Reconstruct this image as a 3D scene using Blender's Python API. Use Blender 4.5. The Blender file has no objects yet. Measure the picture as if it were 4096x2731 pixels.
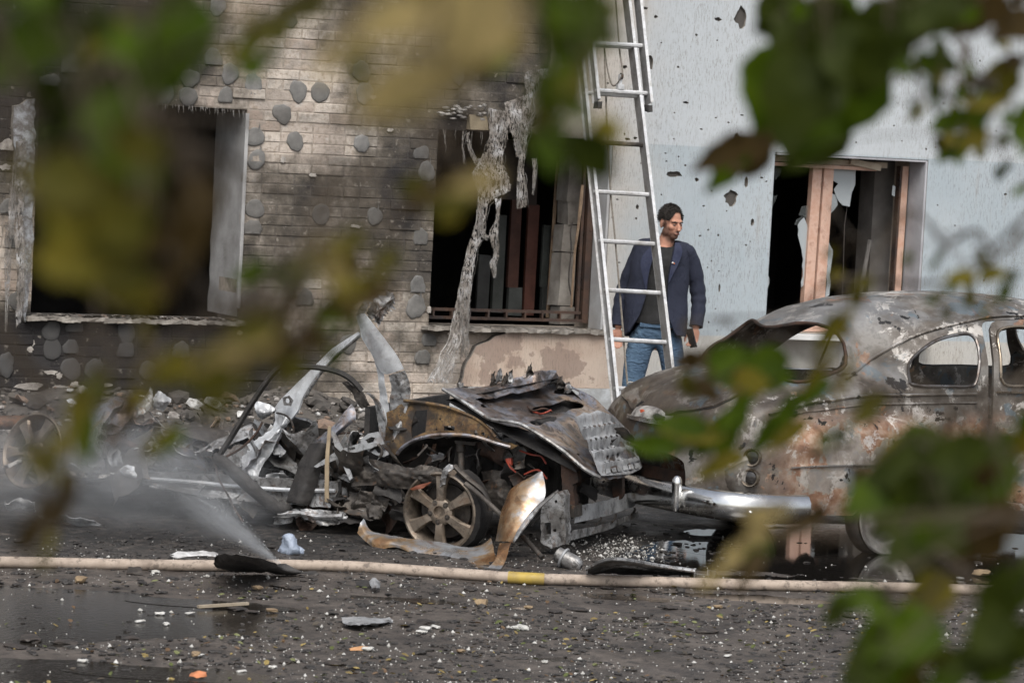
import bpy, bmesh, math, random
from mathutils import Vector, Matrix, noise, Quaternion
from mathutils.geometry import delaunay_2d_cdt

# ------------------------------------------------------------------ camera, sky, sun, exposure
SC = bpy.context.scene
COL = SC.collection
PW, PH = 4096.0, 2731.0
FPX = 13000.0
YAW = math.radians(26)
YHOR = 550.0
ROLL = 0.052
CAMH = 2.2
YW = 22.3                       # plane of the brick face
YP = YW - 0.07                  # plane of the plaster face
PITCH = math.atan((PH / 2 - YHOR) / FPX)
R0 = Vector((math.cos(YAW), -math.sin(YAW), 0))
F0 = Vector((math.sin(YAW), math.cos(YAW), 0))
ZZ = Vector((0, 0, 1))
FW = F0 * math.cos(PITCH) - ZZ * math.sin(PITCH)
UP0 = F0 * math.sin(PITCH) + ZZ * math.cos(PITCH)
RT = R0 * math.cos(ROLL) + UP0 * math.sin(ROLL)
UPV = UP0 * math.cos(ROLL) - R0 * math.sin(ROLL)
CAM = Vector((0, 0, CAMH))

cam_d = bpy.data.cameras.new('camera')
cam = bpy.data.objects.new('camera', cam_d)
COL.objects.link(cam)
m3 = Matrix((RT, UPV, -FW)).transposed()
cam.matrix_world = Matrix.Translation(CAM) @ m3.to_4x4()
cam_d.sensor_width = 36
cam_d.lens = 36 * FPX / PW
cam_d.clip_start = 0.05
cam_d.clip_end = 2000
cam_d.dof.use_dof = True
cam_d.dof.focus_distance = 18.8
cam_d.dof.aperture_fstop = 7.2
cam_d.dof.aperture_blades = 7
SC.camera = cam

SUN_EL, SUN_AZ = math.radians(52), math.radians(205)     # azimuth measured from +Y clockwise
w = bpy.data.worlds.new('World')
SC.world = w
w.use_nodes = True
nt = w.node_tree
nt.nodes.clear()
wo = nt.nodes.new('ShaderNodeOutputWorld')
bg = nt.nodes.new('ShaderNodeBackground')
sky = nt.nodes.new('ShaderNodeTexSky')
sky.sky_type = 'NISHITA'
sky.sun_disc = False
sky.sun_elevation = SUN_EL
sky.sun_rotation = SUN_AZ
sky.air_density = 1.0
sky.dust_density = 4.0
sky.ozone_density = 1.0
hsv = nt.nodes.new('ShaderNodeHueSaturation')
hsv.inputs['Saturation'].default_value = 0.42            # overcast: the cloud cover greys the sky
nt.links.new(sky.outputs[0], hsv.inputs['Color'])
nt.links.new(hsv.outputs[0], bg.inputs['Color'])
bg.inputs['Strength'].default_value = 0.11
nt.links.new(bg.outputs[0], wo.inputs['Surface'])
sd = bpy.data.lights.new('sun', 'SUN')
sd.energy = 1.3
sd.angle = math.radians(35)
sd.color = (1.0, 0.96, 0.9)
sun = bpy.data.objects.new('sun', sd)
COL.objects.link(sun)
sdir = Vector((math.sin(SUN_AZ) * math.cos(SUN_EL), math.cos(SUN_AZ) * math.cos(SUN_EL), math.sin(SUN_EL)))
sun.rotation_euler = sdir.to_track_quat('Z', 'Y').to_euler()
sun.location = (0, 0, 30)
SC.view_settings.view_transform = 'Standard'
SC.view_settings.look = 'None'
SC.view_settings.gamma = 1
SC.view_settings.exposure = 0.80
SC.render.film_transparent = False
SC.cycles.max_bounces = 8
SC.cycles.transparent_max_bounces = 16
SC.cycles.volume_bounces = 0
SC.cycles.sample_clamp_indirect = 6

# ------------------------------------------------------------------ pixels to places
def ray(x, y):
    return FW + RT * ((x - PW / 2) / FPX) - UPV * ((y - PH / 2) / FPX)
def gnd(x, y, z=0.0):
    d = ray(x, y); return CAM + d * ((z - CAMH) / d.z)
def wal(x, y, yw=YW):
    d = ray(x, y); return CAM + d * (yw / d.y)
def dep(x, y, D):
    return CAM + ray(x, y) * D
def onplane(x, y, p0, n):
    d = ray(x, y); return CAM + d * ((p0 - CAM).dot(n) / d.dot(n))
def prj(p):
    d = Vector(p) - CAM; z = d.dot(FW)
    return PW / 2 + FPX * d.dot(RT) / z, PH / 2 - FPX * d.dot(UPV) / z

RND = random.Random(7)
def nz(x, y=0.0, z=0.0):
    return noise.noise(Vector((x, y, z)))
def fbm(x, y, z=0.0, o=4):
    return noise.fractal(Vector((x, y, z)), 1.0, 2.0, o)

# ------------------------------------------------------------------ material graphs
class G:
    def __init__(s, name):
        s.m = bpy.data.materials.new(name); s.m.use_nodes = True
        s.t = s.m.node_tree; s.t.nodes.clear()
        s.o = s.t.nodes.new('ShaderNodeOutputMaterial')
        s.b = s.t.nodes.new('ShaderNodeBsdfPrincipled')
        s.t.links.new(s.b.outputs[0], s.o.inputs['Surface'])
        s.h = None
    def n(s, k): return s.t.nodes.new('ShaderNode' + k)
    def put(s, sock, v):
        if isinstance(v, bpy.types.NodeSocket): s.t.links.new(v, sock)
        elif isinstance(v, (tuple, list)) and sock.type == 'RGBA': sock.default_value = tuple(v[:3]) + (1,)
        else: sock.default_value = v
    def set(s, **k):
        names = dict(col='Base Color', rough='Roughness', metal='Metallic', alpha='Alpha', spec='Specular IOR Level',
                     trans='Transmission Weight', ior='IOR', coat='Coat Weight', emis='Emission Color', estr='Emission Strength', sss='Subsurface Weight')
        for a, v in k.items(): s.put(s.b.inputs[names[a]], v)
        return s
    def pos(s): return s.n('NewGeometry').outputs['Position']
    def obj(s): return s.n('TexCoord').outputs['Object']
    def island(s):
        a = s.n('NewGeometry').outputs['Random Per Island']; b = s.n('ObjectInfo').outputs['Random']
        return s.mt('FRACT', s.mt('ADD', a, b))
    def mp(s, v, sc=(1, 1, 1), loc=(0, 0, 0), rot=(0, 0, 0)):
        q = s.n('Mapping'); s.put(q.inputs['Vector'], v); q.inputs['Scale'].default_value = sc
        q.inputs['Location'].default_value = loc; q.inputs['Rotation'].default_value = rot; return q.outputs[0]
    def noise(s, sc, de=5, ro=.55, v=None, di=0.0):
        q = s.n('TexNoise'); q.inputs['Scale'].default_value = sc; q.inputs['Detail'].default_value = de
        q.inputs['Roughness'].default_value = ro; q.inputs['Distortion'].default_value = di
        s.put(q.inputs['Vector'], v if v is not None else s.pos()); return q.outputs['Fac']
    def voro(s, sc, v=None, f='DISTANCE_TO_EDGE'):
        q = s.n('TexVoronoi'); q.feature = f; q.inputs['Scale'].default_value = sc
        s.put(q.inputs['Vector'], v if v is not None else s.pos()); return q.outputs[0]
    def wave(s, sc, v=None, di=0, prof='SIN', d='X'):
        q = s.n('TexWave'); q.bands_direction = d; q.wave_profile = prof; q.inputs['Scale'].default_value = sc; q.inputs['Distortion'].default_value = di
        s.put(q.inputs['Vector'], v if v is not None else s.pos()); return q.outputs['Fac']
    def ramp(s, f, st, ip='LINEAR'):
        q = s.n('ValToRGB'); q.color_ramp.interpolation = ip; e = q.color_ramp.elements
        while len(e) < len(st): e.new(0.5)
        for i, (p, c) in enumerate(st):
            e[i].position = p
            e[i].color = (c, c, c, 1) if not isinstance(c, (tuple, list)) else tuple(c[:3]) + (1,)
        s.put(q.inputs[0], f); return q.outputs[0]
    def step(s, f, a, b):
        q = s.n('MapRange'); q.interpolation_type = 'SMOOTHSTEP'; q.clamp = True
        s.put(q.inputs['Value'], f); q.inputs['From Min'].default_value = min(a, b); q.inputs['From Max'].default_value = max(a, b)
        q.inputs['To Min'].default_value = 0.0 if a < b else 1.0; q.inputs['To Max'].default_value = 1.0 if a < b else 0.0
        return q.outputs['Result']
    def mt(s, op, a, b=0.0, c=0.0, clamp=False):
        q = s.n('Math'); q.operation = op; q.use_clamp = clamp
        s.put(q.inputs[0], a); s.put(q.inputs[1], b); s.put(q.inputs[2], c); return q.outputs[0]
    def mx(s, f, a, b, bl='MIX'):
        q = s.n('Mix'); q.data_type = 'RGBA'; q.blend_type = bl
        s.put(q.inputs[0], f); s.put(q.inputs[6], a); s.put(q.inputs[7], b); return q.outputs[2]
    def xyz(s, v):
        q = s.n('SeparateXYZ'); s.put(q.inputs[0], v); return q.outputs
    def blob(s, v, c, r, soft=.6):
        """1 inside an ellipsoid at c with radii r, falling to 0"""
        q = s.mp(v, tuple(1 / a for a in r), tuple(-b / a for a, b in zip(r, c)))
        l = s.n('VectorMath'); l.operation = 'LENGTH'; s.put(l.inputs[0], q)
        return s.step(l.outputs['Value'], 1 + soft, 1 - soft)
    def bump(s, h, st=.3, di=.01):
        q = s.n('Bump'); q.inputs['Strength'].default_value = st; q.inputs['Distance'].default_value = di
        s.put(q.inputs['Height'], h)
        if s.h is not None: s.t.links.new(s.h, q.inputs['Normal'])
        s.h = q.outputs[0]; s.t.links.new(s.h, s.b.inputs['Normal']); return s

MATS = {}
def simple(name, c1, c2=None, rough=.7, metal=0.0, sc=8, bump=0.0, bsc=60, space='pos', c3=None):
    g = G(name); v = g.pos() if space == 'pos' else g.obj()
    c2 = c2 or tuple(x * .7 for x in c1)
    n = g.noise(sc, 6, .6, v)
    st = [(.35, c1), (.65, c2)] if c3 is None else [(.3, c1), (.5, c2), (.68, c3)]
    g.set(col=g.ramp(n, st), rough=g.ramp(g.noise(sc * 2.3, 4, .6, v), [(.3, max(.02, rough - .12)), (.7, min(1, rough + .12))]), metal=metal)
    if bump: g.bump(g.noise(bsc, 6, .6, v), bump, .01)
    MATS[name] = g.m
    return g.m

# ------------------------------------------------------------------ mesh building
class MB:
    def __init__(s): s.v = []; s.f = []; s.mi = []
    def add(s, vs, fs, mi=0):
        o = len(s.v); s.v += [tuple(p) for p in vs]; s.f += [tuple(i + o for i in f) for f in fs]; s.mi += [mi] * len(fs); return s
    def box(s, c, sz, rot=None, mi=0, jit=0.0, rnd=RND):
        c = Vector(c); h = Vector(sz) / 2; vs = []
        for k in range(8):
            p = Vector((h.x if k & 1 else -h.x, h.y if k & 2 else -h.y, h.z if k & 4 else -h.z))
            if jit: p += Vector((rnd.uniform(-jit, jit), rnd.uniform(-jit, jit), rnd.uniform(-jit, jit)))
            if rot is not None: p = rot @ p
            vs.append(c + p)
        return s.add(vs, [(0, 2, 3, 1), (4, 5, 7, 6), (0, 1, 5, 4), (2, 6, 7, 3), (0, 4, 6, 2), (1, 3, 7, 5)], mi)
    def bar(s, a, b, w, h, up=ZZ, mi=0):
        a = Vector(a); b = Vector(b); d = (b - a); L = d.length; d.normalize()
        x = d.cross(Vector(up)).normalized(); z = x.cross(d)
        rot = Matrix((d, x, z)).transposed()
        return s.box((a + b) / 2, (L, w, h), rot, mi)
    def tube(s, pts, r, n=8, cap=True, mi=0, flat=1.0, up=None):
        pts = [Vector(p) for p in pts]; m = len(pts)
        rr = r if isinstance(r, (list, tuple)) else [r] * m
        vs = []; fs = []; prev = None
        for i, p in enumerate(pts):
            t = (pts[min(i + 1, m - 1)] - pts[max(i - 1, 0)])
            if t.length < 1e-9: t = Vector((1, 0, 0))
            t.normalize()
            ref = prev if prev is not None else (Vector(up) if up is not None else (ZZ if abs(t.z) < .9 else Vector((1, 0, 0))))
            x = (ref - t * ref.dot(t))
            if x.length < 1e-6: x = t.orthogonal()
            x.normalize(); y = t.cross(x); prev = x
            for k in range(n):
                a = 2 * math.pi * k / n
                vs.append(p + x * math.cos(a) * rr[i] * flat + y * math.sin(a) * rr[i])
        for i in range(m - 1):
            for k in range(n):
                k2 = (k + 1) % n
                fs.append((i * n + k, i * n + k2, (i + 1) * n + k2, (i + 1) * n + k))
        if cap: fs += [tuple(range(n - 1, -1, -1)), tuple((m - 1) * n + k for k in range(n))]
        return s.add(vs, fs, mi)
    def lathe(s, prof, n=32, M4=None, mi=0, closed=False):
        """prof: (radius, height) along local Z"""
        vs = []; fs = []
        for (r, z) in prof:
            for k in range(n):
                a = 2 * math.pi * k / n; p = Vector((r * math.cos(a), r * math.sin(a), z))
                vs.append(M4 @ p if M4 else p)
        m = len(prof)
        for i in range(m if closed else m - 1):
            j = (i + 1) % m
            for k in range(n):
                k2 = (k + 1) % n; fs.append((i * n + k, i * n + k2, j * n + k2, j * n + k))
        return s.add(vs, fs, mi)
    def mesh(s, name='mesh', smooth=40, mats=()):
        me = bpy.data.meshes.new(name); me.from_pydata(s.v, [], s.f); me.validate(verbose=False)
        for m in mats: me.materials.append(m)
        if len(mats) > 1 and len(me.polygons) == len(s.mi): me.polygons.foreach_set('material_index', s.mi)
        b = bmesh.new(); b.from_mesh(me); bmesh.ops.recalc_face_normals(b, faces=b.faces); b.to_mesh(me); b.free()
        if smooth:
            me.shade_smooth(); me.set_sharp_from_angle(angle=math.radians(smooth))
        me.update(); return me

def tag(o, label=None, cat=None, group=None, kind=None):
    if label: o['label'] = label
    if cat: o['category'] = cat
    if group: o['group'] = group
    if kind: o['kind'] = kind
    return o
def ob(name, mb, mat, parent=None, label=None, cat=None, group=None, kind=None, smooth=40):
    mats = mat if isinstance(mat, (list, tuple)) else (mat,)
    me = mb.mesh(name, smooth, mats) if isinstance(mb, MB) else mb
    if not isinstance(mb, MB) and not me.materials:
        for m in mats: me.materials.append(m)
    o = bpy.data.objects.new(name, me); COL.objects.link(o)
    if parent is not None:
        o.parent = parent; o.matrix_parent_inverse = parent.matrix_world.inverted()
    return tag(o, label, cat, group, kind)
def empty(name, loc, label=None, cat=None, group=None, kind=None):
    o = bpy.data.objects.new(name, None); COL.objects.link(o); o.empty_display_size = .1
    o.location = loc; o.matrix_world = Matrix.Translation(Vector(loc)); return tag(o, label, cat, group, kind)

def pip(x, y, poly):
    c = False; j = len(poly) - 1
    for i in range(len(poly)):
        xi, yi = poly[i]; xj, yj = poly[j]
        if (yi > y) != (yj > y) and x < (xj - xi) * (y - yi) / (yj - yi + 1e-12) + xi: c = not c
        j = i
    return c
def plate(outline, holes, mapf, th, sp=None, mb=None, mi=0, mi_side=None):
    """flat outline with holes, triangulated, mapped by mapf(u, v, d) for d=0 (front) and d=th (back), with rims"""
    loops = [list(outline)] + [list(h) for h in holes]
    P = []; E = []
    for lp in loops:
        o = len(P); P += [Vector(p) for p in lp]; E += [(o + i, o + (i + 1) % len(lp)) for i in range(len(lp))]
    if sp:
        x0 = min(p[0] for p in outline); x1 = max(p[0] for p in outline); y0 = min(p[1] for p in outline); y1 = max(p[1] for p in outline)
        nx = max(1, int((x1 - x0) / sp)); ny = max(1, int((y1 - y0) / sp)); rr = random.Random(3)
        for i in range(1, nx):
            for j in range(1, ny):
                q = (x0 + (x1 - x0) * (i + rr.uniform(-.15, .15)) / nx, y0 + (y1 - y0) * (j + (.5 if i % 2 else 0) + rr.uniform(-.15, .15)) / ny)
                if pip(q[0], q[1], outline) and not any(pip(q[0], q[1], h) for h in holes): P.append(Vector(q))
    vs, es, fs, *_ = delaunay_2d_cdt(P, E, [], 0, 1e-6)
    tri = []
    for f in fs:
        cx = sum(vs[i].x for i in f) / len(f); cy = sum(vs[i].y for i in f) / len(f)
        if pip(cx, cy, outline) and not any(pip(cx, cy, h) for h in holes): tri.append(tuple(f))
    mb = mb or MB(); n = len(vs)
    A = [mapf(p.x, p.y, 0.0) for p in vs]; B = [mapf(p.x, p.y, th) for p in vs]
    ec = {}
    for f in tri:
        for i in range(len(f)):
            a, b = f[i], f[(i + 1) % len(f)]; ec.setdefault((min(a, b), max(a, b)), []).append((a, b))
    rim = [v[0] for v in ec.values() if len(v) == 1]
    o = len(mb.v); mb.v += [tuple(p) for p in A] + [tuple(p) for p in B]
    ff = [tuple(i + o for i in f) for f in tri] + [tuple(i + o + n for i in reversed(f)) for f in tri]
    rf = [(b + o, a + o, a + o + n, b + o + n) for a, b in rim]
    mb.f += ff + rf; mb.mi += [mi] * len(ff) + [mi if mi_side is None else mi_side] * len(rf)
    return mb
def blobpoly(cx, cy, rx, ry, n=9, j=.3, rnd=RND, rot=0.0):
    out = []
    for k in range(n):
        a = 2 * math.pi * k / n; r = 1 + rnd.uniform(-j, j); x = rx * r * math.cos(a); y = ry * r * math.sin(a)
        out.append((cx + x * math.cos(rot) - y * math.sin(rot), cy + x * math.sin(rot) + y * math.cos(rot)))
    return out
def ragged(pts, amp, step, seed=0, closed=True):
    """subdivide a polyline and jitter the new points"""
    rr = random.Random(seed); out = []; n = len(pts)
    for i in range(n if closed else n - 1):
        a = Vector(pts[i]); b = Vector(pts[(i + 1) % n]); L = (b - a).length; k = max(1, int(L / step))
        nn = Vector((-(b - a).y, (b - a).x)); nn = nn / max(1e-9, nn.length)
        for q in range(k):
            p = a.lerp(b, q / k)
            if q: p = p + nn * rr.uniform(-amp, amp)
            out.append((p.x, p.y))
    if not closed: out.append(tuple(pts[-1]))
    return out
def smoothpath(pts, k=6):
    """Catmull-Rom through the points"""
    P = [Vector(p) for p in pts]; out = []
    for i in range(len(P) - 1):
        a = P[max(i - 1, 0)]; b = P[i]; c = P[i + 1]; d = P[min(i + 2, len(P) - 1)]
        for q in range(k):
            t = q / k
            out.append(.5 * ((2 * b) + (c - a) * t + (2 * a - 5 * b + 4 * c - d) * t * t + (3 * b - a - 3 * c + d) * t ** 3))
    out.append(P[-1]); return out
def sheet(rows, nu, nv, th=.002, crumple=0.0, csc=6.0, seed=0.0, rag=0.0, mb=None, mi=0, lin=False):
    """rows: list of lists of 3D points (a control net); resampled smoothly, crumpled by noise, given thickness"""
    R = [([Vector(p) for p in r]) for r in rows]
    def samp(P, t):
        m = len(P) - 1; x = t * m; i = min(int(x), m - 1); f = x - i
        if m == 1 or lin: return P[i].lerp(P[i + 1], f)
        a = P[max(i - 1, 0)]; b = P[i]; c = P[i + 1]; d = P[min(i + 2, m)]
        return .5 * ((2 * b) + (c - a) * f + (2 * a - 5 * b + 4 * c - d) * f * f + (3 * b - a - 3 * c + d) * f ** 3)
    rr = random.Random(int(seed * 97) + 5)
    grid = []
    for j in range(nv + 1):
        row = []
        for i in range(nu + 1):
            uu = i / nu; vv = j / nv
            if rag:
                if i == 0: uu += rr.uniform(0, rag)
                elif i == nu: uu -= rr.uniform(0, rag)
                if j == 0: vv += rr.uniform(0, rag)
                elif j == nv: vv -= rr.uniform(0, rag)
            row.append(samp([samp(r, uu) for r in R], vv))
        grid.append(row)
    W1 = nu + 1
    V = [p for r in grid for p in r]
    N = []
    for j in range(nv + 1):
        for i in range(nu + 1):
            a = grid[j][min(i + 1, nu)] - grid[j][max(i - 1, 0)]; b = grid[min(j + 1, nv)][i] - grid[max(j - 1, 0)][i]
            q = a.cross(b); N.append(q.normalized() if q.length > 1e-12 else ZZ.copy())
    if crumple:
        for k, p in enumerate(V):
            q = p * csc
            d = noise.noise(Vector((q.x + seed, q.y, q.z))) * 1.0 + (.5 - abs(noise.noise(Vector((q.x * 2.1, q.y * 2.1 + seed, q.z * 2.1))))) * .7 + (.3 - abs(noise.noise(Vector((q.x * 4.7 + seed, q.y * 4.7, q.z * 4.7))))) * .4
            V[k] = p + N[k] * d * crumple
    mb = mb or MB(); n = len(V)
    vs = [tuple(p) for p in V] + [tuple(p - N[k] * th) for k, p in enumerate(V)]
    fs = []
    for j in range(nv):
        for i in range(nu):
            a = j * W1 + i; fs.append((a, a + 1, a + 1 + W1, a + W1)); fs.append((a + n, a + W1 + n, a + 1 + W1 + n, a + 1 + n))
    ring = [i for i in range(W1)] + [j * W1 + nu for j in range(1, nv + 1)] + [nv * W1 + i for i in range(nu - 1, -1, -1)] + [j * W1 for j in range(nv - 1, 0, -1)]
    for k in range(len(ring)):
        a, b = ring[k], ring[(k + 1) % len(ring)]; fs.append((b, a, a + n, b + n))
    return mb.add(vs, fs, mi)
def chunk(rnd, s, sub=1, flat=1.0):
    """an irregular broken lump"""
    b = bmesh.new(); bmesh.ops.create_icosphere(b, subdivisions=sub, radius=1)
    sx, sy, sz = s * rnd.uniform(.7, 1.3), s * rnd.uniform(.6, 1.1), s * rnd.uniform(.4, .9) * flat; o = rnd.uniform(0, 99)
    mb = MB(); vs = []
    for v in b.verts:
        q = v.co; m = max(abs(q.x), abs(q.y), abs(q.z)); q = q.lerp(q / m, .55) * (1 + .45 * nz(q.x * 1.4 + o, q.y * 1.4, q.z * 1.4))
        vs.append((q.x * sx, q.y * sy, q.z * sz))
    b.verts.index_update(); mb.add(vs, [[v.index for v in f.verts] for f in b.faces]); b.free(); return mb

# ------------------------------------------------------------------ ground and puddles
PUD = [  # pixel centre, radius in metres (across, along depth), depth
    ((170, 2440), 1.15, .55, .020), ((-500, 2440), 1.2, .8, .02), ((3350, 2260), 1.1, .55, .022), ((3900, 2210), 1.5, .95, .022), ((3000, 2395), .42, .13, .014),
    ((250, 2690), .7, .28, .016), ((900, 2420), .35, .10, .010), ((1900, 2425), .3, .09, .009), ((700, 2700), .35, .12, .010), ((2560, 2395), .25, .08, .008),
    ((1620, 2400), .28, .07, .008), ((3300, 2330), .5, .15, .012), ((2200, 2640), .2, .05, .006)]
PUDW = [(gnd(*p), a, b, d) for p, a, b, d in PUD]
def gh(x, y):
    h = .010 + .007 * fbm(x * 1.3, y * 1.3, 1.0, 5) + .0055 * fbm(x * 9, y * 9, 4.0, 4)
    for c, a, b, d in PUDW:
        e = Vector((x - c.x, y - c.y, 0)); r = math.hypot(e.dot(R0) / a, e.dot(F0) / b) + .3 * nz(x * 2.5, y * 2.5, 7)
        if r < 1.3: h -= d * max(0.0, min(1.0, (1.3 - r) / .6))
    return h
def ground_mesh():
    xs = [-900, -400, -150, -60, -25, -8, 0] + [1.0 + i * .065 for i in range(int(13.5 / .065))] + [14.8, 16, 19, 25, 40, 80, 200, 500, 1000]
    ys = [-900, -300, -80, -20, 0, 6, 9] + [10.5 + i * .065 for i in range(int(8.5 / .065))] + [19.1 + .25 * i for i in range(14)] + [24, 28, 40, 80, 200, 500, 1000]
    mb = MB(); nx = len(xs)
    for y in ys:
        for x in xs:
            mb.v.append((x, y, gh(x, y) if -2 < x < 18 and 8 < y < 24 else .01))
    for j in range(len(ys) - 1):
        for i in range(nx - 1):
            a = j * nx + i; mb.f.append((a, a + 1, a + 1 + nx, a + nx)); mb.mi.append(0)
    return mb
g = G('wet_dirty_asphalt'); v = g.pos()
n1 = g.noise(.9, 7, .6, v); n2 = g.noise(14, 6, .65, v); n3 = g.noise(90, 3, .6, v); n4 = g.noise(3.2, 6, .6, v)
c = g.ramp(n4, [(.3, (.030, .0245, .021)), (.5, (.068, .0565, .048)), (.68, (.115, .097, .083))])
c = g.mx(g.step(n2, .45, .75), c, (.012, .011, .0105))
c = g.mx(g.mt('MULTIPLY', g.step(n3, .62, .72), .6), c, (.16, .15, .135))
ash = g.mt('MULTIPLY', g.blob(v, (7.4, 17.0, 0), (4.2, 1.75, 9), .3), g.step(n2, .28, .55))  # charred ground, with the shade beneath the wreck painted into it
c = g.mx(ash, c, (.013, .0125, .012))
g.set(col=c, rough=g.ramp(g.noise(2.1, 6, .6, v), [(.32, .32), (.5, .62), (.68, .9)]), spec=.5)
g.bump(n3, .8, .010); g.bump(n2, .9, .022)
GROUND_M = g.m
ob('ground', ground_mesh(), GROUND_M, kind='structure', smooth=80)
g = G('puddle_water'); v = g.pos()
g.set(col=(.022, .019, .016), rough=.10, spec=.5, ior=1.33)
g.bump(g.noise(26, 3, .5, g.mp(v, (1, 2.2, 1))), .22, .006)
PUDDLE_M = g.m
g = G('still_puddle_water'); v = g.pos(); g.set(col=(.010, .009, .008), rough=.03, spec=.55, ior=1.33); g.bump(g.noise(20, 3, .5, g.mp(v, (1, 2.2, 1))), .05, .004); PUDDLE2_M = g.m
for kp, (c, a, b, d) in enumerate(PUDW):
    mb = MB(); P = []
    for k in range(28):
        t = 2 * math.pi * k / 28; q = c + R0 * (a * 1.32 * math.cos(t)) + F0 * (b * 1.32 * math.sin(t)); P.append((q.x, q.y, .0010 + kp * .0004))
    mb.add(P, [tuple(range(28))]); ob('puddle', mb, PUDDLE_M if c.x < 8 else PUDDLE2_M, kind='structure', smooth=0)

# ------------------------------------------------------------------ building: materials
def rx(px): return px * .00206
def rz(px): return px * .00184
def pblob(g, v, px, py, ax, ay, soft=.6):
    c = wal(px, py); return g.blob(v, (c.x, YW, c.z), (rx(ax), 50, rz(ay)), soft)
def vmax(g, L):
    o = L[0]
    for q in L[1:]: o = g.mt('MAXIMUM', o, q)
    return o
def wsum(g, L): return vmax(g, [g.mt('MULTIPLY', a, k) for a, k in L])
def soot_of(g, v):
    big = wsum(g, [(pblob(g, v, 60, 150, 800, 620), 1.0), (pblob(g, v, 350, 1470, 1000, 290), 1.05), (pblob(g, v, 1830, 760, 520, 640), .80),
                   (pblob(g, v, 1150, 900, 560, 330), .60), (pblob(g, v, 1900, 60, 620, 420), .85), (pblob(g, v, 1350, 1350, 520, 260), .42), (pblob(g, v, 700, 150, 200, 300), .45)])
    f = g.mt('ADD', big, g.mt('MULTIPLY', g.mt('SUBTRACT', g.noise(2.6, 7, .62, v), .485), 1.5))
    return f
g = G('sooty_brick'); v = g.pos(); s = soot_of(g, v); isl = g.island()
base = g.ramp(isl, [(0.0, (.38, .31, .26)), (.25, (.49, .425, .36)), (.5, (.55, .49, .43)), (.75, (.43, .36, .31)), (1.0, (.58, .53, .465))])
base = g.mx(g.step(g.noise(34, 5, .6, v), .45, .75), base, (.30, .25, .20))
base = g.mx(g.step(g.noise(5, 5, .7, v), .58, .74), base, (.60, .57, .53))
resid = g.step(g.noise(3.4, 8, .66, g.mp(v, (1, 1, 1), (4, 0, 9)), .5), .50, .60)
base = g.mx(g.mt('MULTIPLY', resid, .45), base, g.ramp(g.noise(45, 6, .7, v), [(.3, (.21, .195, .175)), (.7, (.36, .345, .32))]))
col = g.mx(g.step(s, .24, .70), base, (.105, .092, .076))
col = g.mx(g.step(s, .60, .95), col, (.030, .028, .028))
ashy = g.mt('MULTIPLY', g.step(g.noise(16, 6, .65, v), .60, .68), g.step(s, .25, .5))
col = g.mx(g.mt('MULTIPLY', ashy, .5), col, (.34, .31, .27))
g.set(col=col, rough=.95, spec=.2); g.bump(g.noise(70, 6, .65, v), .6, .010); g.bump(g.noise(14, 6, .65, v), .5, .02); BRICK_M = g.m
g = G('sooty_mortar'); v = g.pos(); s = soot_of(g, v)
col = g.mx(g.step(s, .24, .7), g.ramp(g.noise(30, 5, .6, v), [(.3, (.27, .23, .19)), (.7, (.42, .37, .32))]), (.085, .075, .064))
col = g.mx(g.step(s, .6, 1.0), col, (.028, .026, .026)); g.set(col=col, rough=.95); g.bump(g.noise(60, 6, .7, v), .6, .012); MORTAR_M = g.m
g = G('cement_dab'); v = g.pos(); s = soot_of(g, v)
col = g.ramp(g.noise(20, 5, .6, v), [(.3, (.15, .15, .145)), (.7, (.24, .235, .225))])
col = g.mx(g.mt('MULTIPLY', g.n('ObjectInfo').outputs['Random'], .75), col, (.105, .098, .088))
col = g.mx(g.mt('MULTIPLY', g.step(s, .35, 1.1), .85), col, (.046, .045, .045)); g.set(col=col, rough=.92); g.bump(g.noise(110, 5, .6, v), .4, .006)
g.bump(g.wave(42, v, 1.5, 'SIN', 'Z'), .35, .006); DAB_M = g.m

g = G('scored_plaster'); v = g.pos(); X, Y_, Z = g.xyz(v)
fine = g.noise(1, 5, .72, g.mp(v, (150, 150, 24))); fine2 = g.noise(1, 4, .6, g.mp(v, (70, 70, 6)))
tone = g.mx(g.step(Z, 2.205, 2.2), (.46, .495, .52), (.36, .415, .45))
tone = g.mx(g.step(g.mt('ADD', Z, g.mt('MULTIPLY', g.noise(3, 4, .5, v), .03)), .748, .735), tone, (.45, .435, .40))
tone = g.mx(g.mt('MULTIPLY', g.step(g.noise(1.1, 5, .6, v), .4, .75), .35), tone, (.53, .56, .58))
warm = g.step(g.mt('ADD', X, g.mt('MULTIPLY', g.noise(1.7, 6, .6, v), 1.0)), 12.75, 11.7)
tone = g.mx(warm, tone, (.50, .45, .39))
dirt = g.step(g.mt('ADD', X, g.mt('MULTIPLY', g.noise(2.3, 6, .6, v), .8)), 12.0, 11.2)
dirt2 = g.mt('MULTIPLY', dirt, g.step(Z, .55, 1.9)); tone = g.mx(g.mt('MULTIPLY', dirt2, .9), tone, (.17, .14, .11))
pink = g.mt('MULTIPLY', g.step(Z, .78, .70), g.step(X, 11.95, 11.55))
tone = g.mx(pink, tone, g.ramp(g.noise(3.5, 4, .5, v), [(.35, (.44, .33, .26)), (.6, (.56, .46, .38))]))
peel = g.mt('MULTIPLY', pink, g.step(g.noise(2.6, 9, .62, g.mp(v, (1, 1, 1), (3, 0, 2))), .52, .54)); tone = g.mx(g.mt('MULTIPLY', peel, .8), tone, (.30, .225, .185))
scr = g.mt('MAXIMUM', g.step(fine, .52, .64), g.mt('MULTIPLY', g.step(fine2, .60, .68), .7))
scr = g.mt('MULTIPLY', scr, g.step(g.noise(.9, 4, .6, v), .25, .62))
tone = g.mx(g.mt('MULTIPLY', scr, .62), tone, (.15, .125, .10))
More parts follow.
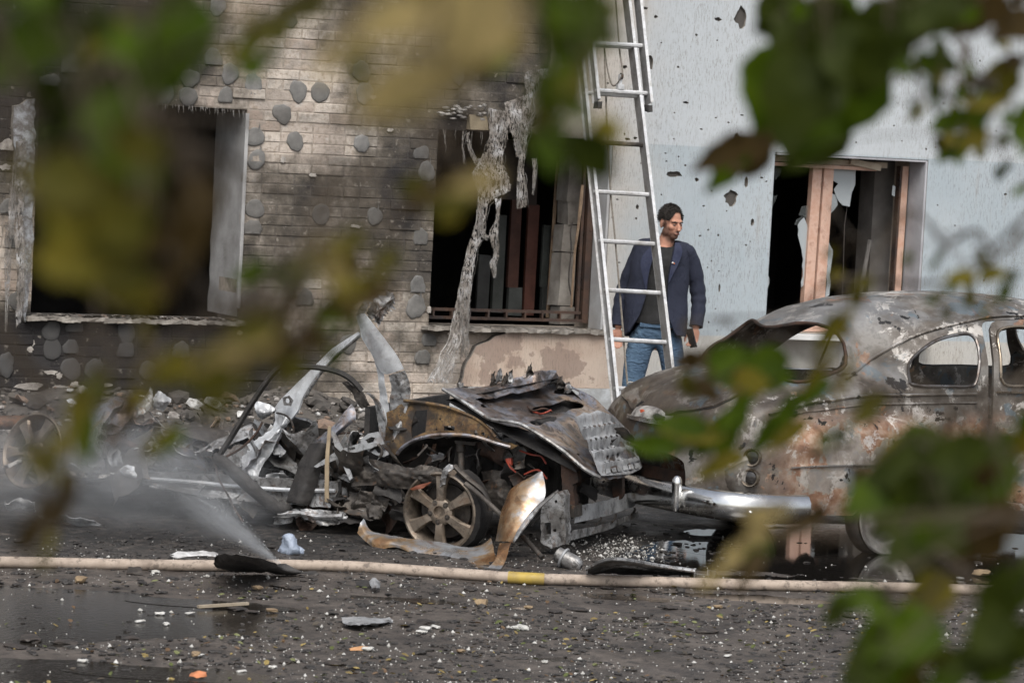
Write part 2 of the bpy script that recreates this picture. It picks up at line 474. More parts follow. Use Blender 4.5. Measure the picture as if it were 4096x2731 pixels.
drip = g.mt('MULTIPLY', g.step(g.noise(1, 4, .5, g.mp(v, (9, 9, .7))), .62, .74), .35); tone = g.mx(drip, tone, (.27, .225, .175))
g.set(col=tone, rough=.88); g.bump(fine, .6, .012); g.bump(g.noise(160, 3, .5, v), .2, .004); PLASTER_M = g.m
PLEDGE_M = simple('broken_plaster_edge', (.30, .28, .25), (.17, .15, .13), .95, sc=25, bump=.5)
BASECOAT_M = None
g = G('mesh_basecoat'); v = g.pos()
grid = g.mt('MAXIMUM', g.wave(62, v, .3, 'SIN', 'X'), g.wave(62, v, .3, 'SIN', 'Z'))
g.set(col=g.mx(g.step(grid, .55, .9), (.055, .05, .045), (.12, .11, .10)), rough=.95); g.bump(grid, .6, .006); BASECOAT_M = g.m
PLINTH_M = simple('plinth_paint', (.58, .61, .63), (.36, .37, .37), .85, sc=7, bump=.4, bsc=40, c3=(.62, .63, .63))
REVEAL_M = simple('smoky_reveal', (.40, .40, .40), (.24, .235, .23), .85, sc=3.5, bump=.3, bsc=40)
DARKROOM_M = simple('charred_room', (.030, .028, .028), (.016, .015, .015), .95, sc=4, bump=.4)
GREYROOM_M = simple('dim_room_plaster', (.20, .19, .18), (.10, .095, .09), .9, sc=3, bump=.4, bsc=25)
CHAR_M = simple('charred_timber', (.02, .018, .017), (.045, .036, .03), .55, sc=18, bump=.7, bsc=45)
FRAME_BURNT_M = simple('burnt_window_frame', (.030, .026, .026), (.085, .05, .035), .35, sc=6, bump=.3, bsc=40)
g = G('salmon_window_frame'); v = g.pos(); n = g.noise(11, 6, .6, v)
g.set(col=g.ramp(n, [(.35, (.50, .30, .22)), (.55, (.56, .38, .30)), (.7, (.36, .20, .145))]), rough=.42); SALMON_M = g.m
g = G('fibre_mesh'); v = g.pos()
al = g.mt('MULTIPLY', g.step(g.noise(1, 6, .7, g.mp(v, (70, 70, 24))), .455, .515), 1.0)
g.set(col=g.ramp(g.noise(9, 6, .6, v), [(.3, (.10, .085, .07)), (.5, (.22, .20, .18)), (.66, (.44, .44, .44))]), rough=.85, alpha=al)
g.bump(g.noise(80, 5, .7, v), .6, .01); FIBRE_M = g.m
SHRED_M = simple('grey_shred', (.37, .36, .345), (.17, .155, .14), .85, sc=14, bump=.6, bsc=60)
g = G('window_glass'); g.set(col=(.75, .82, .82), rough=.04, trans=.92, ior=1.3, alpha=.55); GLASS_M = g.m
g = G('frosted_shard'); g.set(col=(.42, .46, .48), rough=.25, alpha=.8, spec=.7); SHARD_M = g.m

# ------------------------------------------------------------------ building: walls
BLD = empty('building', (10.5, YW, 0), 'burnt grey building with bare brick and scarred plaster walls', 'building')
LW = (7.05, 8.63, .75, 2.30)
MW = (10.17, 11.62, .745, 2.235)
RW = (13.065, 14.50, .76, 2.19)
rect = lambda q: [(q[0], q[2]), (q[1], q[2]), (q[1], q[3]), (q[0], q[3])]
xz = lambda y0: (lambda u, v_, d: Vector((u, y0 + d, v_)))
BW = ob('brick_wall', plate([(1.5, 0), (24, 0), (24, 6.5), (1.5, 6.5)], [rect(LW), rect(MW), rect(RW)], xz(YW + .0035), .42), MORTAR_M, BLD, smooth=0)
# bricks
def brick_mesh(L, seed):
    rr = random.Random(seed); b = bmesh.new(); bmesh.ops.create_cube(b, size=1)
    for q in b.verts: q.co.x *= L; q.co.y *= .05; q.co.z *= .0695
    bmesh.ops.bevel(b, geom=[e for e in b.edges if all(w_.co.y < 0 for w_ in e.verts)] + [e for e in b.edges if sum(w_.co.y < 0 for w_ in e.verts) == 1], offset=.0045, segments=1, affect='EDGES')
    for q in b.verts:
        q.co += Vector((rr.uniform(-.0025, .0025), rr.uniform(-.002, .002), rr.uniform(-.002, .002)))
    me = bpy.data.meshes.new('brick'); b.to_mesh(me); b.free(); me.materials.append(BRICK_M); return me
SM = [brick_mesh(.2480, i) for i in range(4)]; HM = [brick_mesh(.1225, 10 + i) for i in range(3)]
bricks = []
rb = random.Random(21)
for row in range(45):
    z = .045 + row * .0765
    head = row % 5 == 2
    L = .13 if head else .2595
    x = 5.5 + (0 if head else (.13 if row % 2 else 0)) + .02
    while x < 11.75:
        x0, x1 = x + .005, x + L - .005; x += L
        seg = [(x0, x1)]
        for q in (LW, MW):
            if q[2] - .03 < z < q[3] + .02:
                ns = []
                for a, b_ in seg:
                    if b_ <= q[0] or a >= q[1]: ns.append((a, b_))
                    else:
                        if a < q[0] - .03: ns.append((a, q[0]))
                        if b_ > q[1] + .03: ns.append((q[1], b_))
                seg = ns
        for a, b_ in seg:
            bricks.append((a, b_, z, rb.uniform(-.004, .003) - (.012 if rb.random() < .05 else 0), rb.randrange(12)))
def bvis(bk):
    x, y = prj(((bk[0] + bk[1]) / 2, YW, bk[2]))
    if not (-20 < x < 2330 and -20 < y < 1620): return -1
    if x > 1850 and y > 1380: return -1
    return (bk[1] - bk[0]) * (1 - x / 40000)
bricks.sort(key=lambda k: -bvis(k))
stuff = MB(); nb = 0
for (a, b_, z, dy, sd_) in bricks:
    src, L = (SM[sd_ % 4], .2495) if (b_ - a) > .16 else (HM[sd_ % 3], .120)
    mtx = Matrix.Translation(((a + b_) / 2, YW + .025 + dy, z)) @ Matrix.Diagonal(((b_ - a) / L, 1, 1, 1))
    if nb < 298 and bvis((a, b_, z)) > 0:
        o = bpy.data.objects.new('brick', src); COL.objects.link(o); o.parent = BW; o.matrix_parent_inverse = BW.matrix_world.inverted(); o.matrix_world = mtx; nb += 1
    else:
        stuff.add([mtx @ q.co for q in src.vertices], [tuple(p.vertices) for p in src.polygons])
ob('brickwork', stuff, BRICK_M, BW, kind='stuff', smooth=0)
# flat lumps of insulation adhesive left on the bricks
DABS = [(125,30),(161,155),(200,100),(115,190),(367,125),(388,172),(435,180),(432,222),(380,216),(345,205),(518,225),(500,15),(663,43),(490,138),(528,170),(582,195),(648,262),(685,210),(735,212),(830,165),(838,215),(937,180),(585,315),(588,367),(678,325),(830,330),(585,480),(580,527),(737,493),(860,497),(575,690),(770,600),(700,690),(965,550),(960,660),(955,705),(985,785),(970,825),(800,790),(118,760),(170,752),(120,800),(163,802),(290,765),(288,808),(163,848),(217,848),(14,838),(340,850),(415,810),(470,855),(540,850),(1107,90),(1155,45),(1050,170),(980,395),(968,355),(30,560),(22,480),(40,690)]
rd = random.Random(5)
for (x, y) in DABS:
    c = wal(x * 1.7415, y * 1.7415)
    if any(q[0] - .02 < c.x < q[1] + .02 and q[2] - .02 < c.z < q[3] + .02 for q in (LW, MW)): c.x += .12
    a = rd.uniform(.056, .076); b_ = rd.uniform(.062, .088); h1, h2, h3 = [(rd.uniform(.02, .10), rd.uniform(0, 6)) for _ in range(3)]; lp = [(a * r_ * math.cos(t_), b_ * r_ * math.sin(t_)) for t_, r_ in [(2 * math.pi * i_ / 26, 1 + h1[0] * math.sin(2 * (2 * math.pi * i_ / 26) + h1[1]) + h2[0] * math.sin(3 * (2 * math.pi * i_ / 26) + h2[1]) + .6 * h3[0] * math.sin(7 * (2 * math.pi * i_ / 26) + h3[1])) for i_ in range(26)]]
    cut = rd.random()
    if cut < .3: lp = [(p, max(q, -b_ * .45)) for p, q in lp]
    elif cut < .5: lp.insert(5, (lp[4][0] * .8, b_ * 1.35))
    mb = MB(); t = rd.uniform(.006, .014); n = len(lp); vs = []
    for k, (sc_, dy) in enumerate([(1.06, .004), (1.0, -t * .6), (.9, -t), (.45, -t * .9)]):
        vs += [(c.x + p * sc_, YW - .002 + dy + rd.uniform(-.0015, .0015), c.z + q * sc_) for p, q in lp]
    fs = [(k * n + i, k * n + (i + 1) % n, (k + 1) * n + (i + 1) % n, (k + 1) * n + i) for k in range(3) for i in range(n)] + [tuple(3 * n + i for i in range(n))]
    mb.add(vs, fs); ob('adhesive_dab', mb, DAB_M, BW, smooth=50)

RES_M = simple('plaster_residue', (.46, .43, .39), (.24, .22, .20), .92, sc=18, bump=.5)
for k, (x, y, ax, ay) in enumerate([(115, 1545, 45, 14), (170, 1592, 60, 9), (250, 1555, 30, 16), (300, 1545, 16, 20), (130, 1370, 8, 12), (120, 1398, 10, 10), (200, 1490, 25, 8), (237, 1502, 11, 12), (50, 1612, 30, 7), (345, 1580, 18, 22), (395, 1600, 14, 25), (430, 1540, 14, 8), (1120, 1295, 24, 18), (1150, 1312, 13, 9), (28, 582, 28, 24), (20, 668, 20, 12), (1715, 1238, 10, 14), (960, 1330, 12, 8), (1490, 390, 16, 9), (1560, 520, 12, 6), (1250, 700, 14, 7), (1130, 640, 9, 12), (1420, 905, 20, 7), (1310, 1010, 9, 16)]):
    c = wal(x, y); ob('plaster_residue', plate(blobpoly(c.x, c.z, rx(ax), rz(ay), 13, .35, rd), [], xz(YW - .006 - .0004 * k), .012), RES_M, BW, smooth=0)
# plaster skin over insulation, with shrapnel pits cut through it
w2 = lambda x, y: (lambda p: (p.x, p.z))(wal(x, y, YP))
left_edge = ragged([w2(2235, -900), w2(2225, 60), w2(2195, 300), w2(2110, 430), w2(2160, 470), w2(2250, 455), w2(2120, 520), (11.0, MW[3] - .02)], .02, .07, 4, False)
under = ragged([(11.0 + .1, MW[2] - .01), (10.95, .735), w2(2010, 1338), w2(1905, 1385), w2(1868, 1450), w2(1842, 1540), (10.48, .30)], .012, .05, 6, False)
outline = left_edge + [(MW[1], MW[3] - .02), (MW[1], MW[2] + .0)] + under + [(24, .30), (24, 6.5)]
rs = random.Random(12)
PITS = []
zf = 1 / 1.742
for (x, y, ax, ay) in [(1330,120,45,75),(1170,137,30,14),(1020,245,12,9),(690,440,32,52),(520,470,17,15),(893,467,8,8),(945,715,20,9),(1165,282,6,6),(1340,803,16,5),(1243,855,10,6),(1053,900,13,6),(1305,1005,45,75),(1170,1052,16,9),(863,968,7,6),(540,970,20,10),(595,963,14,10),(865,1215,55,22),(1023,1253,15,14),(608,1443,14,22),(1475,1238,14,7),(1370,1270,15,42),(1260,1380,48,55),(1070,1435,12,6),(1410,1550,14,25),(160,800,60,65),(738,118,14,12),(660,60,24,10),(403,580,8,7),(805,1068,8,5),(810,1125,7,5),(1230,1470,6,6),(470,1390,9,5),(690,705,6,5),(710,645,5,7),(775,300,5,5),(1300,210,9,4)]:
    PITS.append((2200 + x * zf, y * zf, ax * zf, ay * zf))
for (x, y, ax, ay) in [(655,945,10,6),(740,993,7,6),(780,1330,8,10),(1780,1355,12,9),(787,697,4,4),(80,1238,14,7)]:
    PITS.append((3000 + x * zf, y * zf, ax * zf, ay * zf))
for (x, y, ax, ay) in [(271,142,14,22),(737,357,10,8),(797,313,8,7),(872,350,8,10),(823,541,7,5),(793,590,5,5),(880,735,9,34),(852,893,5,4),(863,1053,6,5),(878,617,5,4),(75,156,7,4),(88,222,5,5),(143,553,12,5),(122,82,12,5),(150,690,6,5)]:
    PITS.append((2400 + x / 1.844, 750 + y / 1.844, ax / 1.844, ay / 1.844))
for k in range(60): PITS.append((rs.uniform(2480, 4090), rs.uniform(20, 1400), rs.uniform(2.5, 5.5), rs.uniform(2.5, 5)))
pits = []; pin = []
for (x, y, ax, ay) in PITS:
    c = w2(x, y); a = max(.007, rx(ax)); b_ = max(.006, rz(ay))
    if RW[0] - a - .02 < c[0] < RW[1] + a + .02 and RW[2] - .02 - b_ < c[1] < RW[3] + .02 + b_: continue
    if not pip(c[0] - a * 1.4, c[1], outline) or not pip(c[0], c[1] + b_ * 1.4, outline) or not pip(c[0], c[1] - b_ * 1.4, outline) or c[1] - b_ * 1.5 < .31: continue
    if any(abs(c[0] - d[0]) < (a + d[2]) * 1.5 and abs(c[1] - d[1]) < (b_ + d[3]) * 1.5 for d in pin): continue
    pin.append((c[0], c[1], a, b_)); pits.append(blobpoly(c[0], c[1], a, b_, 7 if a < .02 else 15, .26, rs))
PLW = ob('plaster_wall', plate(outline, [rect(RW)] + pits, xz(YP), .022, None, None, 0, 1), (PLASTER_M, PLEDGE_M), BLD, smooth=0)
ob('mesh_layer', plate(outline, [rect(RW)], xz(YP + .0225), .045, None), BASECOAT_M, PLW, smooth=0)
ob('plinth', plate([(10.30, 0), (24, 0), (24, .297), (10.50, .297), (10.42, .2), (10.34, .15)], [], xz(YP - .03), .098), PLINTH_M, BLD, smooth=0)
# plaster strip left on the left jamb
st = ragged([w2(58, 425), w2(146, 395), w2(140, 800), w2(133, 1050), w2(105, 1290), w2(78, 1180), w2(95, 900), w2(62, 640)], .012, .05, 8)
ob('plaster_strip', plate(st, [], xz(YW - .05), .048, None, None, 0, 1), (simple('pale_strip', (.42, .45, .48), (.12, .11, .105), .85, sc=9, bump=.7, c3=(.50, .53, .56)), PLEDGE_M), BLD, smooth=0)

# ------------------------------------------------------------------ rooms behind the openings
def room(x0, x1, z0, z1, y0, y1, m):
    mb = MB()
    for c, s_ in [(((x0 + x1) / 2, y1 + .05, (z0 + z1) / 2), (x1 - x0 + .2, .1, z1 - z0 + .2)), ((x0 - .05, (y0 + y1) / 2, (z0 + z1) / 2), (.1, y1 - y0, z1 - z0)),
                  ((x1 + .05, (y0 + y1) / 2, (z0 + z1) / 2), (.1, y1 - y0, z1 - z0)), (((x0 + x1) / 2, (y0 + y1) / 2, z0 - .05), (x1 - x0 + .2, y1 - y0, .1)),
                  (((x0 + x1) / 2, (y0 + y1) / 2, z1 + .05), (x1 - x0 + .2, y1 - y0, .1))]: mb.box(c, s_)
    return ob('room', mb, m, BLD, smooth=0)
YB = YW + .432
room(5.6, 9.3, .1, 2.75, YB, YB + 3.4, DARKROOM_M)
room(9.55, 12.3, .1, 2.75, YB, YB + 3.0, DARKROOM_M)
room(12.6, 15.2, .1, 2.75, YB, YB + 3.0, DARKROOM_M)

# ------------------------------------------------------------------ left window
WL = empty('left_window', (7.84, YW, .75)); WL.parent = BLD; WL.matrix_parent_inverse = BLD.matrix_world.inverted()
WL.name = 'window_opening'
mb = MB()
mb.add([(LW[1] - .002 - .012 * nz(i * .7), YW + .012 + t * .62, LW[2] + .03 + (LW[3] - LW[2] - .06) * i / 14) for i in range(15) for t in (0, .28, .33, 1)],
       [(i * 4 + k, i * 4 + k + 1, i * 4 + k + 5, i * 4 + k + 4) for i in range(14) for k in range(3)])
ob('reveal', mb, REVEAL_M, WL, smooth=30)
mb = MB(); mb.box((LW[1] - .006, YW - .02, 1.56), (.028, .02, 1.42), None, 0, .006)
ob('corner_bead', mb, REVEAL_M, WL, smooth=0)
def fringe(parent, pts, n, seed, L=(.02, .09), r=.0016):
    rr = random.Random(seed); mb = MB()
    for k in range(n):
        t = rr.random() * (len(pts) - 1); i = int(t); p = Vector(pts[i]).lerp(Vector(pts[min(i + 1, len(pts) - 1)]), t - i); q = [p]
        l = rr.uniform(*L)
        for s_ in range(4): q.append(q[-1] + Vector((rr.uniform(-.3, .3), rr.uniform(-.5, .1), -1)) * l / 4)
        mb.tube(q, [r * 1.6, r * 1.4, r * 1.2, r, r * .5], 4)
    return ob('fibre_fringe', mb, SHRED_M, parent, kind='stuff', smooth=60)
fringe(WL, [(7.8, YW - .03, 2.31), (8.2, YW - .03, 2.305), (8.62, YW - .03, 2.29)], 60, 2, (.015, .06), .0009)
fringe(WL, [(7.1, YW - .03, 2.31), (7.35, YW - .03, 2.31)], 10, 3, (.02, .08), .0009)
mb = MB()
for k in range(26):
    x = LW[0] + (LW[1] - LW[0]) * k / 25
    mb.box((x, YW - .02 + .01 * nz(k), LW[2] - .012 + .006 * nz(k * 1.7)), (.085, .12, .03), Matrix.Rotation(.15 * nz(k * 2.3), 3, 'Y'), 0, .009)
ob('sill', mb, PLEDGE_M, WL, smooth=0)
rr = random.Random(31); mb = MB()
for k in range(130):
    x = rr.uniform(LW[0] + .02, LW[1] - .02); s_ = rr.uniform(.008, .024) * (1.5 if rr.random() < .1 else 1); q = chunk(rr, s_, 1, .7)
    mb.add([Vector(p) + Vector((x, YW + rr.uniform(-.07, .06), LW[2] + .006 + s_ * .35)) for p in q.v], q.f)
RUBBLE_M = None
g = G('rubble'); isl = g.island(); v = g.pos()
c = g.ramp(isl, [(0, (.06, .055, .05)), (.25, (.20, .18, .16)), (.45, (.09, .08, .07)), (.6, (.32, .30, .28)), (.70, (.20, .14, .105)), (.80, (.05, .046, .043)), (.95, (.58, .58, .57))], 'CONSTANT')
c = g.mx(g.mt('MULTIPLY', g.step(g.noise(22, 6, .6, v), .42, .7), .75), c, (.09, .08, .072)); g.set(col=c, rough=.92); g.bump(g.noise(80, 4, .6, v), .5, .01); RUBBLE_M = g.m
ob('sill_rubble', mb, RUBBLE_M, WL, kind='stuff', smooth=0)
def shred(parent, L, Rr, y, seed, cr=.02, m=None, nu=5, bul=.05):
    """hanging torn fibre mesh between two pixel polylines: a ragged thin sheet and many frayed ribbons and threads"""
    n = len(L); A = []; Bb = []
    for i in range(n):
        yy = y if not isinstance(y, (list, tuple)) else y[0] + (y[1] - y[0]) * i / (n - 1)
        A.append(wal(*L[i], yy)); Bb.append(wal(*Rr[i], yy))
    rr_ = random.Random(int(seed * 31)); rows = []
    for a, b_ in zip(A, Bb):
        mid = (a + b_) / 2; mid.y -= bul * (a - b_).length; rows.append([a, mid, b_])
    o = ob('hanging_shred', sheet(rows, nu * 3, n * 9, .001, cr * .6, 13, seed, .16), FIBRE_M, parent, smooth=60)
    wd = sum((a - b_).length for a, b_ in zip(A, Bb)) / n; mb = MB()
    for k in range(int(6 + wd * 170)):
        f = rr_.random(); i0 = rr_.uniform(0, n - 1.6); i1 = min(n - 1, i0 + rr_.uniform(.8, 3.5)); P = []
        st_ = max(4, int((i1 - i0) * 6))
        for q in range(st_ + 1):
            t = i0 + (i1 - i0) * q / st_; i = min(int(t), n - 2); ff = min(1.06, max(-.06, f + .22 * nz(t * 1.6 + seed, k * 3.1)))
            p = A[i].lerp(A[i + 1], t - i).lerp(Bb[i].lerp(Bb[i + 1], t - i), ff); p.y += -.012 + .03 * nz(k * 1.3, t * 2 + seed); P.append(p)
        r0 = rr_.choice((.0007, .0009, .0012, .0020, .0032)); mb.tube(P, [r0 * (1 + .5 * nz(q * .9, k)) * (1 if q < st_ - 1 else .3) for q in range(st_ + 1)], 5, True, 0, .35)
    ob('frayed_fibres', mb, m or SHRED_M, parent, kind='stuff', smooth=70); return o
shred(WL, [(62, 560), (60, 700), (40, 850), (60, 1000), (70, 1150), (62, 1320)], [(100, 540), (112, 700), (96, 850), (104, 1000), (98, 1150), (84, 1290)], YW - .09, 1.1, .016, SHRED_M)
shred(WL, [(20, 880), (16, 1050), (20, 1200), (18, 1330)], [(48, 880), (45, 1050), (36, 1200), (26, 1330)], YW - .07, 2.1, .012)
shred(WL, [(52, 650), (35, 800), (30, 950)], [(68, 640), (62, 800), (50, 960)], YW - .1, 3.7, .012)
shred(WL, [(74, 1040), (66, 1180), (60, 1270)], [(108, 1050), (100, 1180), (88, 1270)], YW - .11, 6.7, .012, SHRED_M)

# ------------------------------------------------------------------ middle window
WM = empty('window_opening', (10.85, YW, .75)); WM.parent = BLD; WM.matrix_parent_inverse = BLD.matrix_world.inverted()
mb = MB(); mb.box((MW[1] - .012, YW + .04, (MW[2] + MW[3]) / 2), (.02, .205, MW[3] - MW[2] - .02)); ob('reveal', mb, simple('pale_reveal', (.42, .43, .44), (.30, .295, .29), .8, sc=4, bump=.25), WM, smooth=0)
FY = YW + .17
mb = MB(); z0 = MW[2] + .06
mb.box(((MW[0] + MW[1]) / 2 - .03, FY, z0), (MW[1] - MW[0] - .10, .05, .022)); mb.box(((MW[0] + MW[1]) / 2 - .03, FY, z0 + .062), (MW[1] - MW[0] - .12, .045, .022))
for k in range(8): mb.box((MW[0] + .1 + k * .155 + .01 * nz(k * 3.3), FY - .004, z0 + .032), (.014, .052, .06), None, 0, .003)
ob('bottom_rail', mb, FRAME_BURNT_M, WM, smooth=0)
mb = MB(); mb.box((MW[1] - .055, FY, 1.5), (.05, .06, 1.42)); mb.box((MW[1] - .11, FY + .01, 1.45), (.022, .03, 1.30)); ob('side_rail', mb, FRAME_BURNT_M, WM, smooth=0)
TAN_M = simple('scorched_timber', (.28, .20, .13), (.12, .08, .055), .7, sc=9, bump=.4)
mb = MB(); mb.tube([wal(2330, 740, FY - .02), wal(2325, 800, FY - .02), wal(2312, 920, FY - .02), wal(2300, 1000, FY - .01), wal(2285, 1230, FY)], [.012, .016, .011, .011, .01], 6)
ob('loose_batten', mb, TAN_M, WM)
mb = MB(); pth = [wal(2290, 890, FY), wal(2282, 930, FY), wal(2285, 1000, FY), wal(2275, 1120, FY), wal(2290, 1200, FY)]; mb.tube(smoothpath(pth, 5), .006, 5); ob('cable', mb, CHAR_M, WM)
PANEL = [(1905, 1020, 1965, 1250, (.030, .031, .030)), (1965, 860, 2030, 1250, (.055, .06, .055)), (2030, 800, 2092, 1150, (.085, .038, .028)), (2030, 1150, 2092, 1262, (.075, .082, .078)),
         (2092, 820, 2162, 1262, (.115, .045, .032)), (2162, 900, 2205, 1150, (.09, .10, .092)), (2162, 1150, 2205, 1262, (.10, .105, .10)), (2000, 560, 2080, 800, (.04, .03, .026)), (2092, 560, 2160, 820, (.05, .036, .03))]
for (xa, ya, xb, yb, c) in PANEL:
    p = wal(xa, yb, YW + .95); q = wal(xb, ya, YW + .95); mb = MB(); mb.box(((p.x + q.x) / 2, YW + .97, (p.z + q.z) / 2), (abs(q.x - p.x) - .008, .04, abs(q.z - p.z) - .006), None, 0, .004)
    ob('panel', mb, simple('panel_paint', c, tuple(x * .55 for x in c), .6, sc=7, bump=.3), WM, smooth=0)
mb = MB(); mb.tube([wal(2232, 640, YW + .7), wal(2215, 900, YW + .7), wal(2190, 1270, YW + .7)], .016, 6); ob('pole', mb, TAN_M, WM)
BLOCK_M = simple('aerated_block', (.34, .32, .29), (.19, .17, .15), .92, sc=6, bump=.5, bsc=35)
for (xa, ya, xb, yb) in [(2232, 1225, 2300, 1300), (2230, 1120, 2296, 1222), (2240, 1010, 2300, 1118), (2246, 900, 2305, 1008), (2262, 805, 2330, 898), (2266, 700, 2335, 803), (2272, 600, 2345, 698)]:
    p = wal(xa, yb, YW + .47); q = wal(xb, ya, YW + .47); mb = MB(); mb.box(((p.x + q.x) / 2, YW + .54, (p.z + q.z) / 2), (abs(q.x - p.x), .18, abs(q.z - p.z) - .004), None, 0, .01); ob('block', mb, BLOCK_M, WM, smooth=0)
mb = MB()
for k in range(24):
    x = MW[0] - .03 + (MW[1] - MW[0] + .06) * k / 23; mb.box((x, YW - .02 + .012 * nz(k + 9), MW[2] - .012 + .004 * nz(k * 1.7)), (.072, .19, .028), Matrix.Rotation(.12 * nz(k * 2.3 + 4), 3, 'Y'), 0, .008)
for k in range(40):
    x = rr.uniform(MW[0], MW[1]); s_ = rr.uniform(.006, .016); q = chunk(rr, s_, 1, .6); mb.add([Vector(p) + Vector((x, YW + rr.uniform(-.1, .08), MW[2] + .004 + s_ * .3)) for p in q.v], q.f)
ob('sill', mb, PLEDGE_M, WM, smooth=0)
# scorched lintel piece with clinging foam, and the torn mesh hanging in front
zq = lambda x, y: (1600 + x / 1.2064, 300 + y / 1.2064)
p = wal(*zq(320, 265)); q = wal(*zq(435, 200)); mb = MB(); mb.box(((p.x + q.x) / 2, YW - .01, (p.z + q.z) / 2), (q.x - p.x, .10, q.z - p.z), None, 0, .008); ob('lintel_block', mb, simple('lintel', (.30, .25, .17), (.16, .13, .09), .9, sc=9, bump=.4), WM, smooth=0)
mb = MB()
for k in range(34):
    c = wal(*zq(rr.uniform(190, 440), rr.uniform(140, 215)), YW - .05); q = chunk(rr, rr.uniform(.012, .03), 1, .7); mb.add([Vector(p_) + c for p_ in q.v], q.f)
ob('foam_scrap', mb, SHRED_M, WM, smooth=0)
Zl = lambda *a: [zq(*p) for p in a]
shred(WM, Zl((400, 150), (432, 270), (372, 430), (345, 480), (375, 590), (360, 720), (322, 840), (292, 980), (262, 1130), (228, 1260)), Zl((520, 170), (520, 300), (500, 420), (540, 550), (430, 620), (410, 760), (372, 850), (352, 980), (338, 1130), (310, 1260)), (YW - .06, YW - .30), 5.5, .028, None, 7)
shred(WM, Zl((255, 1180), (225, 1290), (170, 1400), (120, 1490)), Zl((330, 1180), (300, 1290), (265, 1400), (240, 1490)), (YW - .26, YW - .5), 8.5, .03, None, 7)
shred(WM, Zl((302, 960), (285, 1100), (290, 1240), (292, 1365)), Zl((350, 960), (338, 1100), (332, 1240), (325, 1372)), (YW - .31, YW - .33), 1.5, .008, SHRED_M, 4)
shred(WM, Zl((455, 590), (462, 690), (428, 770), (452, 860), (432, 910), (452, 985)), Zl((490, 590), (480, 690), (476, 770), (482, 850), (468, 920), (464, 975)), YW - .2, 2.5, .016)
shred(WM, Zl((380, 600), (376, 700), (392, 780), (420, 800)), Zl((405, 590), (398, 690), (416, 770), (440, 770)), YW - .24, 12.5, .012)
shred(WM, Zl((578, 380), (565, 460), (562, 560), (562, 650)), Zl((606, 380), (600, 460), (614, 540), (616, 640)), YW - .14, 3.5, .014)
shred(WM, Zl((636, 400), (640, 480), (636, 580)), Zl((656, 400), (656, 470), (642, 580)), YW - .14, 4.5, .008)
shred(WM, Zl((318, 280), (326, 350), (352, 420), (376, 445)), Zl((336, 270), (344, 340), (372, 400), (396, 400)), YW - .1, 6.5, .012, SHRED_M)
shred(WM, Zl((300, 270), (298, 360), (304, 430)), Zl((308, 270), (306, 360), (309, 430)), YW - .1, 7.5, .006)
shred(WM, Zl((500, 130), (500, 210), (540, 300), (560, 400)), Zl((690, 60), (660, 200), (620, 300), (600, 400)), (YW - .05, YW - .12), 9.9, .03)
shred(WM, Zl((590, -20), (600, 80), (640, 190), (690, 280)), Zl((720, -40), (760, 80), (800, 170), (800, 270)), YW - .06, 11.9, .03)
fringe(WM, [wal(*zq(200, 262), YW - .04), wal(*zq(330, 268), YW - .04), wal(*zq(440, 280), YW - .06)], 12, 9, (.04, .22), .0008)

# ------------------------------------------------------------------ right window
WR = empty('window_opening', (13.8, YW, .76)); WR.parent = BLD; WR.matrix_parent_inverse = BLD.matrix_world.inverted()
mb = MB(); mb.box((RW[1] - .011, YW + .055, (RW[2] + RW[3]) / 2), (.018, .24, RW[3] - RW[2] - .01)); mb.box(((RW[0] + RW[1]) / 2, YW + .055, RW[3] - .011), (RW[1] - RW[0] - .04, .24, .016))
ob('reveal', mb, simple('grey_reveal', (.40, .405, .43), (.30, .30, .32), .8, sc=5, bump=.25), WR, smooth=0)
GY = YW + .16
def fbar(name, x0, y0, x1, y1, wd, dpt=.06, m=SALMON_M, yy=GY):
    a = wal(x0, y0, yy); b_ = wal(x1, y1, yy); mb = MB(); mb.bar(a, b_, dpt, wd, up=Vector((0, 0, 1)) if abs((b_ - a).normalized().z) < .7 else Vector((1, 0, 0)))
    return ob(name, mb, m, WR, smooth=0)
def fvert(name, xa, xb, za, zb, dy=0.0, tilt=0.0, m=SALMON_M, dp=.06):
    mb = MB(); x0 = wal(xa, 900, GY).x; x1 = wal(xb, 900, GY).x; mb.add([(x0 + tilt, GY + dy, zb), (x1 + tilt, GY + dy, zb), (x1, GY + dy, za), (x0, GY + dy, za), (x0 + tilt, GY + dy + dp, zb), (x1 + tilt, GY + dy + dp, zb), (x1, GY + dy + dp, za), (x0, GY + dy + dp, za)],
        [(0, 1, 2, 3), (7, 6, 5, 4), (0, 3, 7, 4), (1, 5, 6, 2), (0, 4, 5, 1), (3, 2, 6, 7)]); return ob(name, mb, m, WR, smooth=0)
fvert('mullion', 3232, 3268, .80, 2.12, 0, .02); fvert('mullion', 3274, 3312, .80, 2.12, -.012, .02)
fvert('mullion', 3268, 3275, .80, 2.12, .02, .02, FRAME_BURNT_M)
fvert('jamb', 3594, 3618, .80, 2.13, 0, .01); fvert('jamb', 3584, 3590, .80, 2.13, -.005, .01, FRAME_BURNT_M)
TOPR_M = simple('tan_rail', (.42, .36, .28), (.34, .27, .20), .6, sc=8, bump=.2)
fbar('head_rail', 3090, 632, 3540, 662, .045, .07, TOPR_M); fbar('head_rail', 3090, 655, 3500, 678, .028, .06, SALMON_M, GY - .02)
mb = MB(); a = wal(3400, 645, GY - .05); b_ = wal(3520, 672, GY - .09); mb.bar(a, b_, .05, .05); ob('broken_rail', mb, TOPR_M, WR, smooth=0)
mb = MB(); mb.box(((RW[0] + RW[1]) / 2, YP - .03, RW[2] - .02), (RW[1] - RW[0] + .12, .30, .035)); ob('sill', mb, simple('white_sill', (.70, .71, .70), (.55, .55, .54), .6, sc=5), WR, smooth=0)
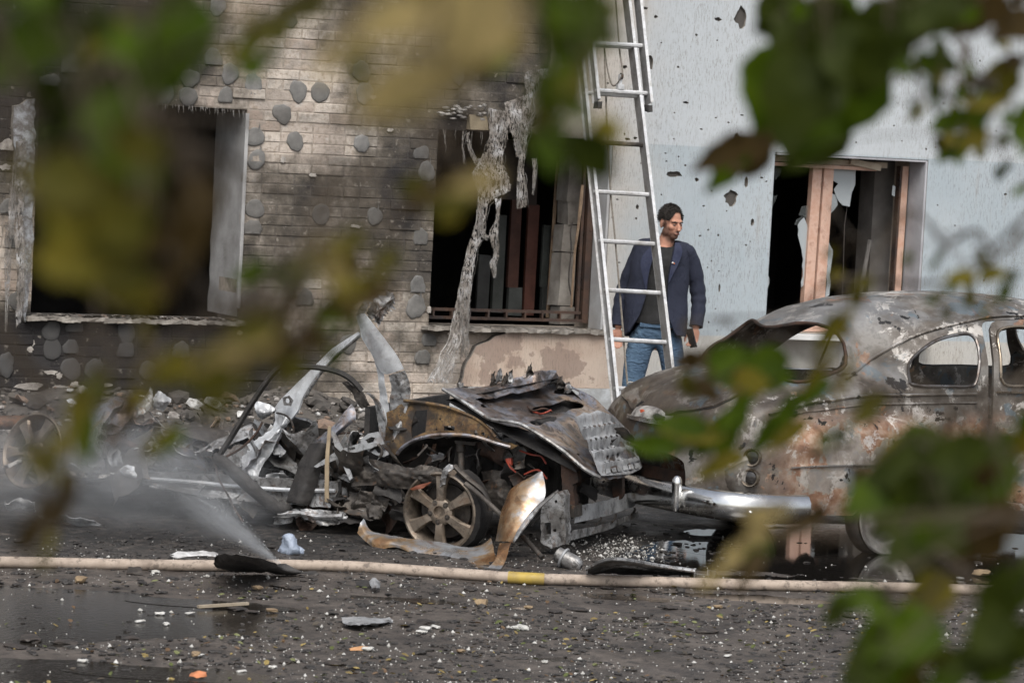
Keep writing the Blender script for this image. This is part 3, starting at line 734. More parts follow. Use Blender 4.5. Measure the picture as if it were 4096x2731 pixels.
mb = MB(); mb.box(((RW[0] + RW[1]) / 2, GY + .03, RW[2] + .035), (RW[1] - RW[0] - .03, .07, .06)); ob('bottom_rail', mb, SALMON_M, WR, smooth=0)
z5 = lambda x, y: (3000 + x / 1.742, y / 1.742)
SH = [[(560, 1150), (700, 1165), (735, 1180), (728, 1290), (705, 1345), (690, 1440), (640, 1430), (600, 1380), (580, 1320), (610, 1280), (560, 1250)], [(545, 1330), (600, 1360), (610, 1430), (560, 1490), (530, 1500)],
      [(150, 1150), (230, 1180), (180, 1260)], [(990, 1290), (1010, 1300), (1005, 1370), (985, 1360)], [(360, 1440), (410, 1430), (400, 1520), (340, 1500)], [(330, 1530), (390, 1500), (385, 1568), (315, 1568)], [(145, 1365), (185, 1362), (150, 1440), (128, 1480)]]
for k, s_ in enumerate(SH):
    lp = [(lambda p: (p.x, p.z))(wal(*z5(*q), GY + .03)) for q in s_]; ob('glass_shard', plate(ragged(lp, .006, .04, k), [], xz(GY + .02 + .01 * (k % 3)), .004), SHARD_M if k in (0, 1, 3) else GLASS_M, WR, smooth=0)
for k, s_ in enumerate([[(3190, 900), (3215, 870), (3228, 900), (3226, 1120), (3205, 1150), (3212, 1040), (3195, 960)], [(3312, 960), (3330, 1000), (3322, 1080), (3316, 1180), (3300, 1190)], [(3060, 1080), (3075, 1110), (3068, 1180), (3050, 1190)]]):
    lp = [(lambda p: (p.x, p.z))(wal(*q, GY + .03)) for q in s_]; ob('glass_shard', plate(ragged(lp, .008, .04, k + 20), [], xz(GY + .025), .004), SHARD_M, WR, smooth=0)
mb = MB(); p = wal(3540, 900, YW + .5); mb.box((p.x, YW + .62, 1.45), (.24, .22, 2.5)); ob('pillar', mb, GREYROOM_M, WR, smooth=0)
mb = MB(); mb.tube([wal(3390, 665, GY + .06), wal(3392, 800, GY + .08), wal(3378, 900, GY + .05), wal(3370, 1180, GY + .05)], .004, 5); ob('cable', mb, CHAR_M, WR)
mb = MB(); mb.tube([wal(3440, 1180, GY + .2), wal(3480, 960, GY + .25)], .018, 6); ob('loose_batten', mb, GREYROOM_M, WR)
mb = MB(); p = wal(3475, 800, YW + .9); mb.box((p.x, YW + .95, 1.4), (.05, .05, 1.9)); ob('pole', mb, simple('blue_pole', (.04, .06, .12), (.03, .04, .07), .6), WR, smooth=0)

# ------------------------------------------------------------------ burnt vintage car
g = G('burnt_car_paint'); v = g.pos(); X, Y_, Z = g.xyz(v)
def cont(sc, a, b, loc=(0, 0, 0), de=8, ro=.62, di=.4): return g.step(g.noise(sc, de, ro, g.mp(v, (1, 1, 1), loc), di), a, b)
col = g.ramp(g.noise(4.5, 8, .65, v), [(.28, (.022, .020, .018)), (.42, (.075, .062, .050)), (.52, (.13, .115, .10)), (.62, (.20, .19, .175)), (.74, (.050, .043, .036))])
up_ = g.step(g.xyz(g.n('NewGeometry').outputs['Normal'])[2], .35, .85)
col = g.mx(g.mt('MULTIPLY', up_, g.mt('MULTIPLY', cont(2.2, .42, .6, (7, 0, 0)), .75)), col, (.21, .215, .22))
low = g.mt('MULTIPLY', g.step(Z, .82, .68), g.step(X, 8.85, 9.2))
rust = g.mt('MULTIPLY', cont(3.6, .46, .485, (2, 5, 1)), low)
rust = g.mt('MAXIMUM', rust, g.mt('MULTIPLY', cont(5.0, .61, .63, (4, 4, 1)), .8))
pale = g.mt('MULTIPLY', low, g.mt('ADD', .35, g.mt('MULTIPLY', cont(2.4, .40, .56, (8, 2, 6)), .5))); col = g.mx(pale, col, g.ramp(g.noise(9, 7, .65, v), [(.3, (.20, .17, .145)), (.5, (.34, .30, .265)), (.7, (.24, .245, .25))]))
rc = g.ramp(g.noise(13, 7, .65, v), [(.28, (.085, .036, .019)), (.42, (.20, .088, .042)), (.52, (.30, .165, .098)), (.62, (.40, .29, .215)), (.74, (.15, .075, .042))])
col = g.mx(g.mt('MULTIPLY', rust, .85), col, rc)
edge = g.mt('MULTIPLY', g.mt('MULTIPLY', cont(3.6, .445, .46, (2, 5, 1)), g.mt('SUBTRACT', 1.0, cont(3.6, .46, .475, (2, 5, 1)))), low); col = g.mx(edge, col, (.30, .27, .22))
trunk = g.mt('MULTIPLY', g.step(X, 9.15, 8.75), g.step(Z, .52, .62))
col = g.mx(g.mt('MULTIPLY', trunk, .85), col, g.ramp(g.noise(7, 8, .68, v, .5), [(.3, (.018, .014, .011)), (.5, (.050, .036, .025)), (.62, (.085, .070, .050)), (.72, (.17, .15, .12))]))
ash = g.mt('MULTIPLY', cont(6.5, .53, .575, (9, 1, 3), 9, .72), g.mt('MULTIPLY', cont(1.5, .40, .54, (1, 8, 2)), g.mt('SUBTRACT', 1.0, g.mt('MULTIPLY', trunk, .75))))
col = g.mx(g.mt('MULTIPLY', ash, .8), col, g.ramp(g.noise(20, 5, .6, v), [(.35, (.46, .43, .39)), (.6, (.60, .575, .54))]))
blue = g.mt('MULTIPLY', cont(4.4, .59, .61, (5, 2, 8)), .5); col = g.mx(blue, col, (.085, .135, .17))
dk = cont(6.5, .63, .645, (3, 3, 9)); col = g.mx(dk, col, (.012, .011, .011))
g.set(col=col, rough=g.mt('SUBTRACT', g.ramp(g.noise(6, 6, .6, v), [(.3, .34), (.6, .66)]), g.mt('MULTIPLY', trunk, .12)), metal=g.ramp(g.noise(4, 4, .6, v), [(.4, .5), (.7, .1)]), spec=.5)
g.bump(g.noise(26, 7, .65, v), .18, .01); g.bump(g.mt('ADD', ash, rust), .12, .003)
BPAINT_M = g.m
g = G('tarnished_chrome'); v = g.pos()
g.set(col=g.ramp(g.noise(6, 6, .6, v), [(.35, (.62, .62, .61)), (.6, (.78, .78, .77)), (.75, (.32, .28, .22))]), metal=1.0, rough=g.ramp(g.noise(9, 5, .6, v), [(.35, .10), (.7, .36)])); g.bump(g.noise(5, 3, .5, v), .08, .01); CHROME_M = g.m
BLACK_M = simple('soot_black', (.012, .011, .011), (.030, .027, .025), .75, sc=9, bump=.5, bsc=50)
RUSTDK_M = simple('dark_rust', (.065, .034, .022), (.022, .018, .016), .8, metal=.3, sc=12, bump=.5, bsc=55)
TYREASH_M = simple('burnt_rim_metal', (.30, .29, .27), (.10, .09, .085), .55, metal=.6, sc=10, bump=.3)
LAMPRIM_M = simple('lamp_rim', (.16, .13, .10), (.30, .25, .19), .3, metal=.9, sc=14)
g = G('dark_lens'); g.set(col=(.02, .018, .017), rough=.12, coat=.4); LENS_M = g.m
ORANGE_M = simple('orange_plastic', (.55, .10, .03), (.35, .06, .02), .5, sc=20)

CH_ = math.radians(4)
CU = Vector((math.cos(CH_), math.sin(CH_), 0)); CV = Vector((-math.sin(CH_), math.cos(CH_), 0)); CP0 = gnd(3530, 2225)
def cw(u, v_, z): return CP0 + CU * (u - .95) + CV * v_ + ZZ * z
VC = .80
def tab(T, x):
    if x <= T[0][0]: return T[0][1]
    for (a, p), (b, q) in zip(T, T[1:]):
        if x <= b:
            f = (x - a) / (b - a); f = f * f * (3 - 2 * f) * .35 + f * .65
            return p + (q - p) * f
    return T[-1][1]
ZT = [(-.14, .52), (-.128, .64), (-.09, .745), (-.02, .825), (.08, .885), (.22, .935), (.32, .965), (.40, 1.005), (.56, 1.14), (.72, 1.25), (.92, 1.33), (1.2, 1.385), (1.5, 1.415), (1.85, 1.43), (2.2, 1.425), (2.5, 1.39), (2.68, 1.33), (2.95, 1.05), (3.06, .955), (3.4, .92), (3.9, .88), (4.15, .82), (4.3, .70), (4.36, .52)]
WT = [(-.14, .42), (-.11, .54), (-.03, .60), (.12, .625), (.35, .635), (.7, .645), (1.1, .655), (1.7, .675), (2.6, .665), (3.0, .60), (3.5, .47), (4.0, .36), (4.3, .26), (4.36, .16)]
ZM = [(-.14, .47), (-.08, .58), (.05, .68), (.25, .78), (.5, .845), (.9, .89), (1.7, .905), (3.0, .90), (3.4, .80), (4.0, .74), (4.36, .48)]
ZB = [(-.14, .33), (0, .30), (.3, .26), (.8, .24), (3.4, .24), (4.0, .34), (4.36, .42)]
INS = [(-.14, 0.0), (.15, .06), (.4, .20), (.95, .26), (1.3, .14), (1.7, 0.0), (5, 0.0)]
def wtop(u, th):
    q = .62 if u < 3.0 else .7; k = min(1.0, th / .42); k = k * k * (3 - 2 * k)
    return tab(WT, u) * max(0.0, math.cos(th)) ** q * (1 - tab(INS, u) * k)
def body_raw(u, t):
    """t 0..1 near sill to roof centre, 1..2 on to the far sill"""
    sg = -1 if t <= 1 else 1; tt = t if t <= 1 else 2 - t
    zt, wm, zm, zb = tab(ZT, u), tab(WT, u), tab(ZM, u), tab(ZB, u)
    if tt < .4:
        f = tt / .4; z = zb + (zm - zb) * f; wv = wm * (1 + .035 * math.sin(f * math.pi)) + .012 * (1 - f)
    else:
        th = (tt - .4) / .6 * math.pi / 2
        z = zm + (zt - zm) * math.sin(th) ** 1.02; wv = wtop(u, th)
    return cw(u, VC + sg * wv, z)
def body_map(u, t, d=0.0, dent=True):
    p = body_raw(u, t)
    if dent: 
        k = nz(p.x * 3, p.y * 3, p.z * 3) * .006
        d = d + k
    if d:
        e = 1e-3; a = body_raw(u + e, t) - body_raw(u - e, t); b = body_raw(u, min(2, t + e)) - body_raw(u, max(0, t - e)); n_ = a.cross(b)
        if n_.length > 1e-12: p = p - n_.normalized() * -d * -1 if False else p + n_.normalized() * d * NSG
    return p
NSG = 1
_p = body_raw(1.7, .3); _a = body_raw(1.701, .3) - _p; _b = body_raw(1.7, .301) - _p
NSG = 1 if _a.cross(_b).dot(CV) > 0 else -1          # thickness grows inwards
def t_of(u, z):
    zt, zm, zb = tab(ZT, u), tab(ZM, u), tab(ZB, u)
    if z <= zm: return .4 * (z - zb) / (zm - zb)
    return .4 + .6 * math.asin(min(1, ((z - zm) / (zt - zm)) ** (1 / 1.02))) / (math.pi / 2)
def t_of_v(u, v_):
    lo, hi = 0.0, math.pi / 2
    for _ in range(40):
        m = (lo + hi) / 2
        if wtop(u, m) > abs(v_): lo = m
        else: hi = m
    t = .4 + .6 * lo / (math.pi / 2); return t if v_ <= 0 else 2 - t
def rounded(pts, k=5):
    P = smoothpath(list(pts) + [pts[0]], k)[:-1]; return [(p.x, p.y) for p in P]
def uz(pts, k=5): return [(u, t_of(u, z)) for u, z in [(p[0], p[1]) for p in rounded([(a, b, 0) for a, b in pts], k)]]
far = lambda lp: [(u, 2 - t) for u, t in lp]
QW = uz([(1.19, .945), (1.24, 1.05), (1.40, 1.165), (1.56, 1.215), (1.655, 1.21), (1.665, 1.10), (1.625, .96), (1.57, .935), (1.4, .932), (1.25, .932)])
def rq(u0, z0, u1, z1, s0=0.0, s1=0.0): return uz([(u0, z0 + .04), (u0 + s0, (z0 + z1) / 2), (u0 + s0 * 2, z1 - .04), (u0 + s0 * 2 + .05, z1), ((u0 + u1) / 2, z1 + .012), (u1 - s1 * 2 - .05, z1), (u1 - s1 * 2, z1 - .04), (u1 - s1, (z0 + z1) / 2), (u1, z0 + .04), (u1 - .04, z0), ((u0 + u1) / 2, z0), (u0 + .04, z0)], 3)
RDOOR = uz([(1.70, .27), (1.70, .5), (1.715, .9), (1.725, 1.2), (1.76, 1.285), (1.85, 1.30), (2.1, 1.31), (2.16, 1.30), (2.17, 1.2), (2.17, .9), (2.17, .5), (2.17, .27), (2.0, .26), (1.85, .26)], 2)
RDWIN = rq(1.765, .945, 2.13, 1.255, .004, 0)
FDWIN = rq(2.22, .945, 2.88, 1.25, 0, .075)
WSH = []
for (u, vv) in rounded([(2.72, -.0, 0), (2.73, -.25, 0), (2.76, -.42, 0), (2.84, -.47, 0), (2.93, -.47, 0), (3.0, -.40, 0), (3.02, -.2, 0), (3.03, 0, 0), (3.02, .2, 0), (3.0, .40, 0), (2.93, .47, 0), (2.84, .47, 0), (2.76, .42, 0), (2.73, .25, 0)], 3): WSH.append((u, t_of_v(u, vv)))
RWIN = []
for (u, vv) in rounded([(.375, 0, 0), (.38, -.22, 0), (.42, -.40, 0), (.52, -.50, 0), (.68, -.515, 0), (.83, -.49, 0), (.875, -.42, 0), (.79, -.28, 0), (.68, -.13, 0), (.645, 0, 0), (.66, .11, 0), (.69, .20, 0), (.71, .28, 0), (.70, .33, 0), (.64, .36, 0), (.56, .36, 0), (.48, .345, 0), (.42, .30, 0), (.385, .18, 0)], 3): RWIN.append((u, t_of_v(u, vv)))
us = [-.14, -.138, -.13, -.12, -.10, -.07, -.03] + [.02 + i * .05 for i in range(86)] + [4.30, 4.33, 4.35, 4.36]
OUTL = [(u, 0.0) for u in us] + [(4.36, t / 24) for t in range(1, 48)] + [(u, 2.0) for u in reversed(us)] + [(-.14, 2 - t / 24) for t in range(1, 48)]
VCAR = empty('vintage_car', cw(2.1, .8, 0), 'burnt out vintage sedan with peeling rusty paint and chrome bumper', 'car')
FARDW = far(rq(1.70, .915, 2.19, 1.275, .0, 0))
holes = [QW, far(uz([(.98, .925), (1.03, 1.04), (1.26, 1.165), (1.50, 1.225), (1.655, 1.22), (1.665, 1.10), (1.645, .94), (1.57, .925), (1.4, .918), (1.15, .915)])), RDOOR, FARDW, FDWIN, far(FDWIN), WSH, RWIN]
ob('body', plate(OUTL, holes, body_map, .006, .052), BPAINT_M, VCAR, smooth=45)
def seam(lp, r, m, name, off=-.004, closed=True):
    P = [body_map(u, t, off) for u, t in lp]; mb = MB(); mb.tube(P + ([P[0], P[1]] if closed else []), r, 6, False); return ob(name, mb, m, VCAR, smooth=60)
QRIM_M = simple('window_rim', (.20, .20, .20), (.09, .07, .06), .35, metal=.85, sc=14)
seam(QW, .010, QRIM_M, 'window_frame'); seam(RWIN, .011, RUSTDK_M, 'window_frame'); seam(FDWIN, .009, BPAINT_M, 'window_frame'); seam(WSH, .010, BPAINT_M, 'window_frame'); seam(FARDW, .009, BLACK_M, 'window_frame'); seam(far(FDWIN), .009, BLACK_M, 'window_frame')
for sg in (0, 1):   # drip rails
    lp = [(u, t_of(u, z)) for u, z in [(.80, .955), (.95, 1.02), (1.1, 1.105), (1.28, 1.19), (1.5, 1.255), (1.75, 1.305), (2.1, 1.325), (2.4, 1.31), (2.62, 1.25)]]
    lp = [(p.x, p.y) for p in smoothpath([(a, b, 0) for a, b in lp], 4)]; seam(far(lp) if sg else lp, .009, BPAINT_M, 'drip_rail', -.006, False)
    lp = [(.25 + .06 * i, t_of(.25 + .06 * i, tab(ZM, .25 + .06 * i) - .012)) for i in range(24)]; seam(far(lp) if sg else lp, .008, BPAINT_M, 'belt_moulding', -.004, False)
    lp = [(p[0], p[1] - .03) for p in lp]; seam(far(lp) if sg else lp, .005, BPAINT_M, 'belt_moulding', -.003, False)
# rear window division seen as the bent centre strip, and the parcel shelf wires
P = [body_map(u, 1.0, .004) for u in (.50, .6, .7, .8, .865)]; mb = MB(); 
for i in range(7): pass
mb.tube([cw(.39, .83, .99), cw(.46, .66, .99), cw(.60, .48, .99), cw(.78, .34, 1.0)], [.006, .009, .008, .005], 5); ob('trim_strip', mb, CHROME_M, VCAR)
mb = MB(); mb.tube([cw(.40, .98, .995), cw(.44, .85, 1.0), cw(.52, .62, 1.0), cw(.68, .44, .99)], .004, 5); ob('trim_strip', mb, BLACK_M, VCAR)
# trunk lid: a proud panel with its lip, handle and lamp housing
TL = []
for (u, vv) in rounded([(.30, 0, 0), (.295, -.2, 0), (.285, -.36, 0), (.22, -.45, 0), (.10, -.48, 0), (-.02, -.44, 0), (-.085, -.26, 0), (-.105, -.14, 0), (-.108, 0, 0), (-.105, .14, 0), (-.085, .26, 0), (-.02, .44, 0), (.10, .48, 0), (.22, .45, 0), (.285, .36, 0), (.295, .2, 0)], 3): TL.append((u, t_of_v(u, max(-.999 * tab(WT, u), min(.999 * tab(WT, u), vv)))))
ob('trunk_lid', plate(TL, [], lambda u, t, d: body_map(u, t, d - .016), .02, .05), BPAINT_M, VCAR, smooth=45)
seam(TL, .005, BLACK_M, 'trunk_gap', -.003)
mb = MB()
for k in range(3): mb.tube([cw(-.135 + .02 * abs(i - 4) ** 2 / 16, .8 + (i - 4) * .062 - .02, .665 + .008 * k) for i in range(9)], .0045, 5)
ob('trunk_trim', mb, CHROME_M, VCAR)
lamp = sheet([[cw(-.11, .56, .68), cw(-.15, .7, .685), cw(-.15, .9, .685), cw(-.11, 1.0, .68)], [cw(-.09, .58, .72), cw(-.12, .7, .735), cw(-.12, .9, .735), cw(-.09, .98, .72)], [cw(-.03, .6, .745), cw(-.04, .7, .76), cw(-.04, .9, .76), cw(-.03, .96, .745)]], 14, 6, .003, .006, 14, 2.0, .05)
ob('lamp_housing', lamp, simple('ashen_metal', (.40, .39, .37), (.10, .09, .085), .6, metal=.3, sc=16, bump=.5), VCAR)
mb = MB(); mb.tube([cw(-.125, .78, .712), cw(-.13, .84, .716), cw(-.12, .90, .714)], [.012, .018, .012], 7); ob('lamp_stub', mb, ORANGE_M, VCAR)
mb = MB(); mb.tube([cw(-.13, .62, .70), cw(-.145, .67, .705), cw(-.13, .72, .705)], [.012, .02, .012], 7); ob('lamp_stub', mb, BLACK_M, VCAR)

# pontoon fenders
def fender(side, u0, u1, zt, arch=None, tail=True):
    """side -1 near, 1 far. lofted over (s 0..1 along, q 0..1 from inner top edge over the crown to the skirt)"""
    def fm(s, q, d=0.0):
        u = u0 + (u1 - u0) * s; e = max(0.0, math.sin(math.pi * min(1, max(0, s)) ** .92)) ** .36
        ztop = .40 + (zt - .40) * e * (1 - .10 * max(0, s - .5)); half = tab(WT, u); inner = min(half - .06, .60); outer = inner + (.80 - inner) * (.15 + .85 * e ** .8)
        zb = .225 + .05 * (1 - e)
        if q < .5:
            th = q / .5 * math.pi / 2; vv = inner + (outer - inner) * math.sin(th) ** .95; z = ztop - (ztop - .46) * .62 * (1 - math.cos(th))
        else:
            f = (q - .5) / .5; zz = ztop - (ztop - .46) * .62; z = zz + (zb - zz) * f; vv = outer - .035 * f * f
        if tail: u -= .09 * math.sin(math.pi * min(1, q)) * max(0, 1 - s * 5)
        p = cw(u, VC + side * vv, z); k = .007 * nz(p.x * 4, p.y * 4, p.z * 4)
        return p + CV * (-side * (d + k) * (.3 + .7 * min(1, q * 1.6))) + ZZ * (-d * max(0, 1 - q * 2))
    N = 44; ss = [i / N for i in range(N + 1)]
    o = [(s, 0.0) for s in ss] + [(1.0, j / 20) for j in range(1, 20)]
    bot = []
    for s in reversed(ss):
        q = 1.0
        if arch:
            u = u0 + (u1 - u0) * s; dd = abs(u - arch[0]) / arch[1]
            if dd < 1: q = 1.0 - arch[2] * math.sqrt(1 - dd * dd)
        bot.append((s, q))
    o += bot + [(0.0, 1 - j / 20) for j in range(1, 20)]
    return ob('fender', plate(o, [], fm, .005, .035), BPAINT_M, VCAR, smooth=50), fm
fr, FM = fender(-1, .055, 1.68, .79, (1.02, .24, .16))
fender(1, .055, 1.68, .79, (1.02, .24, .16)); fender(-1, 2.7, 4.28, .80, (3.55, .40, .55), False); fender(1, 2.7, 4.28, .80, (3.55, .40, .55), False)
mb = MB(); mb.tube([FM(.17 + .012 * i, .60 + .0003 * i, -.006) for i in range(44)], .009, 6, True, 0, .6); ob('fender_strip', mb, CHROME_M, fr)
for (ff, q, z) in ((.062, .44, .53), (.056, .66, .42)):
    p = FM(ff, q, 0); nrm = (-CU * .80 - CV * .60).normalized(); M4 = Matrix.Translation(p + nrm * .004) @ nrm.to_track_quat('Z', 'Y').to_matrix().to_4x4()
    mb = MB(); mb.lathe([(.050, -.02), (.052, .006), (.046, .016), (.040, .014), (.038, .004)], 24, M4); tl = ob('tail_lamp', mb, LAMPRIM_M, VCAR)
    mb = MB(); mb.lathe([(.039, .004), (.030, .009), (.016, .012), (.0005, .013)], 20, M4); ob('lens', mb, LENS_M, tl)
# bumper
def bumper(pts, name='bumper'):
    P = smoothpath(pts, 6); mb = MB(); n = 10; vs = []; m = len(P)
    prof = [(-.024, -.086), (.014, -.076), (.036, -.046), (.042, -.008), (.038, .034), (.016, .068), (-.016, .076), (-.03, .056), (-.012, 0), (-.03, -.056)]
    for i, p in enumerate(P):
        t = (P[min(i + 1, m - 1)] - P[max(i - 1, 0)]).normalized(); o_ = t.cross(ZZ).normalized()
        if (o_.dot(p - cw(2.1, .8, .3))) < 0: o_ = -o_
        for a, b in prof: vs.append(p + o_ * a + ZZ * b)
    fs = [(i * n + k, i * n + (k + 1) % n, (i + 1) * n + (k + 1) % n, (i + 1) * n + k) for i in range(m - 1) for k in range(n)] + [tuple(range(n)), tuple((m - 1) * n + k for k in range(n))]
    mb.add(vs, fs); return ob(name, mb, CHROME_M, VCAR, smooth=50)
bp = bumper([cw(.40, -.03, .275), cw(.15, -.025, .282), cw(-.05, .05, .288), (cw(-.14, .3, .29)), cw(-.185, .8, .29), cw(-.14, 1.3, .29), cw(-.05, 1.55, .288), cw(.15, 1.625, .282), cw(.40, 1.63, .275)])
for vv in (.34, 1.26):
    mb = MB(); mb.lathe([(.004, .118), (.018, .112), (.027, .095), (.028, .07), (.024, .0), (.026, -.05), (.016, -.075), (.002, -.08)], 16, Matrix.Translation(cw(-.205, vv, .30))); ob('bumper_guard', mb, CHROME_M, VCAR)
for u in (.02, .25):
    mb = MB(); mb.lathe([(.012, -.004), (.012, .004), (.006, .010), (.0005, .011)], 10, Matrix.Translation(cw(u, -.052, .262)) @ (-CV).to_track_quat('Z', 'Y').to_matrix().to_4x4()); ob('bolt', mb, CHROME_M, bp)
bumper([cw(3.95, -.02, .30), cw(4.3, .1, .30), cw(4.46, .45, .30), cw(4.5, .8, .30), cw(4.46, 1.15, .30), cw(4.3, 1.5, .30), cw(3.95, 1.62, .30)])
# rear valance, sill, floor, interior
mb = MB(); mb.bar(cw(-.02, .25, .33), cw(-.02, 1.35, .33), .02, .16); ob('rear_valance', mb, RUSTDK_M, VCAR)
mb = MB(); mb.box(cw(2.1, .8, .27), (3.5, 1.2, .03), Matrix.Rotation(CH_, 3, 'Z')); ob('floor_pan', mb, BLACK_M, VCAR)
for vv in (.1, 1.5): mb = MB(); mb.bar(cw(1.6, vv, .26), cw(2.8, vv, .26), .16, .04); ob('running_board', mb, BPAINT_M, VCAR)
mb = MB(); mb.tube([cw(.3, .8, .2), cw(.9, .8, .22), cw(1.02, .8, .2)], [.03, .05, .11], 10); mb.bar(cw(1.02, .2, .2), cw(1.02, 1.4, .2), .07, .07); ob('rear_axle', mb, BLACK_M, VCAR)
mb = MB(); mb.tube([cw(.05, .72, .24), cw(.5, .72, .22), cw(.7, .72, .22)], .075, 10); ob('fuel_tank', mb, BLACK_M, VCAR)
def wheel_v(u, vv, side):
    M4 = Matrix.Translation(cw(u, vv, .205)) @ (CV * side).to_track_quat('Z', 'Y').to_matrix().to_4x4()
    mb = MB(); mb.lathe([(.205, -.07), (.20, -.06), (.175, -.05), (.17, .0), (.178, .035), (.203, .05), (.207, .058), (.198, .062), (.176, .045), (.160, .028), (.150, .01), (.135, .004), (.115, .012), (.085, .03), (.055, .033), (.05, .045), (.03, .055), (.0005, .058)], 40, M4)
    w_ = ob('wheel', mb, TYREASH_M, VCAR, smooth=50)
    mb = MB(); mb.lathe([(.206, -.085), (.222, -.06), (.224, -.02), (.220, .02), (.206, .04), (.2, .0)], 32, M4, 0, True); ob('tyre_remains', mb, BLACK_M, w_)
wheel_v(1.02, .105, -1); wheel_v(1.02, 1.495, 1); wheel_v(3.55, .12, -1); wheel_v(3.55, 1.48, 1)
# rear door hanging ajar
HG = body_raw(1.70, .2); ROTD = Matrix.Rotation(math.radians(-9), 3, 'Z')
def door_map(u, t, d=0.0):
    p = body_map(u, t, d - .004); return HG + ROTD @ (p - HG) + CU * .02
DO = [(1.935 + (u - 1.935) * .965, .0 + t * .995 + .004) for u, t in RDOOR]
dr = ob('rear_door', plate(DO, [RDWIN], door_map, .022, .05), BPAINT_M, VCAR, smooth=45)
mb = MB(); P = [door_map(u, t, -.004) for u, t in RDWIN]; mb.tube(P + P[:2], .010, 6, False); ob('window_frame', mb, LAMPRIM_M, dr, smooth=60)
mb = MB(); mb.tube([door_map(1.74 + .03 * i, t_of(1.74 + .03 * i, .905), -.012) for i in range(14)], .010, 6, True, 0, .6); ob('belt_moulding', mb, LAMPRIM_M, dr)
# gutted interior
for (u, zz) in ((1.25, .5), (2.2, .5)):
    mb = MB()
    for k in range(9):
        v_ = .22 + k * .145; mb.tube([cw(u + .35, v_, .42), cw(u + .05, v_, .45), cw(u - .08, v_, .60), cw(u - .12, v_, .74)], .010, 5)
    for zz2 in (.5, .6, .72): mb.tube([cw(u - .02 - (zz2 - .45) * .33, .2, zz2), cw(u - .02 - (zz2 - .45) * .33, 1.4, zz2)], .010, 5)
    ob('seat_frame', mb, RUSTDK_M, VCAR)
mb = MB(); mb.box(cw(.62, .8, .82), (.34, 1.0, .02), Matrix.Rotation(CH_, 3, 'Z'), 0, .006); ob('parcel_shelf', mb, BLACK_M, VCAR, smooth=0)
mb = MB(); M4 = Matrix.Translation(cw(2.62, .45, .92)) @ (CU * -.8 + ZZ * .6).to_track_quat('Z', 'Y').to_matrix().to_4x4()
mb.tube([M4 @ Vector((.2 * math.cos(a * math.pi / 12), .2 * math.sin(a * math.pi / 12), 0)) for a in range(25)], .009, 6); mb.tube([M4 @ Vector((0, 0, -.4)), M4 @ Vector((0, 0, 0))], .018, 6); mb.tube([M4 @ Vector((-.2, 0, 0)), M4 @ Vector((.2, 0, 0))], .008, 5)
ob('steering_wheel', mb, BLACK_M, VCAR)
mb = MB(); mb.tube([cw(1.75, 1.28, 1.22), cw(1.70, 1.36, 1.05), cw(1.66, 1.42, .93)], .010, 5); mb.tube([cw(1.55, 1.40, 1.2), cw(1.48, 1.45, .94)], .008, 5); ob('loose_trim', mb, BLACK_M, VCAR)

# ------------------------------------------------------------------ wrecked modern car, blown apart and burnt
def metal(name, stops, rough, metal_, sc=7, bump=.25, sootk=.5, soot=(.02, .018, .017), bsc=35, grime=.75, rustk=.6):
    g = G(name); v = g.pos(); n = g.noise(sc, 8, .65, v, .3)
    c = g.ramp(n, stops)
    c = g.mx(g.mt('MULTIPLY', g.step(g.noise(sc * 2.1, 8, .7, g.mp(v, (1, 1, 1), (1, 7, 4)), .6), .57, .64), rustk), c, g.ramp(g.noise(40, 4, .6, v), [(.35, (.075, .035, .018)), (.65, (.20, .105, .05))]))
    c = g.mx(g.mt('MULTIPLY', g.step(g.noise(sc * .8, 8, .65, g.mp(v, (1, 1, 1), (5, 3, 2)), .4), .46, .62), sootk), c, soot)
    c = g.mx(g.mt('MULTIPLY', g.step(g.noise(sc * 4.5, 9, .72, g.mp(v, (1, 1, 1), (2, 1, 8)), .5), .50, .60), grime), c, (.035, .030, .026))
    g.set(col=c, rough=g.ramp(g.noise(sc * 2, 6, .6, v), [(.3, max(.1, rough - .18)), (.7, min(1, rough + .2))]), metal=metal_)
    g.bump(g.noise(bsc, 6, .6, v), bump, .01); return g.m
WHITE_M = metal('scorched_white_paint', [(.3, (.40, .42, .44)), (.5, (.56, .58, .60)), (.62, (.66, .68, .70)), (.74, (.36, .32, .28))], .38, .2, 3, .1, .4, (.10, .09, .085), 35, .22, .2)
BARE_M = metal('burnt_bare_steel', [(.3, (.10, .095, .09)), (.45, (.24, .235, .23)), (.58, (.40, .41, .42)), (.7, (.20, .13, .085))], .5, .55, 6, .3, .6)
HEAT_M = metal('heat_tinted_steel', [(.28, (.075, .055, .048)), (.42, (.19, .145, .12)), (.5, (.24, .25, .285)), (.58, (.31, .225, .155)), (.70, (.40, .385, .38))], .40, .6, 3.2, .2, .5)
YRUST_M = metal('ochre_rust', [(.3, (.040, .024, .014)), (.45, (.105, .062, .030)), (.56, (.18, .115, .050)), (.7, (.07, .04, .022))], .75, .2, 9, .4, .85)
SILV_M = metal('silver_panel', [(.32, (.10, .055, .03)), (.40, (.26, .135, .06)), (.47, (.36, .25, .15)), (.53, (.33, .33, .335)), (.64, (.38, .41, .44)), (.74, (.16, .10, .06))], .33, .55, 2.4, .12, .4, (.05, .04, .03), 35, .35, .7)
LINER_M = metal('grey_liner', [(.3, (.30, .31, .32)), (.6, (.43, .44, .45)), (.75, (.28, .22, .17))], .55, .4, 5, .2, .3, (.06, .055, .05), 35, .4, .3)
ALLOY_M = metal('dull_alloy', [(.3, (.12, .10, .08)), (.5, (.24, .20, .16)), (.7, (.16, .11, .07))], .42, .6, 5, .2, .5, (.03, .026, .022), 35, .5, .4)
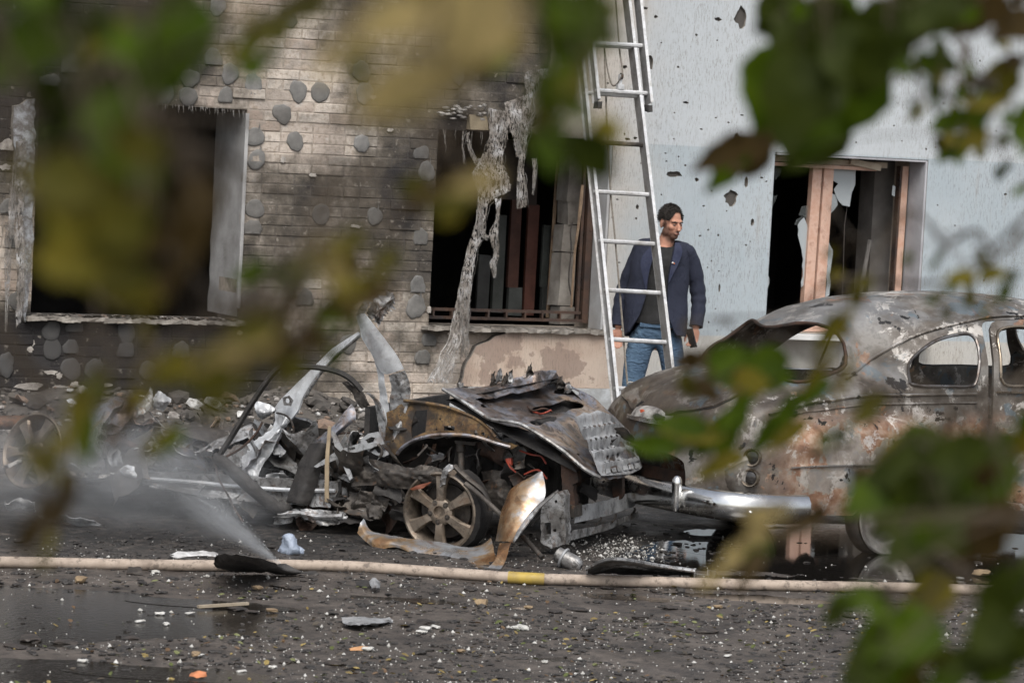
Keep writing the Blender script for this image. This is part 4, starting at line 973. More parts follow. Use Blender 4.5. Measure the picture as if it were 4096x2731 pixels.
DKMET_M = metal('dark_scorched_metal', [(.3, (.018, .016, .015)), (.5, (.055, .048, .042)), (.66, (.12, .105, .09)), (.75, (.045, .027, .018))], .6, .35, 8, .4, .5)
REDW_M = simple('red_insulation', (.30, .045, .022), (.16, .03, .02), .6, sc=20)
TANP_M = simple('tan_strip_metal', (.34, .27, .18), (.22, .17, .11), .6, sc=10)
WAn = math.radians(-45)
WF = Vector((math.cos(WAn), math.sin(WAn), 0)); WLt = Vector((-math.sin(WAn), math.cos(WAn), 0)); WP0 = gnd(1765, 2185)
def wp(x, y, l): return onplane(x, y, WP0 + WLt * l, WLt)
def wl(f, l, z): return WP0 + WF * f + WLt * l + ZZ * z
zA = lambda x, y: (800 + x / 1.307, 1100 + y / 1.307)
zB = lambda x, y: (1400 + x / 1.6508, 1400 + y / 1.6508)
zC = lambda x, y: (x / 1.742, 1500 + y / 1.742)
def W_(zf, x, y, l): q = zf(x, y); return wp(q[0], q[1], l)
WRK = empty('wrecked_car', wl(-1.0, .75, 0), 'blown apart burnt car wreck with bare alloy front wheel and crumpled bonnet', 'car wreck')
def wplate(name, zf, pts, l, m, holes=(), th=.006, rag=0, sp=None, cr=.01, seed=1, lf=None, par=None):
    o = list(pts) if not rag else ragged(pts, rag, 22, seed)
    def mf(u, v_, d):
        L = lf(u, v_) if lf else l; q = zf(u, v_); p = wp(q[0], q[1], L)
        k = (nz(p.x * 7 + seed, p.y * 7, p.z * 7) + .6 * nz(p.x * 17, p.y * 17 + seed, p.z * 17)) * cr
        return p + WLt * (d + k)
    return ob(name, plate(o, list(holes), mf, th, sp), m, par or WRK, smooth=35)
def circ(cx, cy, rx_, ry_, n=10): return [(cx + rx_ * math.cos(2 * math.pi * k / n), cy + ry_ * math.sin(2 * math.pi * k / n)) for k in range(n)]
def wsheet(name, zf, rows, m, nu=14, nv=14, cr=.012, csc=9, seed=1.0, th=.003, rag=.03, par=None):
    return ob(name, sheet([[W_(zf, *p) for p in r] for r in rows], int(nu * 1.7), int(nv * 1.7), th, cr * 1.25, csc, seed, rag), m, par or WRK, smooth=38)
def wtube(name, zf, pts, r, m, n=7, k=5, flat=1.0, par=None):
    P = smoothpath([W_(zf, *p) for p in pts], k)
    if isinstance(r, (list, tuple)): rr_ = [r[min(len(r) - 1, int(i / max(1, len(P) - 1) * (len(r) - 1) + .5))] for i in range(len(P))]
    else: rr_ = r
    mb = MB(); mb.tube(P, rr_, n, True, 0, flat, WLt); return ob(name, mb, m, par or WRK, smooth=50)

# floor, sills and engine block give the shell its body
mb = MB(); mb.box(wl(-1.25, .78, .17), (2.7, 1.35, .03), Matrix.Rotation(WAn, 3, 'Z'), 0, .01); ob('floor_pan', mb, DKMET_M, WRK, smooth=0)
mb = MB(); mb.bar(wl(-2.0, 1.5, .25), wl(-.35, 1.5, .25), .12, .14); ob('sill', mb, BARE_M, WRK, smooth=0)
mb = MB(); mb.box(wl(.15, .85, .33), (.62, .62, .36), Matrix.Rotation(WAn, 3, 'Z'), 0, .03)
for k in range(4): mb.tube([wl(.0 + .13 * k, .50, .42), wl(.02 + .13 * k, .42, .36), wl(.02 + .13 * k, .44, .22)], .028, 8)
ob('engine_block', mb, BLACK_M, WRK, smooth=30)
mb = MB(); mb.bar(wl(-.52, .15, .45), wl(-.52, 1.4, .45), .03, .5); ob('bulkhead', mb, BLACK_M, WRK, smooth=0)
mb = MB(); mb.tube([wl(.02, -.02, .2), wl(.0, .7, .2), wl(.02, 1.45, .2)], .032, 8); mb.tube([wl(.0, .12, .2), wl(-.25, .5, .2)], .03, 8); ob('front_axle', mb, DKMET_M, WRK)
# wheels
def alloy(name, ctr, axis, rot, m=ALLOY_M, R=.212):
    M4 = Matrix.Translation(ctr) @ axis.to_track_quat('Z', 'Y').to_matrix().to_4x4() @ Matrix.Rotation(rot, 4, 'Z')
    mb = MB(); mb.lathe([(R - .012, -.16), (R, -.155), (R - .02, -.13), (R - .03, -.06), (R - .022, -.01), (R - .002, .012), (R + .004, .022), (R - .006, .026), (R - .02, .012), (R - .034, -.03), (R - .036, -.13)], 48, M4, 0, True)
    wh = ob(name, mb, m, WRK, smooth=45)
    for k in range(6):
        a = k * math.pi / 3; c, s_ = math.cos(a), math.sin(a); vs = []
        for (r, hw, zz, dz) in [(.045, .030, .010, .03), (.075, .024, .018, .03), (.12, .027, .016, .028), (.165, .036, .010, .026), (R - .008, .050, .006, .022)]:
            for (w_, z_) in [(-hw, zz - .006), (-hw * .72, zz + .006), (hw * .72, zz + .006), (hw, zz - .006), (hw * .9, zz - dz), (-hw * .9, zz - dz)]:
                vs.append(M4 @ Vector((c * r - s_ * w_, s_ * r + c * w_, z_)))
        mb = MB(); mb.add(vs, [(i * 6 + j, i * 6 + (j + 1) % 6, (i + 1) * 6 + (j + 1) % 6, (i + 1) * 6 + j) for i in range(4) for j in range(6)] + [(0, 1, 2, 3, 4, 5), tuple(24 + j for j in range(6))])
        ob('spoke', mb, m, wh, smooth=40)
    mb = MB(); mb.lathe([(.072, -.02), (.072, .012), (.060, .022), (.034, .024), (.031, .004), (.0005, .003)], 30, M4); ob('hub', mb, m, wh, smooth=40)
    for k in range(5):
        a = 2 * math.pi * k / 5 + .31; q = M4 @ Matrix.Translation((.054 * math.cos(a), .054 * math.sin(a), .014)); mb = MB()
        mb.lathe([(.0145, .0), (.0145, .012), (.0105, .0125), (.0095, .004), (.008, .016), (.0005, .017)], 12, q); ob('lug_nut', mb, DKMET_M, wh)
    mb = MB(); mb.lathe([(.02, -.06), (.145, -.06), (.148, -.066), (.145, -.085), (.02, -.085)], 36, M4); ob('brake_disc', mb, DKMET_M, wh)
    return wh, M4
wc = wp(1764, 2046, -.03)
wh, WM4 = alloy('wheel', wc, (-WLt * .97 - WF * .10 - ZZ * .03).normalized(), math.radians(30))
mb = MB(); vs = []
for i in range(25):
    a = math.radians(-75 + i * 6)
    for (r, z_) in [(.214, .02), (.236, .0), (.240, -.06), (.236, -.14), (.214, -.15), (.21, -.06)]:
        k = 1 + .04 * nz(i * .8, r * 40, z_ * 30); vs.append(WM4 @ (Matrix.Rotation(-math.radians(30), 4, 'Z') @ Vector((r * k * math.cos(a), r * k * math.sin(a), z_))))
mb.add(vs, [(i * 6 + j, i * 6 + (j + 1) % 6, (i + 1) * 6 + (j + 1) % 6, (i + 1) * 6 + j) for i in range(24) for j in range(6)] + [tuple(range(6)), tuple(144 + j for j in range(6))]); ob('tyre_remains', mb, BLACK_M, wh)
alloy('wheel', wp(138, 1806, .12), (-WLt * .93 - WF * .25 + ZZ * .25).normalized(), math.radians(8), ALLOY_M, .215)

# front wing structure
ap = [(355, 335), (480, 348), (640, 378), (800, 440), (900, 505), (960, 575), (1010, 608), (1110, 628), (1060, 655), (960, 612), (880, 585), (780, 562), (640, 556), (520, 566), (420, 596), (350, 640), (310, 690), (255, 700), (222, 600), (214, 540), (238, 500), (240, 410), (300, 385)]
hl = [[(430, 402), (512, 392), (502, 470), (498, 540), (408, 578), (402, 500)], [(618, 500), (690, 500), (690, 532), (618, 532)], circ(595, 456, 8, 9, 8), circ(567, 525, 8, 8, 8), circ(832, 550, 12, 26, 10), circ(878, 553, 13, 13, 8), circ(330, 430, 6, 6, 6), circ(290, 520, 7, 7, 6), circ(288, 600, 7, 7, 6), circ(912, 575, 9, 9, 7), circ(740, 490, 6, 6, 6)]
ob_ap = wplate('wing_apron', zB, ap, .13, YRUST_M, hl, .012, 5, 40, .018, 3)
wtube('apron_flange', zB, [(355, 333, .13), (480, 346, .12), (640, 376, .12), (800, 438, .13), (900, 503, .13), (960, 573, .13)], .010, YRUST_M, 6)
wtube('apron_flange', zB, [(310, 688, .12), (350, 640, .12), (420, 597, .11), (520, 567, .11), (640, 557, .11), (780, 563, .11), (880, 586, .12), (960, 613, .12), (1060, 640, .13)], .011, HEAT_M, 6)
wsheet('wheelhouse', zB, [[(260, 690, .2), (500, 580, .5), (800, 580, .5), (1050, 650, .3)], [(280, 850, .45), (520, 760, .62), (800, 760, .62), (1100, 800, .45)], [(300, 1100, .5), (560, 1050, .65), (820, 1050, .65), (1100, 1080, .5)]], BLACK_M, 16, 12, .02, 8, 2)
wsheet('inner_guard', zB, [[(830, 600, .28), (930, 610, .26), (1030, 650, .26)], [(850, 680, .26), (930, 700, .24), (1010, 720, .25)], [(900, 720, .28), (960, 745, .26), (1040, 790, .28)]], RUSTDK_M, 10, 8, .012, 12, 3)
wsheet('ribbed_panel', zB, [[(860, 800, .32), (960, 790, .3), (1070, 800, .32)], [(880, 900, .3), (970, 890, .28), (1065, 890, .3)], [(890, 980, .3), (980, 985, .28), (1060, 990, .3)], [(900, 1050, .32), (980, 1060, .3), (1060, 1060, .32)]], DKMET_M, 10, 18, .014, 16, 4)
mb = MB(); a = W_(zB, 730, 600, .25); b_ = W_(zB, 735, 800, .22); mb.tube([a, a.lerp(b_, .35), a.lerp(b_, .4), b_], [.026, .026, .018, .018], 12); ob('strut', mb, DKMET_M, WRK)
wplate('strut_mount', zB, [(690, 600), (830, 610), (820, 630), (770, 625), (700, 618)], .22, DKMET_M, (), .02)
# A pillar, roof rail, lower pillar
wsheet('pillar', zA, [[(822, 215, .16), (842, 200, .135), (862, 200, .13)], [(850, 300, .16), (878, 278, .135), (905, 255, .13)], [(895, 400, .16), (935, 360, .13), (975, 345, .13)], [(948, 500, .16), (985, 450, .13), (1030, 420, .13)], [(985, 516, .15), (1025, 505, .13), (1066, 490, .13)]], WHITE_M, 8, 18, .0012, 7, 1, .008, .0)
wsheet('pillar_flange', zA, [[(826, 235, .18), (840, 262, .18)], [(845, 330, .18), (880, 345, .18)], [(905, 430, .18), (925, 430, .18)], [(925, 510, .18), (958, 520, .17)], [(932, 600, .18), (975, 610, .16)], [(940, 690, .18), (985, 690, .16)], [(958, 800, .17), (1000, 800, .16)]], WHITE_M, 6, 26, .010, 12, 2, .004, .04)
wsheet('pillar_foot', zA, [[(985, 520, .14), (1025, 512, .12), (1068, 495, .12)], [(1000, 590, .13), (1045, 570, .11), (1095, 560, .12)], [(985, 670, .14), (1040, 650, .12), (1098, 620, .12)], [(990, 760, .15), (1040, 750, .13), (1075, 720, .13)], [(985, 880, .15), (1010, 860, .12), (1040, 850, .14)]], BARE_M, 12, 20, .014, 9, 3)
wsheet('pillar_tip', zA, [[(818, 212, .14), (862, 200, .12)], [(838, 170, .14), (885, 168, .12)], [(870, 132, .15), (906, 148, .13)]], BARE_M, 6, 6, .01, 14, 4)
wsheet('torn_sheet', zA, [[(870, 200, .2), (930, 130, .18), (1000, 80, .2)], [(900, 230, .16), (950, 170, .14), (1020, 110, .18)], [(935, 270, .2), (965, 220, .18), (1010, 170, .2)]], BARE_M, 12, 10, .03, 16, 5, .003, .12)
wsheet('roof_rail', zA, [[(832, 300, .2), (838, 320, .19)], [(760, 346, .22), (772, 372, .2)], [(690, 396, .26), (704, 432, .22)], [(620, 466, .30), (642, 498, .25)], [(540, 546, .34), (592, 562, .28)], [(480, 602, .36), (545, 640, .3)], [(430, 652, .36), (515, 715, .3)], [(398, 695, .36), (474, 765, .3)]], WHITE_M, 6, 34, .003, 8, 6, .012, .0)
wtube('rail_edge', zA, [(836, 318, .18), (772, 372, .19), (704, 434, .21), (642, 500, .24), (594, 565, .27), (548, 642, .29)], .009, BARE_M, 6)
wsheet('pillar_base', zA, [[(398, 695, .33), (440, 720, .28), (478, 764, .3)], [(380, 790, .3), (415, 790, .24), (450, 800, .28)], [(290, 860, .28), (350, 860, .2), (405, 880, .24)], [(150, 925, .26), (270, 940, .18), (350, 960, .22)], [(190, 990, .2), (250, 1010, .14), (320, 1010, .18)], [(262, 1060, .16), (280, 1065, .13), (300, 1068, .15)]], WHITE_M, 14, 26, .022, 9, 7)
wsheet('torn_sheet', zA, [[(270, 655, .5), (330, 660, .48), (402, 700, .5)], [(290, 700, .48), (330, 715, .44), (385, 715, .48)], [(318, 762, .5), (345, 745, .48), (365, 735, .5)]], WHITE_M, 10, 8, .02, 11, 8)
wplate('bracket', zA, [(430, 640), (465, 630), (485, 655), (470, 685), (435, 680)], .25, BARE_M, [circ(455, 657, 12, 14, 8)], .01)
# sill with drain holes
sh = [(540, 1884), (700, 1890), (900, 1903), (1100, 1912), (1352, 1925), (1350, 1960), (1320, 2030), (1090, 2015), (900, 1988), (700, 1958), (560, 1930), (480, 1880), (500, 1866)]
idz = lambda x, y: (x, y)
wplate('sill', idz, sh, .05, BARE_M, [[(x, y), (x + 18, y + 1), (x + 16, y + 16), (x - 2, y + 15)] for x, y in ((742, 1902), (790, 1904), (842, 1907), (1010, 1920), (1180, 1932))] + [circ(720, 1906, 5, 5, 7)], .05, 3, 40, .02, 5)
wtube('sill_flange', idz, [(560, 1912, .04), (750, 1925, .03), (950, 1945, .03), (1150, 1958, .04), (1340, 1962, .05)], .012, WHITE_M, 6)
wtube('sill_flange', idz, [(600, 1945, .04), (750, 1968, .03), (950, 2000, .03), (1110, 2024, .04)], .012, BARE_M, 6)
wsheet('sill_skin', idz, [[(600, 1930, .03), (800, 1955, .0), (1080, 1985, .02)], [(640, 1950, .02), (820, 1985, -.01), (1090, 2016, .01)]], BARE_M, 16, 4, .01, 8, 9)
# dark slab and curved trim standing in the door opening
wsheet('door_shell', zA, [[(600, 858, .1), (690, 790, .05), (795, 668, .1)], [(600, 890, .09), (700, 830, .03), (815, 740, .08)], [(590, 930, .1), (660, 890, .05), (720, 850, .08)]], HEAT_M, 12, 10, .012, 10, 10)
wsheet('door_shell', zA, [[(585, 880, .08), (640, 880, .05), (690, 870, .08)], [(535, 990, .06), (590, 980, .02), (640, 970, .06)], [(495, 1090, .05), (550, 1090, .0), (605, 1090, .05)], [(460, 1190, .03), (510, 1195, -.02), (562, 1195, .03)]], BLACK_M, 8, 16, .012, 7, 11, .02)
wsheet('curved_trim', zA, [[(870, 610, .12), (905, 625, .1)], [(915, 660, .1), (950, 680, .08)], [(930, 740, .1), (972, 760, .08)], [(940, 820, .1), (968, 830, .09)], [(945, 860, .11), (962, 862, .1)]], BARE_M, 6, 18, .01, 10, 12, .01)
wsheet('curved_trim', zA, [[(745, 560, .2), (770, 550, .18)], [(790, 610, .18), (820, 590, .16)], [(810, 650, .17), (860, 630, .15)], [(850, 700, .16), (890, 680, .14)]], DKMET_M, 6, 14, .014, 12, 13, .01)
# window regulator
def arm(pts, holes=(), l=.0): return wplate('regulator_arm', zA, pts, l, LINER_M, holes, .012, 0, None, .003)
arm([(594, 1000), (640, 968), (720, 915), (830, 880), (935, 878), (932, 896), (850, 915), (760, 945), (690, 972), (610, 1006)], [[(778, 905), (808, 898), (812, 908), (782, 917)]], -.01)
arm([(684, 815), (700, 820), (750, 920), (780, 1010), (796, 1062), (782, 1072), (750, 1000), (712, 930)], [circ(740, 950, 7, 7, 8)], -.03)
arm([(838, 860), (880, 828), (930, 818), (952, 860), (985, 938), (960, 950), (920, 940), (868, 912), (845, 890)], [[(862, 862), (895, 845), (915, 850), (905, 872), (875, 880)], [(905, 895), (935, 880), (958, 930), (930, 930)]], .005)
wtube('gear_sector', zA, [(930, 885, -.02), (948, 905, -.02), (950, 935, -.02), (938, 950, -.02)], .008, DKMET_M, 6)
wsheet('guide_strip', zA, [[(672, 788, -.04), (688, 786, -.04)], [(655, 990, -.045), (676, 990, -.045)], [(654, 1190, -.04), (676, 1190, -.04)]], TANP_M, 3, 14, .004, 8, 14, .008)
# black bent door frame
wtube('door_frame', zA, [(95, 955, -.05), (180, 820, -.03), (275, 665, .0), (400, 495, .02), (480, 482, .04), (600, 482, .04), (715, 505, .06), (790, 545, .08), (845, 605, .1)], .016, BLACK_M, 7, 5, 1.4)
wtube('door_frame', zA, [(70, 950, -.06), (130, 985, -.05), (230, 1075, -.05), (340, 1170, -.04), (425, 1222, -.03), (475, 1205, -.02)], [.03, .036, .04, .038, .034, .02], BLACK_M, 8, 5, .6)
wtube('loose_cable', zA, [(82, 985, -.05), (95, 1060, -.06), (135, 1130, -.06), (180, 1220, -.06), (225, 1290, -.07)], .006, RUSTDK_M, 5)
wtube('loose_cable', zA, [(400, 720, .2), (450, 735, .18), (482, 775, .16), (488, 830, .16), (470, 870, .16)], .006, DKMET_M, 5)
wtube('loose_cable', zA, [(135, 950, -.02), (220, 900, .0), (290, 830, .02), (325, 770, .05)], .007, RUSTDK_M, 5)
wtube('door_bottom_rail', zA, [(410, 1250, -.03), (520, 1245, -.03), (620, 1262, -.04), (745, 1260, -.04)], .016, BARE_M, 6)
wsheet('torn_sheet', zA, [[(400, 1225, .0), (560, 1220, -.02), (760, 1235, .0)], [(460, 1250, .0), (600, 1260, -.03), (780, 1265, .0)], [(560, 1275, -.01), (640, 1310, -.03), (740, 1300, -.01)]], BARE_M, 14, 6, .02, 12, 15, .003, .1)
# dark crumpled skins ahead of the door
wsheet('torn_wing', zB, [[(40, 740, .05), (180, 722, .02), (380, 770, .0), (500, 752, -.02), (615, 790, -.02)], [(30, 820, .03), (180, 810, -.02), (380, 830, -.04), (480, 830, -.05), (600, 840, -.03)], [(0, 900, .05), (180, 900, .0), (360, 925, -.02), (470, 915, -.03), (560, 875, -.02)]], DKMET_M, 24, 12, .03, 8, 16)
wsheet('torn_wing', zB, [[(395, 915, -.05), (450, 890, -.06), (540, 868, -.05)], [(415, 922, -.05), (470, 915, -.06), (500, 900, -.05)]], simple('red_rust_flap', (.30, .10, .05), (.15, .05, .03), .6, sc=14), 8, 4, .006, 12, 17)
wsheet('torn_wing', zB, [[(30, 950, .05), (140, 930, .0), (262, 980, .02)], [(0, 1040, .04), (120, 1010, -.02), (240, 1050, .0)], [(60, 1110, .05), (160, 1110, .0), (200, 1115, .03)]], DKMET_M, 14, 10, .04, 9, 18)
wsheet('wing_flap', zB, [[(590, 905, -.06), (615, 890, -.07)], [(600, 830, -.07), (640, 830, -.08)], [(625, 780, -.07), (668, 800, -.08)], [(660, 760, -.06), (700, 768, -.07)]], BARE_M, 6, 12, .014, 16, 19, .004, .06)
wtube('wing_flap', zB, [(690, 765, -.06), (780, 850, -.08), (850, 905, -.1), (900, 960, -.1), (925, 1060, -.1)], .014, DKMET_M, 6, 5, 1.6)
wtube('push_rod', zB, [(760, 880, -.12), (860, 960, -.14), (1000, 1090, -.18), (1120, 1210, -.25), (1180, 1270, -.3), (1270, 1370, -.38)], .014, DKMET_M, 8)
# bonnet
HN = [[(615, 258, .18), (860, 246, .55), (1345, 132, .95)], [(790, 365, .14), (1000, 325, .6), (1430, 225, 1.05)], [(935, 458, .10), (1180, 385, .6), (1590, 292, 1.15)], [(1190, 520, .08), (1400, 450, .6), (1700, 400, 1.2)], [(1390, 650, .06), (1560, 570, .6), (1800, 500, 1.2)], [(1545, 780, .06), (1720, 720, .6), (1868, 610, 1.2)], [(1650, 838, .10), (1790, 842, .6), (1930, 772, 1.2)]]
HP = [[W_(zB, *p) for p in r] for r in HN]
def catm(P, t):
    m = len(P) - 1; x = max(0, min(.9999, t)) * m; i = int(x); f = x - i; a = P[max(i - 1, 0)]; b = P[i]; c = P[i + 1]; d = P[min(i + 2, m)]
    return .5 * ((2 * b) + (c - a) * f + (2 * a - 5 * b + 4 * c - d) * f * f + (3 * b - a - 3 * c + d) * f ** 3)
def hood(s, t, d=0.0, cr=.022):
    p = catm([catm(r, t) for r in HP], s); e = .01
    n_ = (catm([catm(r, min(.999, t + e)) for r in HP], s) - p).cross(catm([catm(r, t) for r in HP], min(.999, s + e)) - p)
    n_ = n_.normalized() if n_.length > 1e-9 else ZZ
    if n_.z < 0: n_ = -n_
    k = cr * (nz(p.x * 6, p.y * 6, p.z * 6) + .8 * (.4 - abs(nz(p.x * 11, p.y * 11, p.z * 11 + 3))))
    return p + n_ * (k - d)
ho = ragged([(0, 0), (0, .5), (0, 1), (.3, 1), (.6, 1), (1, 1), (1, .5), (1, 0), (.75, 0), (.5, 0), (.25, 0)], .012, .05, 4)
hh = [ragged(circ(.40, .62, .055, .22, 14), .006, .03, 2), ragged(circ(.48, .30, .03, .17, 12), .005, .03, 3), ragged(circ(.26, .87, .05, .09, 10), .006, .03, 5), ragged(circ(.22, .20, .03, .10, 10), .006, .03, 6)]
bn = ob('bonnet', plate(ho, hh, hood, .004, .03), HEAT_M, WRK, smooth=60)
ob('bonnet_hole_shade', plate([(.04, .05), (.04, .95), (.5, .97), (.8, .95), (.8, .08), (.4, .06)], [], lambda s_, t_, d_: hood(s_, t_, d_ + .06, .04), .004, .05), BLACK_M, bn, smooth=60)  # black sheet added below the bonnet in place of engine bay shade
wsheet('bonnet_flange', zB, [[(610, 250, .2), (840, 240, .5), (1040, 196, .7), (1200, 150, .8), (1368, 118, .95)], [(660, 285, .17), (870, 272, .45), (1070, 228, .65), (1220, 190, .78), (1362, 150, .9)], [(740, 330, .15), (920, 318, .42), (1090, 285, .6), (1240, 255, .75), (1325, 215, .88)]], HEAT_M, 26, 8, .014, 8, 21, .004, .02, bn)
wtube('bonnet_edge', zB, [(612, 256, .17), (740, 335, .14), (860, 415, .11), (935, 457, .09), (1090, 480, .07), (1190, 522, .06), (1390, 652, .05), (1545, 782, .05), (1650, 840, .09)], .011, BARE_M, 6, 6, 1.0, bn)
def gl(u, v_):
    xs = 1478 + (v_ - 440) * .40; return .12 + 1.05 * max(0, min(1, (u - xs) / 300))
go = [(1480, 452), (1520, 432), (1550, 398), (1580, 420), (1640, 388), (1660, 412), (1720, 430), (1800, 500), (1850, 575), (1900, 680), (1932, 765), (1905, 800), (1850, 822), (1760, 834), (1660, 836), (1640, 790), (1618, 722), (1570, 620), (1520, 540)]
gh_ = []
for (xa, ya, xb, yb, n, w_, h_) in [(1545, 516, 1742, 482, 7, 10, 17), (1552, 602, 1790, 562, 8, 9, 15), (1606, 658, 1845, 612, 8, 9, 15), (1706, 700, 1870, 668, 6, 9, 12), (1680, 742, 1890, 706, 8, 7, 12)]:
    for k in range(n):
        t = k / (n - 1); gh_.append(circ(xa + (xb - xa) * t, ya + (yb - ya) * t, w_, h_, 8))
def glm(u, v_, d):
    q = zB(u, v_); p = wp(q[0], q[1], gl(u, v_) - .05); k = .012 * math.sin((v_ - u * -.16) * .075) + .006 * nz(p.x * 9, p.y * 9, p.z * 9)
    return p + (-WLt * .3 + WF * .5 + ZZ * .8).normalized() * (k - d)
ob('grille_liner', plate(go, gh_, glm, .004, 26), LINER_M, bn, smooth=50)
for k in range(6):
    x = 1690 + k * 38; wsheet('liner_tab', zB, [[(x, 785 - k * 7, gl(x, 790) - .06), (x + 24, 780 - k * 7, gl(x + 24, 790) - .06)], [(x + 6, 815 - k * 7, gl(x, 810) - .07), (x + 34, 808 - k * 7, gl(x + 30, 810) - .07)]], LINER_M, 3, 3, .004, 12, k, .003, .0, bn)
for k, (x, y) in enumerate([(945, 200), (985, 175), (1025, 190), (1060, 185), (1185, 140), (730, 235), (1385, 225), (1440, 245)]):
    wsheet('torn_sheet', zB, [[(x - 30, y + 40, .6), (x + 30, y + 30, .6)], [(x - 20, y, .58), (x + 20, y - 15, .6)], [(x - 12, y - 45 + 14 * (k % 3), .6), (x + 14, y - 60 + 22 * (k % 3), .62)]], (DKMET_M, BARE_M)[k % 2], 6, 8, .03, 18, 30 + k, .003, .15)
# radiator support, bumper beam
wplate('support_post', zB, [(1392, 690), (1440, 670), (1490, 690), (1505, 870), (1470, 885), (1485, 1000), (1475, 1060), (1420, 1060), (1400, 880)], .14, RUSTDK_M, [circ(1440, 760, 12, 22, 8)], .06, 4, 40, .012)
wplate('support_bracket', zB, [(1262, 1060), (1290, 980), (1340, 945), (1400, 930), (1420, 960), (1415, 1080), (1425, 1190), (1420, 1280), (1330, 1310), (1262, 1270)], -.02, BARE_M, [[(1285, 1140), (1325, 1135), (1325, 1215), (1285, 1220)], circ(1360, 1000, 10, 12, 8), circ(1350, 1190, 12, 12, 8), circ(1388, 1110, 6, 8, 7)], .09, 4, 30, .016)
wplate('support_post', zB, [(1728, 845), (1800, 840), (1795, 960), (1780, 985), (1735, 985)], .85, RUSTDK_M, (), .05, 3)
bl = lambda u, v_: .05 + 1.15 * (u - 1440) / 480
wplate('bumper_beam', zB, [(1480, 1032), (1600, 1012), (1700, 990), (1850, 938), (1916, 903), (1918, 985), (1850, 1040), (1700, 1092), (1600, 1116), (1480, 1142)], 0, LINER_M, [circ(1545, 1050, 13, 17, 9), circ(1800, 1000, 6, 7, 7), circ(1720, 1030, 6, 7, 7), circ(1870, 960, 6, 7, 7)], .05, 2, 30, .01, 8, bl)
wplate('crash_box', zB, [(1398, 1000), (1480, 1030), (1482, 1105), (1400, 1095)], .12, DKMET_M, (), .14, 0, None, .005)
wplate('lower_bar', zB, [(1438, 1255), (1470, 1190), (1600, 1168), (1700, 1140), (1890, 1068), (1892, 1105), (1700, 1188), (1600, 1215), (1460, 1254)], 0, BARE_M, [circ(1700, 1165, 5, 6, 7), circ(1800, 1125, 5, 6, 7)], .035, 2, 30, .008, 9, lambda u, v_: bl(u, v_) - .03)
for k, (xa, ya, xb, yb) in enumerate([(1660, 1100, 1625, 1150), (1755, 1080, 1730, 1135), (1880, 1040, 1860, 1085)]): wtube('hanger', zB, [(xa, ya, bl(xa, 0) - .03), ((xa + xb) / 2 + 8, (ya + yb) / 2, bl(xa, 0) - .04), (xb, yb, bl(xb, 0) - .04)], .007, DKMET_M, 5)
# wiring in the engine bay
for k, pts in enumerate([[(720, 440, .25), (770, 450, .22), (840, 482, .22)], [(735, 452, .25), (790, 458, .23), (850, 492, .2)], [(1170, 372, .6), (1210, 400, .5), (1280, 385, .5), (1340, 410, .55)], [(1190, 395, .6), (1260, 420, .5), (1330, 395, .5)], [(1030, 720, .2), (1055, 770, .15), (1100, 810, .15), (1140, 850, .15)], [(1040, 730, .2), (1080, 790, .16), (1120, 820, .16)], [(1120, 662, .25), (1200, 690, .2), (1260, 700, .2), (1295, 750, .2)], [(1150, 820, .2), (1240, 790, .2), (1300, 850, .2)], [(1480, 935, .3), (1505, 960, .3), (1510, 1000, .3)]]):
    wtube('wire', zB, pts, .0055, REDW_M if k % 3 != 2 else RUSTDK_M, 5)
wplate('relay_box', zB, [(1030, 715), (1060, 712), (1066, 760), (1040, 765)], .18, REDW_M, (), .03)
# rear quarter
wsheet('rear_quarter', zC, [[(462, 392, .3), (520, 390, .26), (640, 432, .2), (780, 482, .15), (850, 545, .12), (862, 640, .1)], [(470, 405, .3), (550, 425, .25), (650, 480, .2), (735, 560, .15), (770, 630, .12), (795, 672, .1)]], BARE_M, 24, 8, .016, 8, 40)
wsheet('wheel_arch', zC, [[(455, 420, .35), (560, 450, .4), (680, 530, .35), (770, 680, .2)], [(430, 560, .5), (520, 580, .55), (620, 620, .5), (720, 720, .35)], [(420, 720, .5), (500, 740, .55), (600, 760, .5), (700, 770, .35)]], BLACK_M, 12, 10, .03, 7, 41)
wsheet('quarter_rail', zC, [[(455, 345, .55), (560, 292, .6), (700, 238, .65), (850, 212, .7), (980, 188, .75), (1045, 70, .8)], [(520, 372, .5), (600, 330, .52), (720, 285, .58), (860, 258, .64), (1000, 225, .7), (1065, 110, .78)], [(585, 402, .48), (660, 370, .5), (740, 335, .56), (880, 300, .62), (1010, 265, .68), (1075, 190, .76)]], BARE_M, 30, 10, .018, 9, 42)
wsheet('torn_sheet', zC, [[(590, 395, .42), (720, 362, .45), (870, 296, .5), (1000, 300, .55)], [(615, 408, .4), (740, 385, .42), (880, 350, .48), (1015, 325, .54)]], DKMET_M, 20, 6, .02, 10, 43)
wsheet('torn_sheet', zC, [[(1080, 130, .85), (1120, 108, .84), (1198, 158, .85)], [(1070, 180, .84), (1130, 180, .8), (1192, 195, .84)], [(1082, 222, .85), (1110, 240, .83), (1140, 252, .85)]], WHITE_M, 10, 8, .02, 9, 44)
wsheet('torn_sheet', zC, [[(455, 170, .9), (500, 150, .9), (580, 210, .9)], [(470, 190, .88), (520, 200, .86), (575, 222, .9)]], WHITE_M, 8, 5, .02, 10, 45)
wsheet('torn_sheet', zC, [[(790, 140, 1.0), (860, 160, 1.0), (930, 140, 1.0)], [(800, 170, .98), (880, 190, .95), (960, 175, 1.0)], [(850, 195, 1.0), (900, 205, 1.0), (950, 195, 1.0)]], BARE_M, 12, 8, .03, 9, 46)
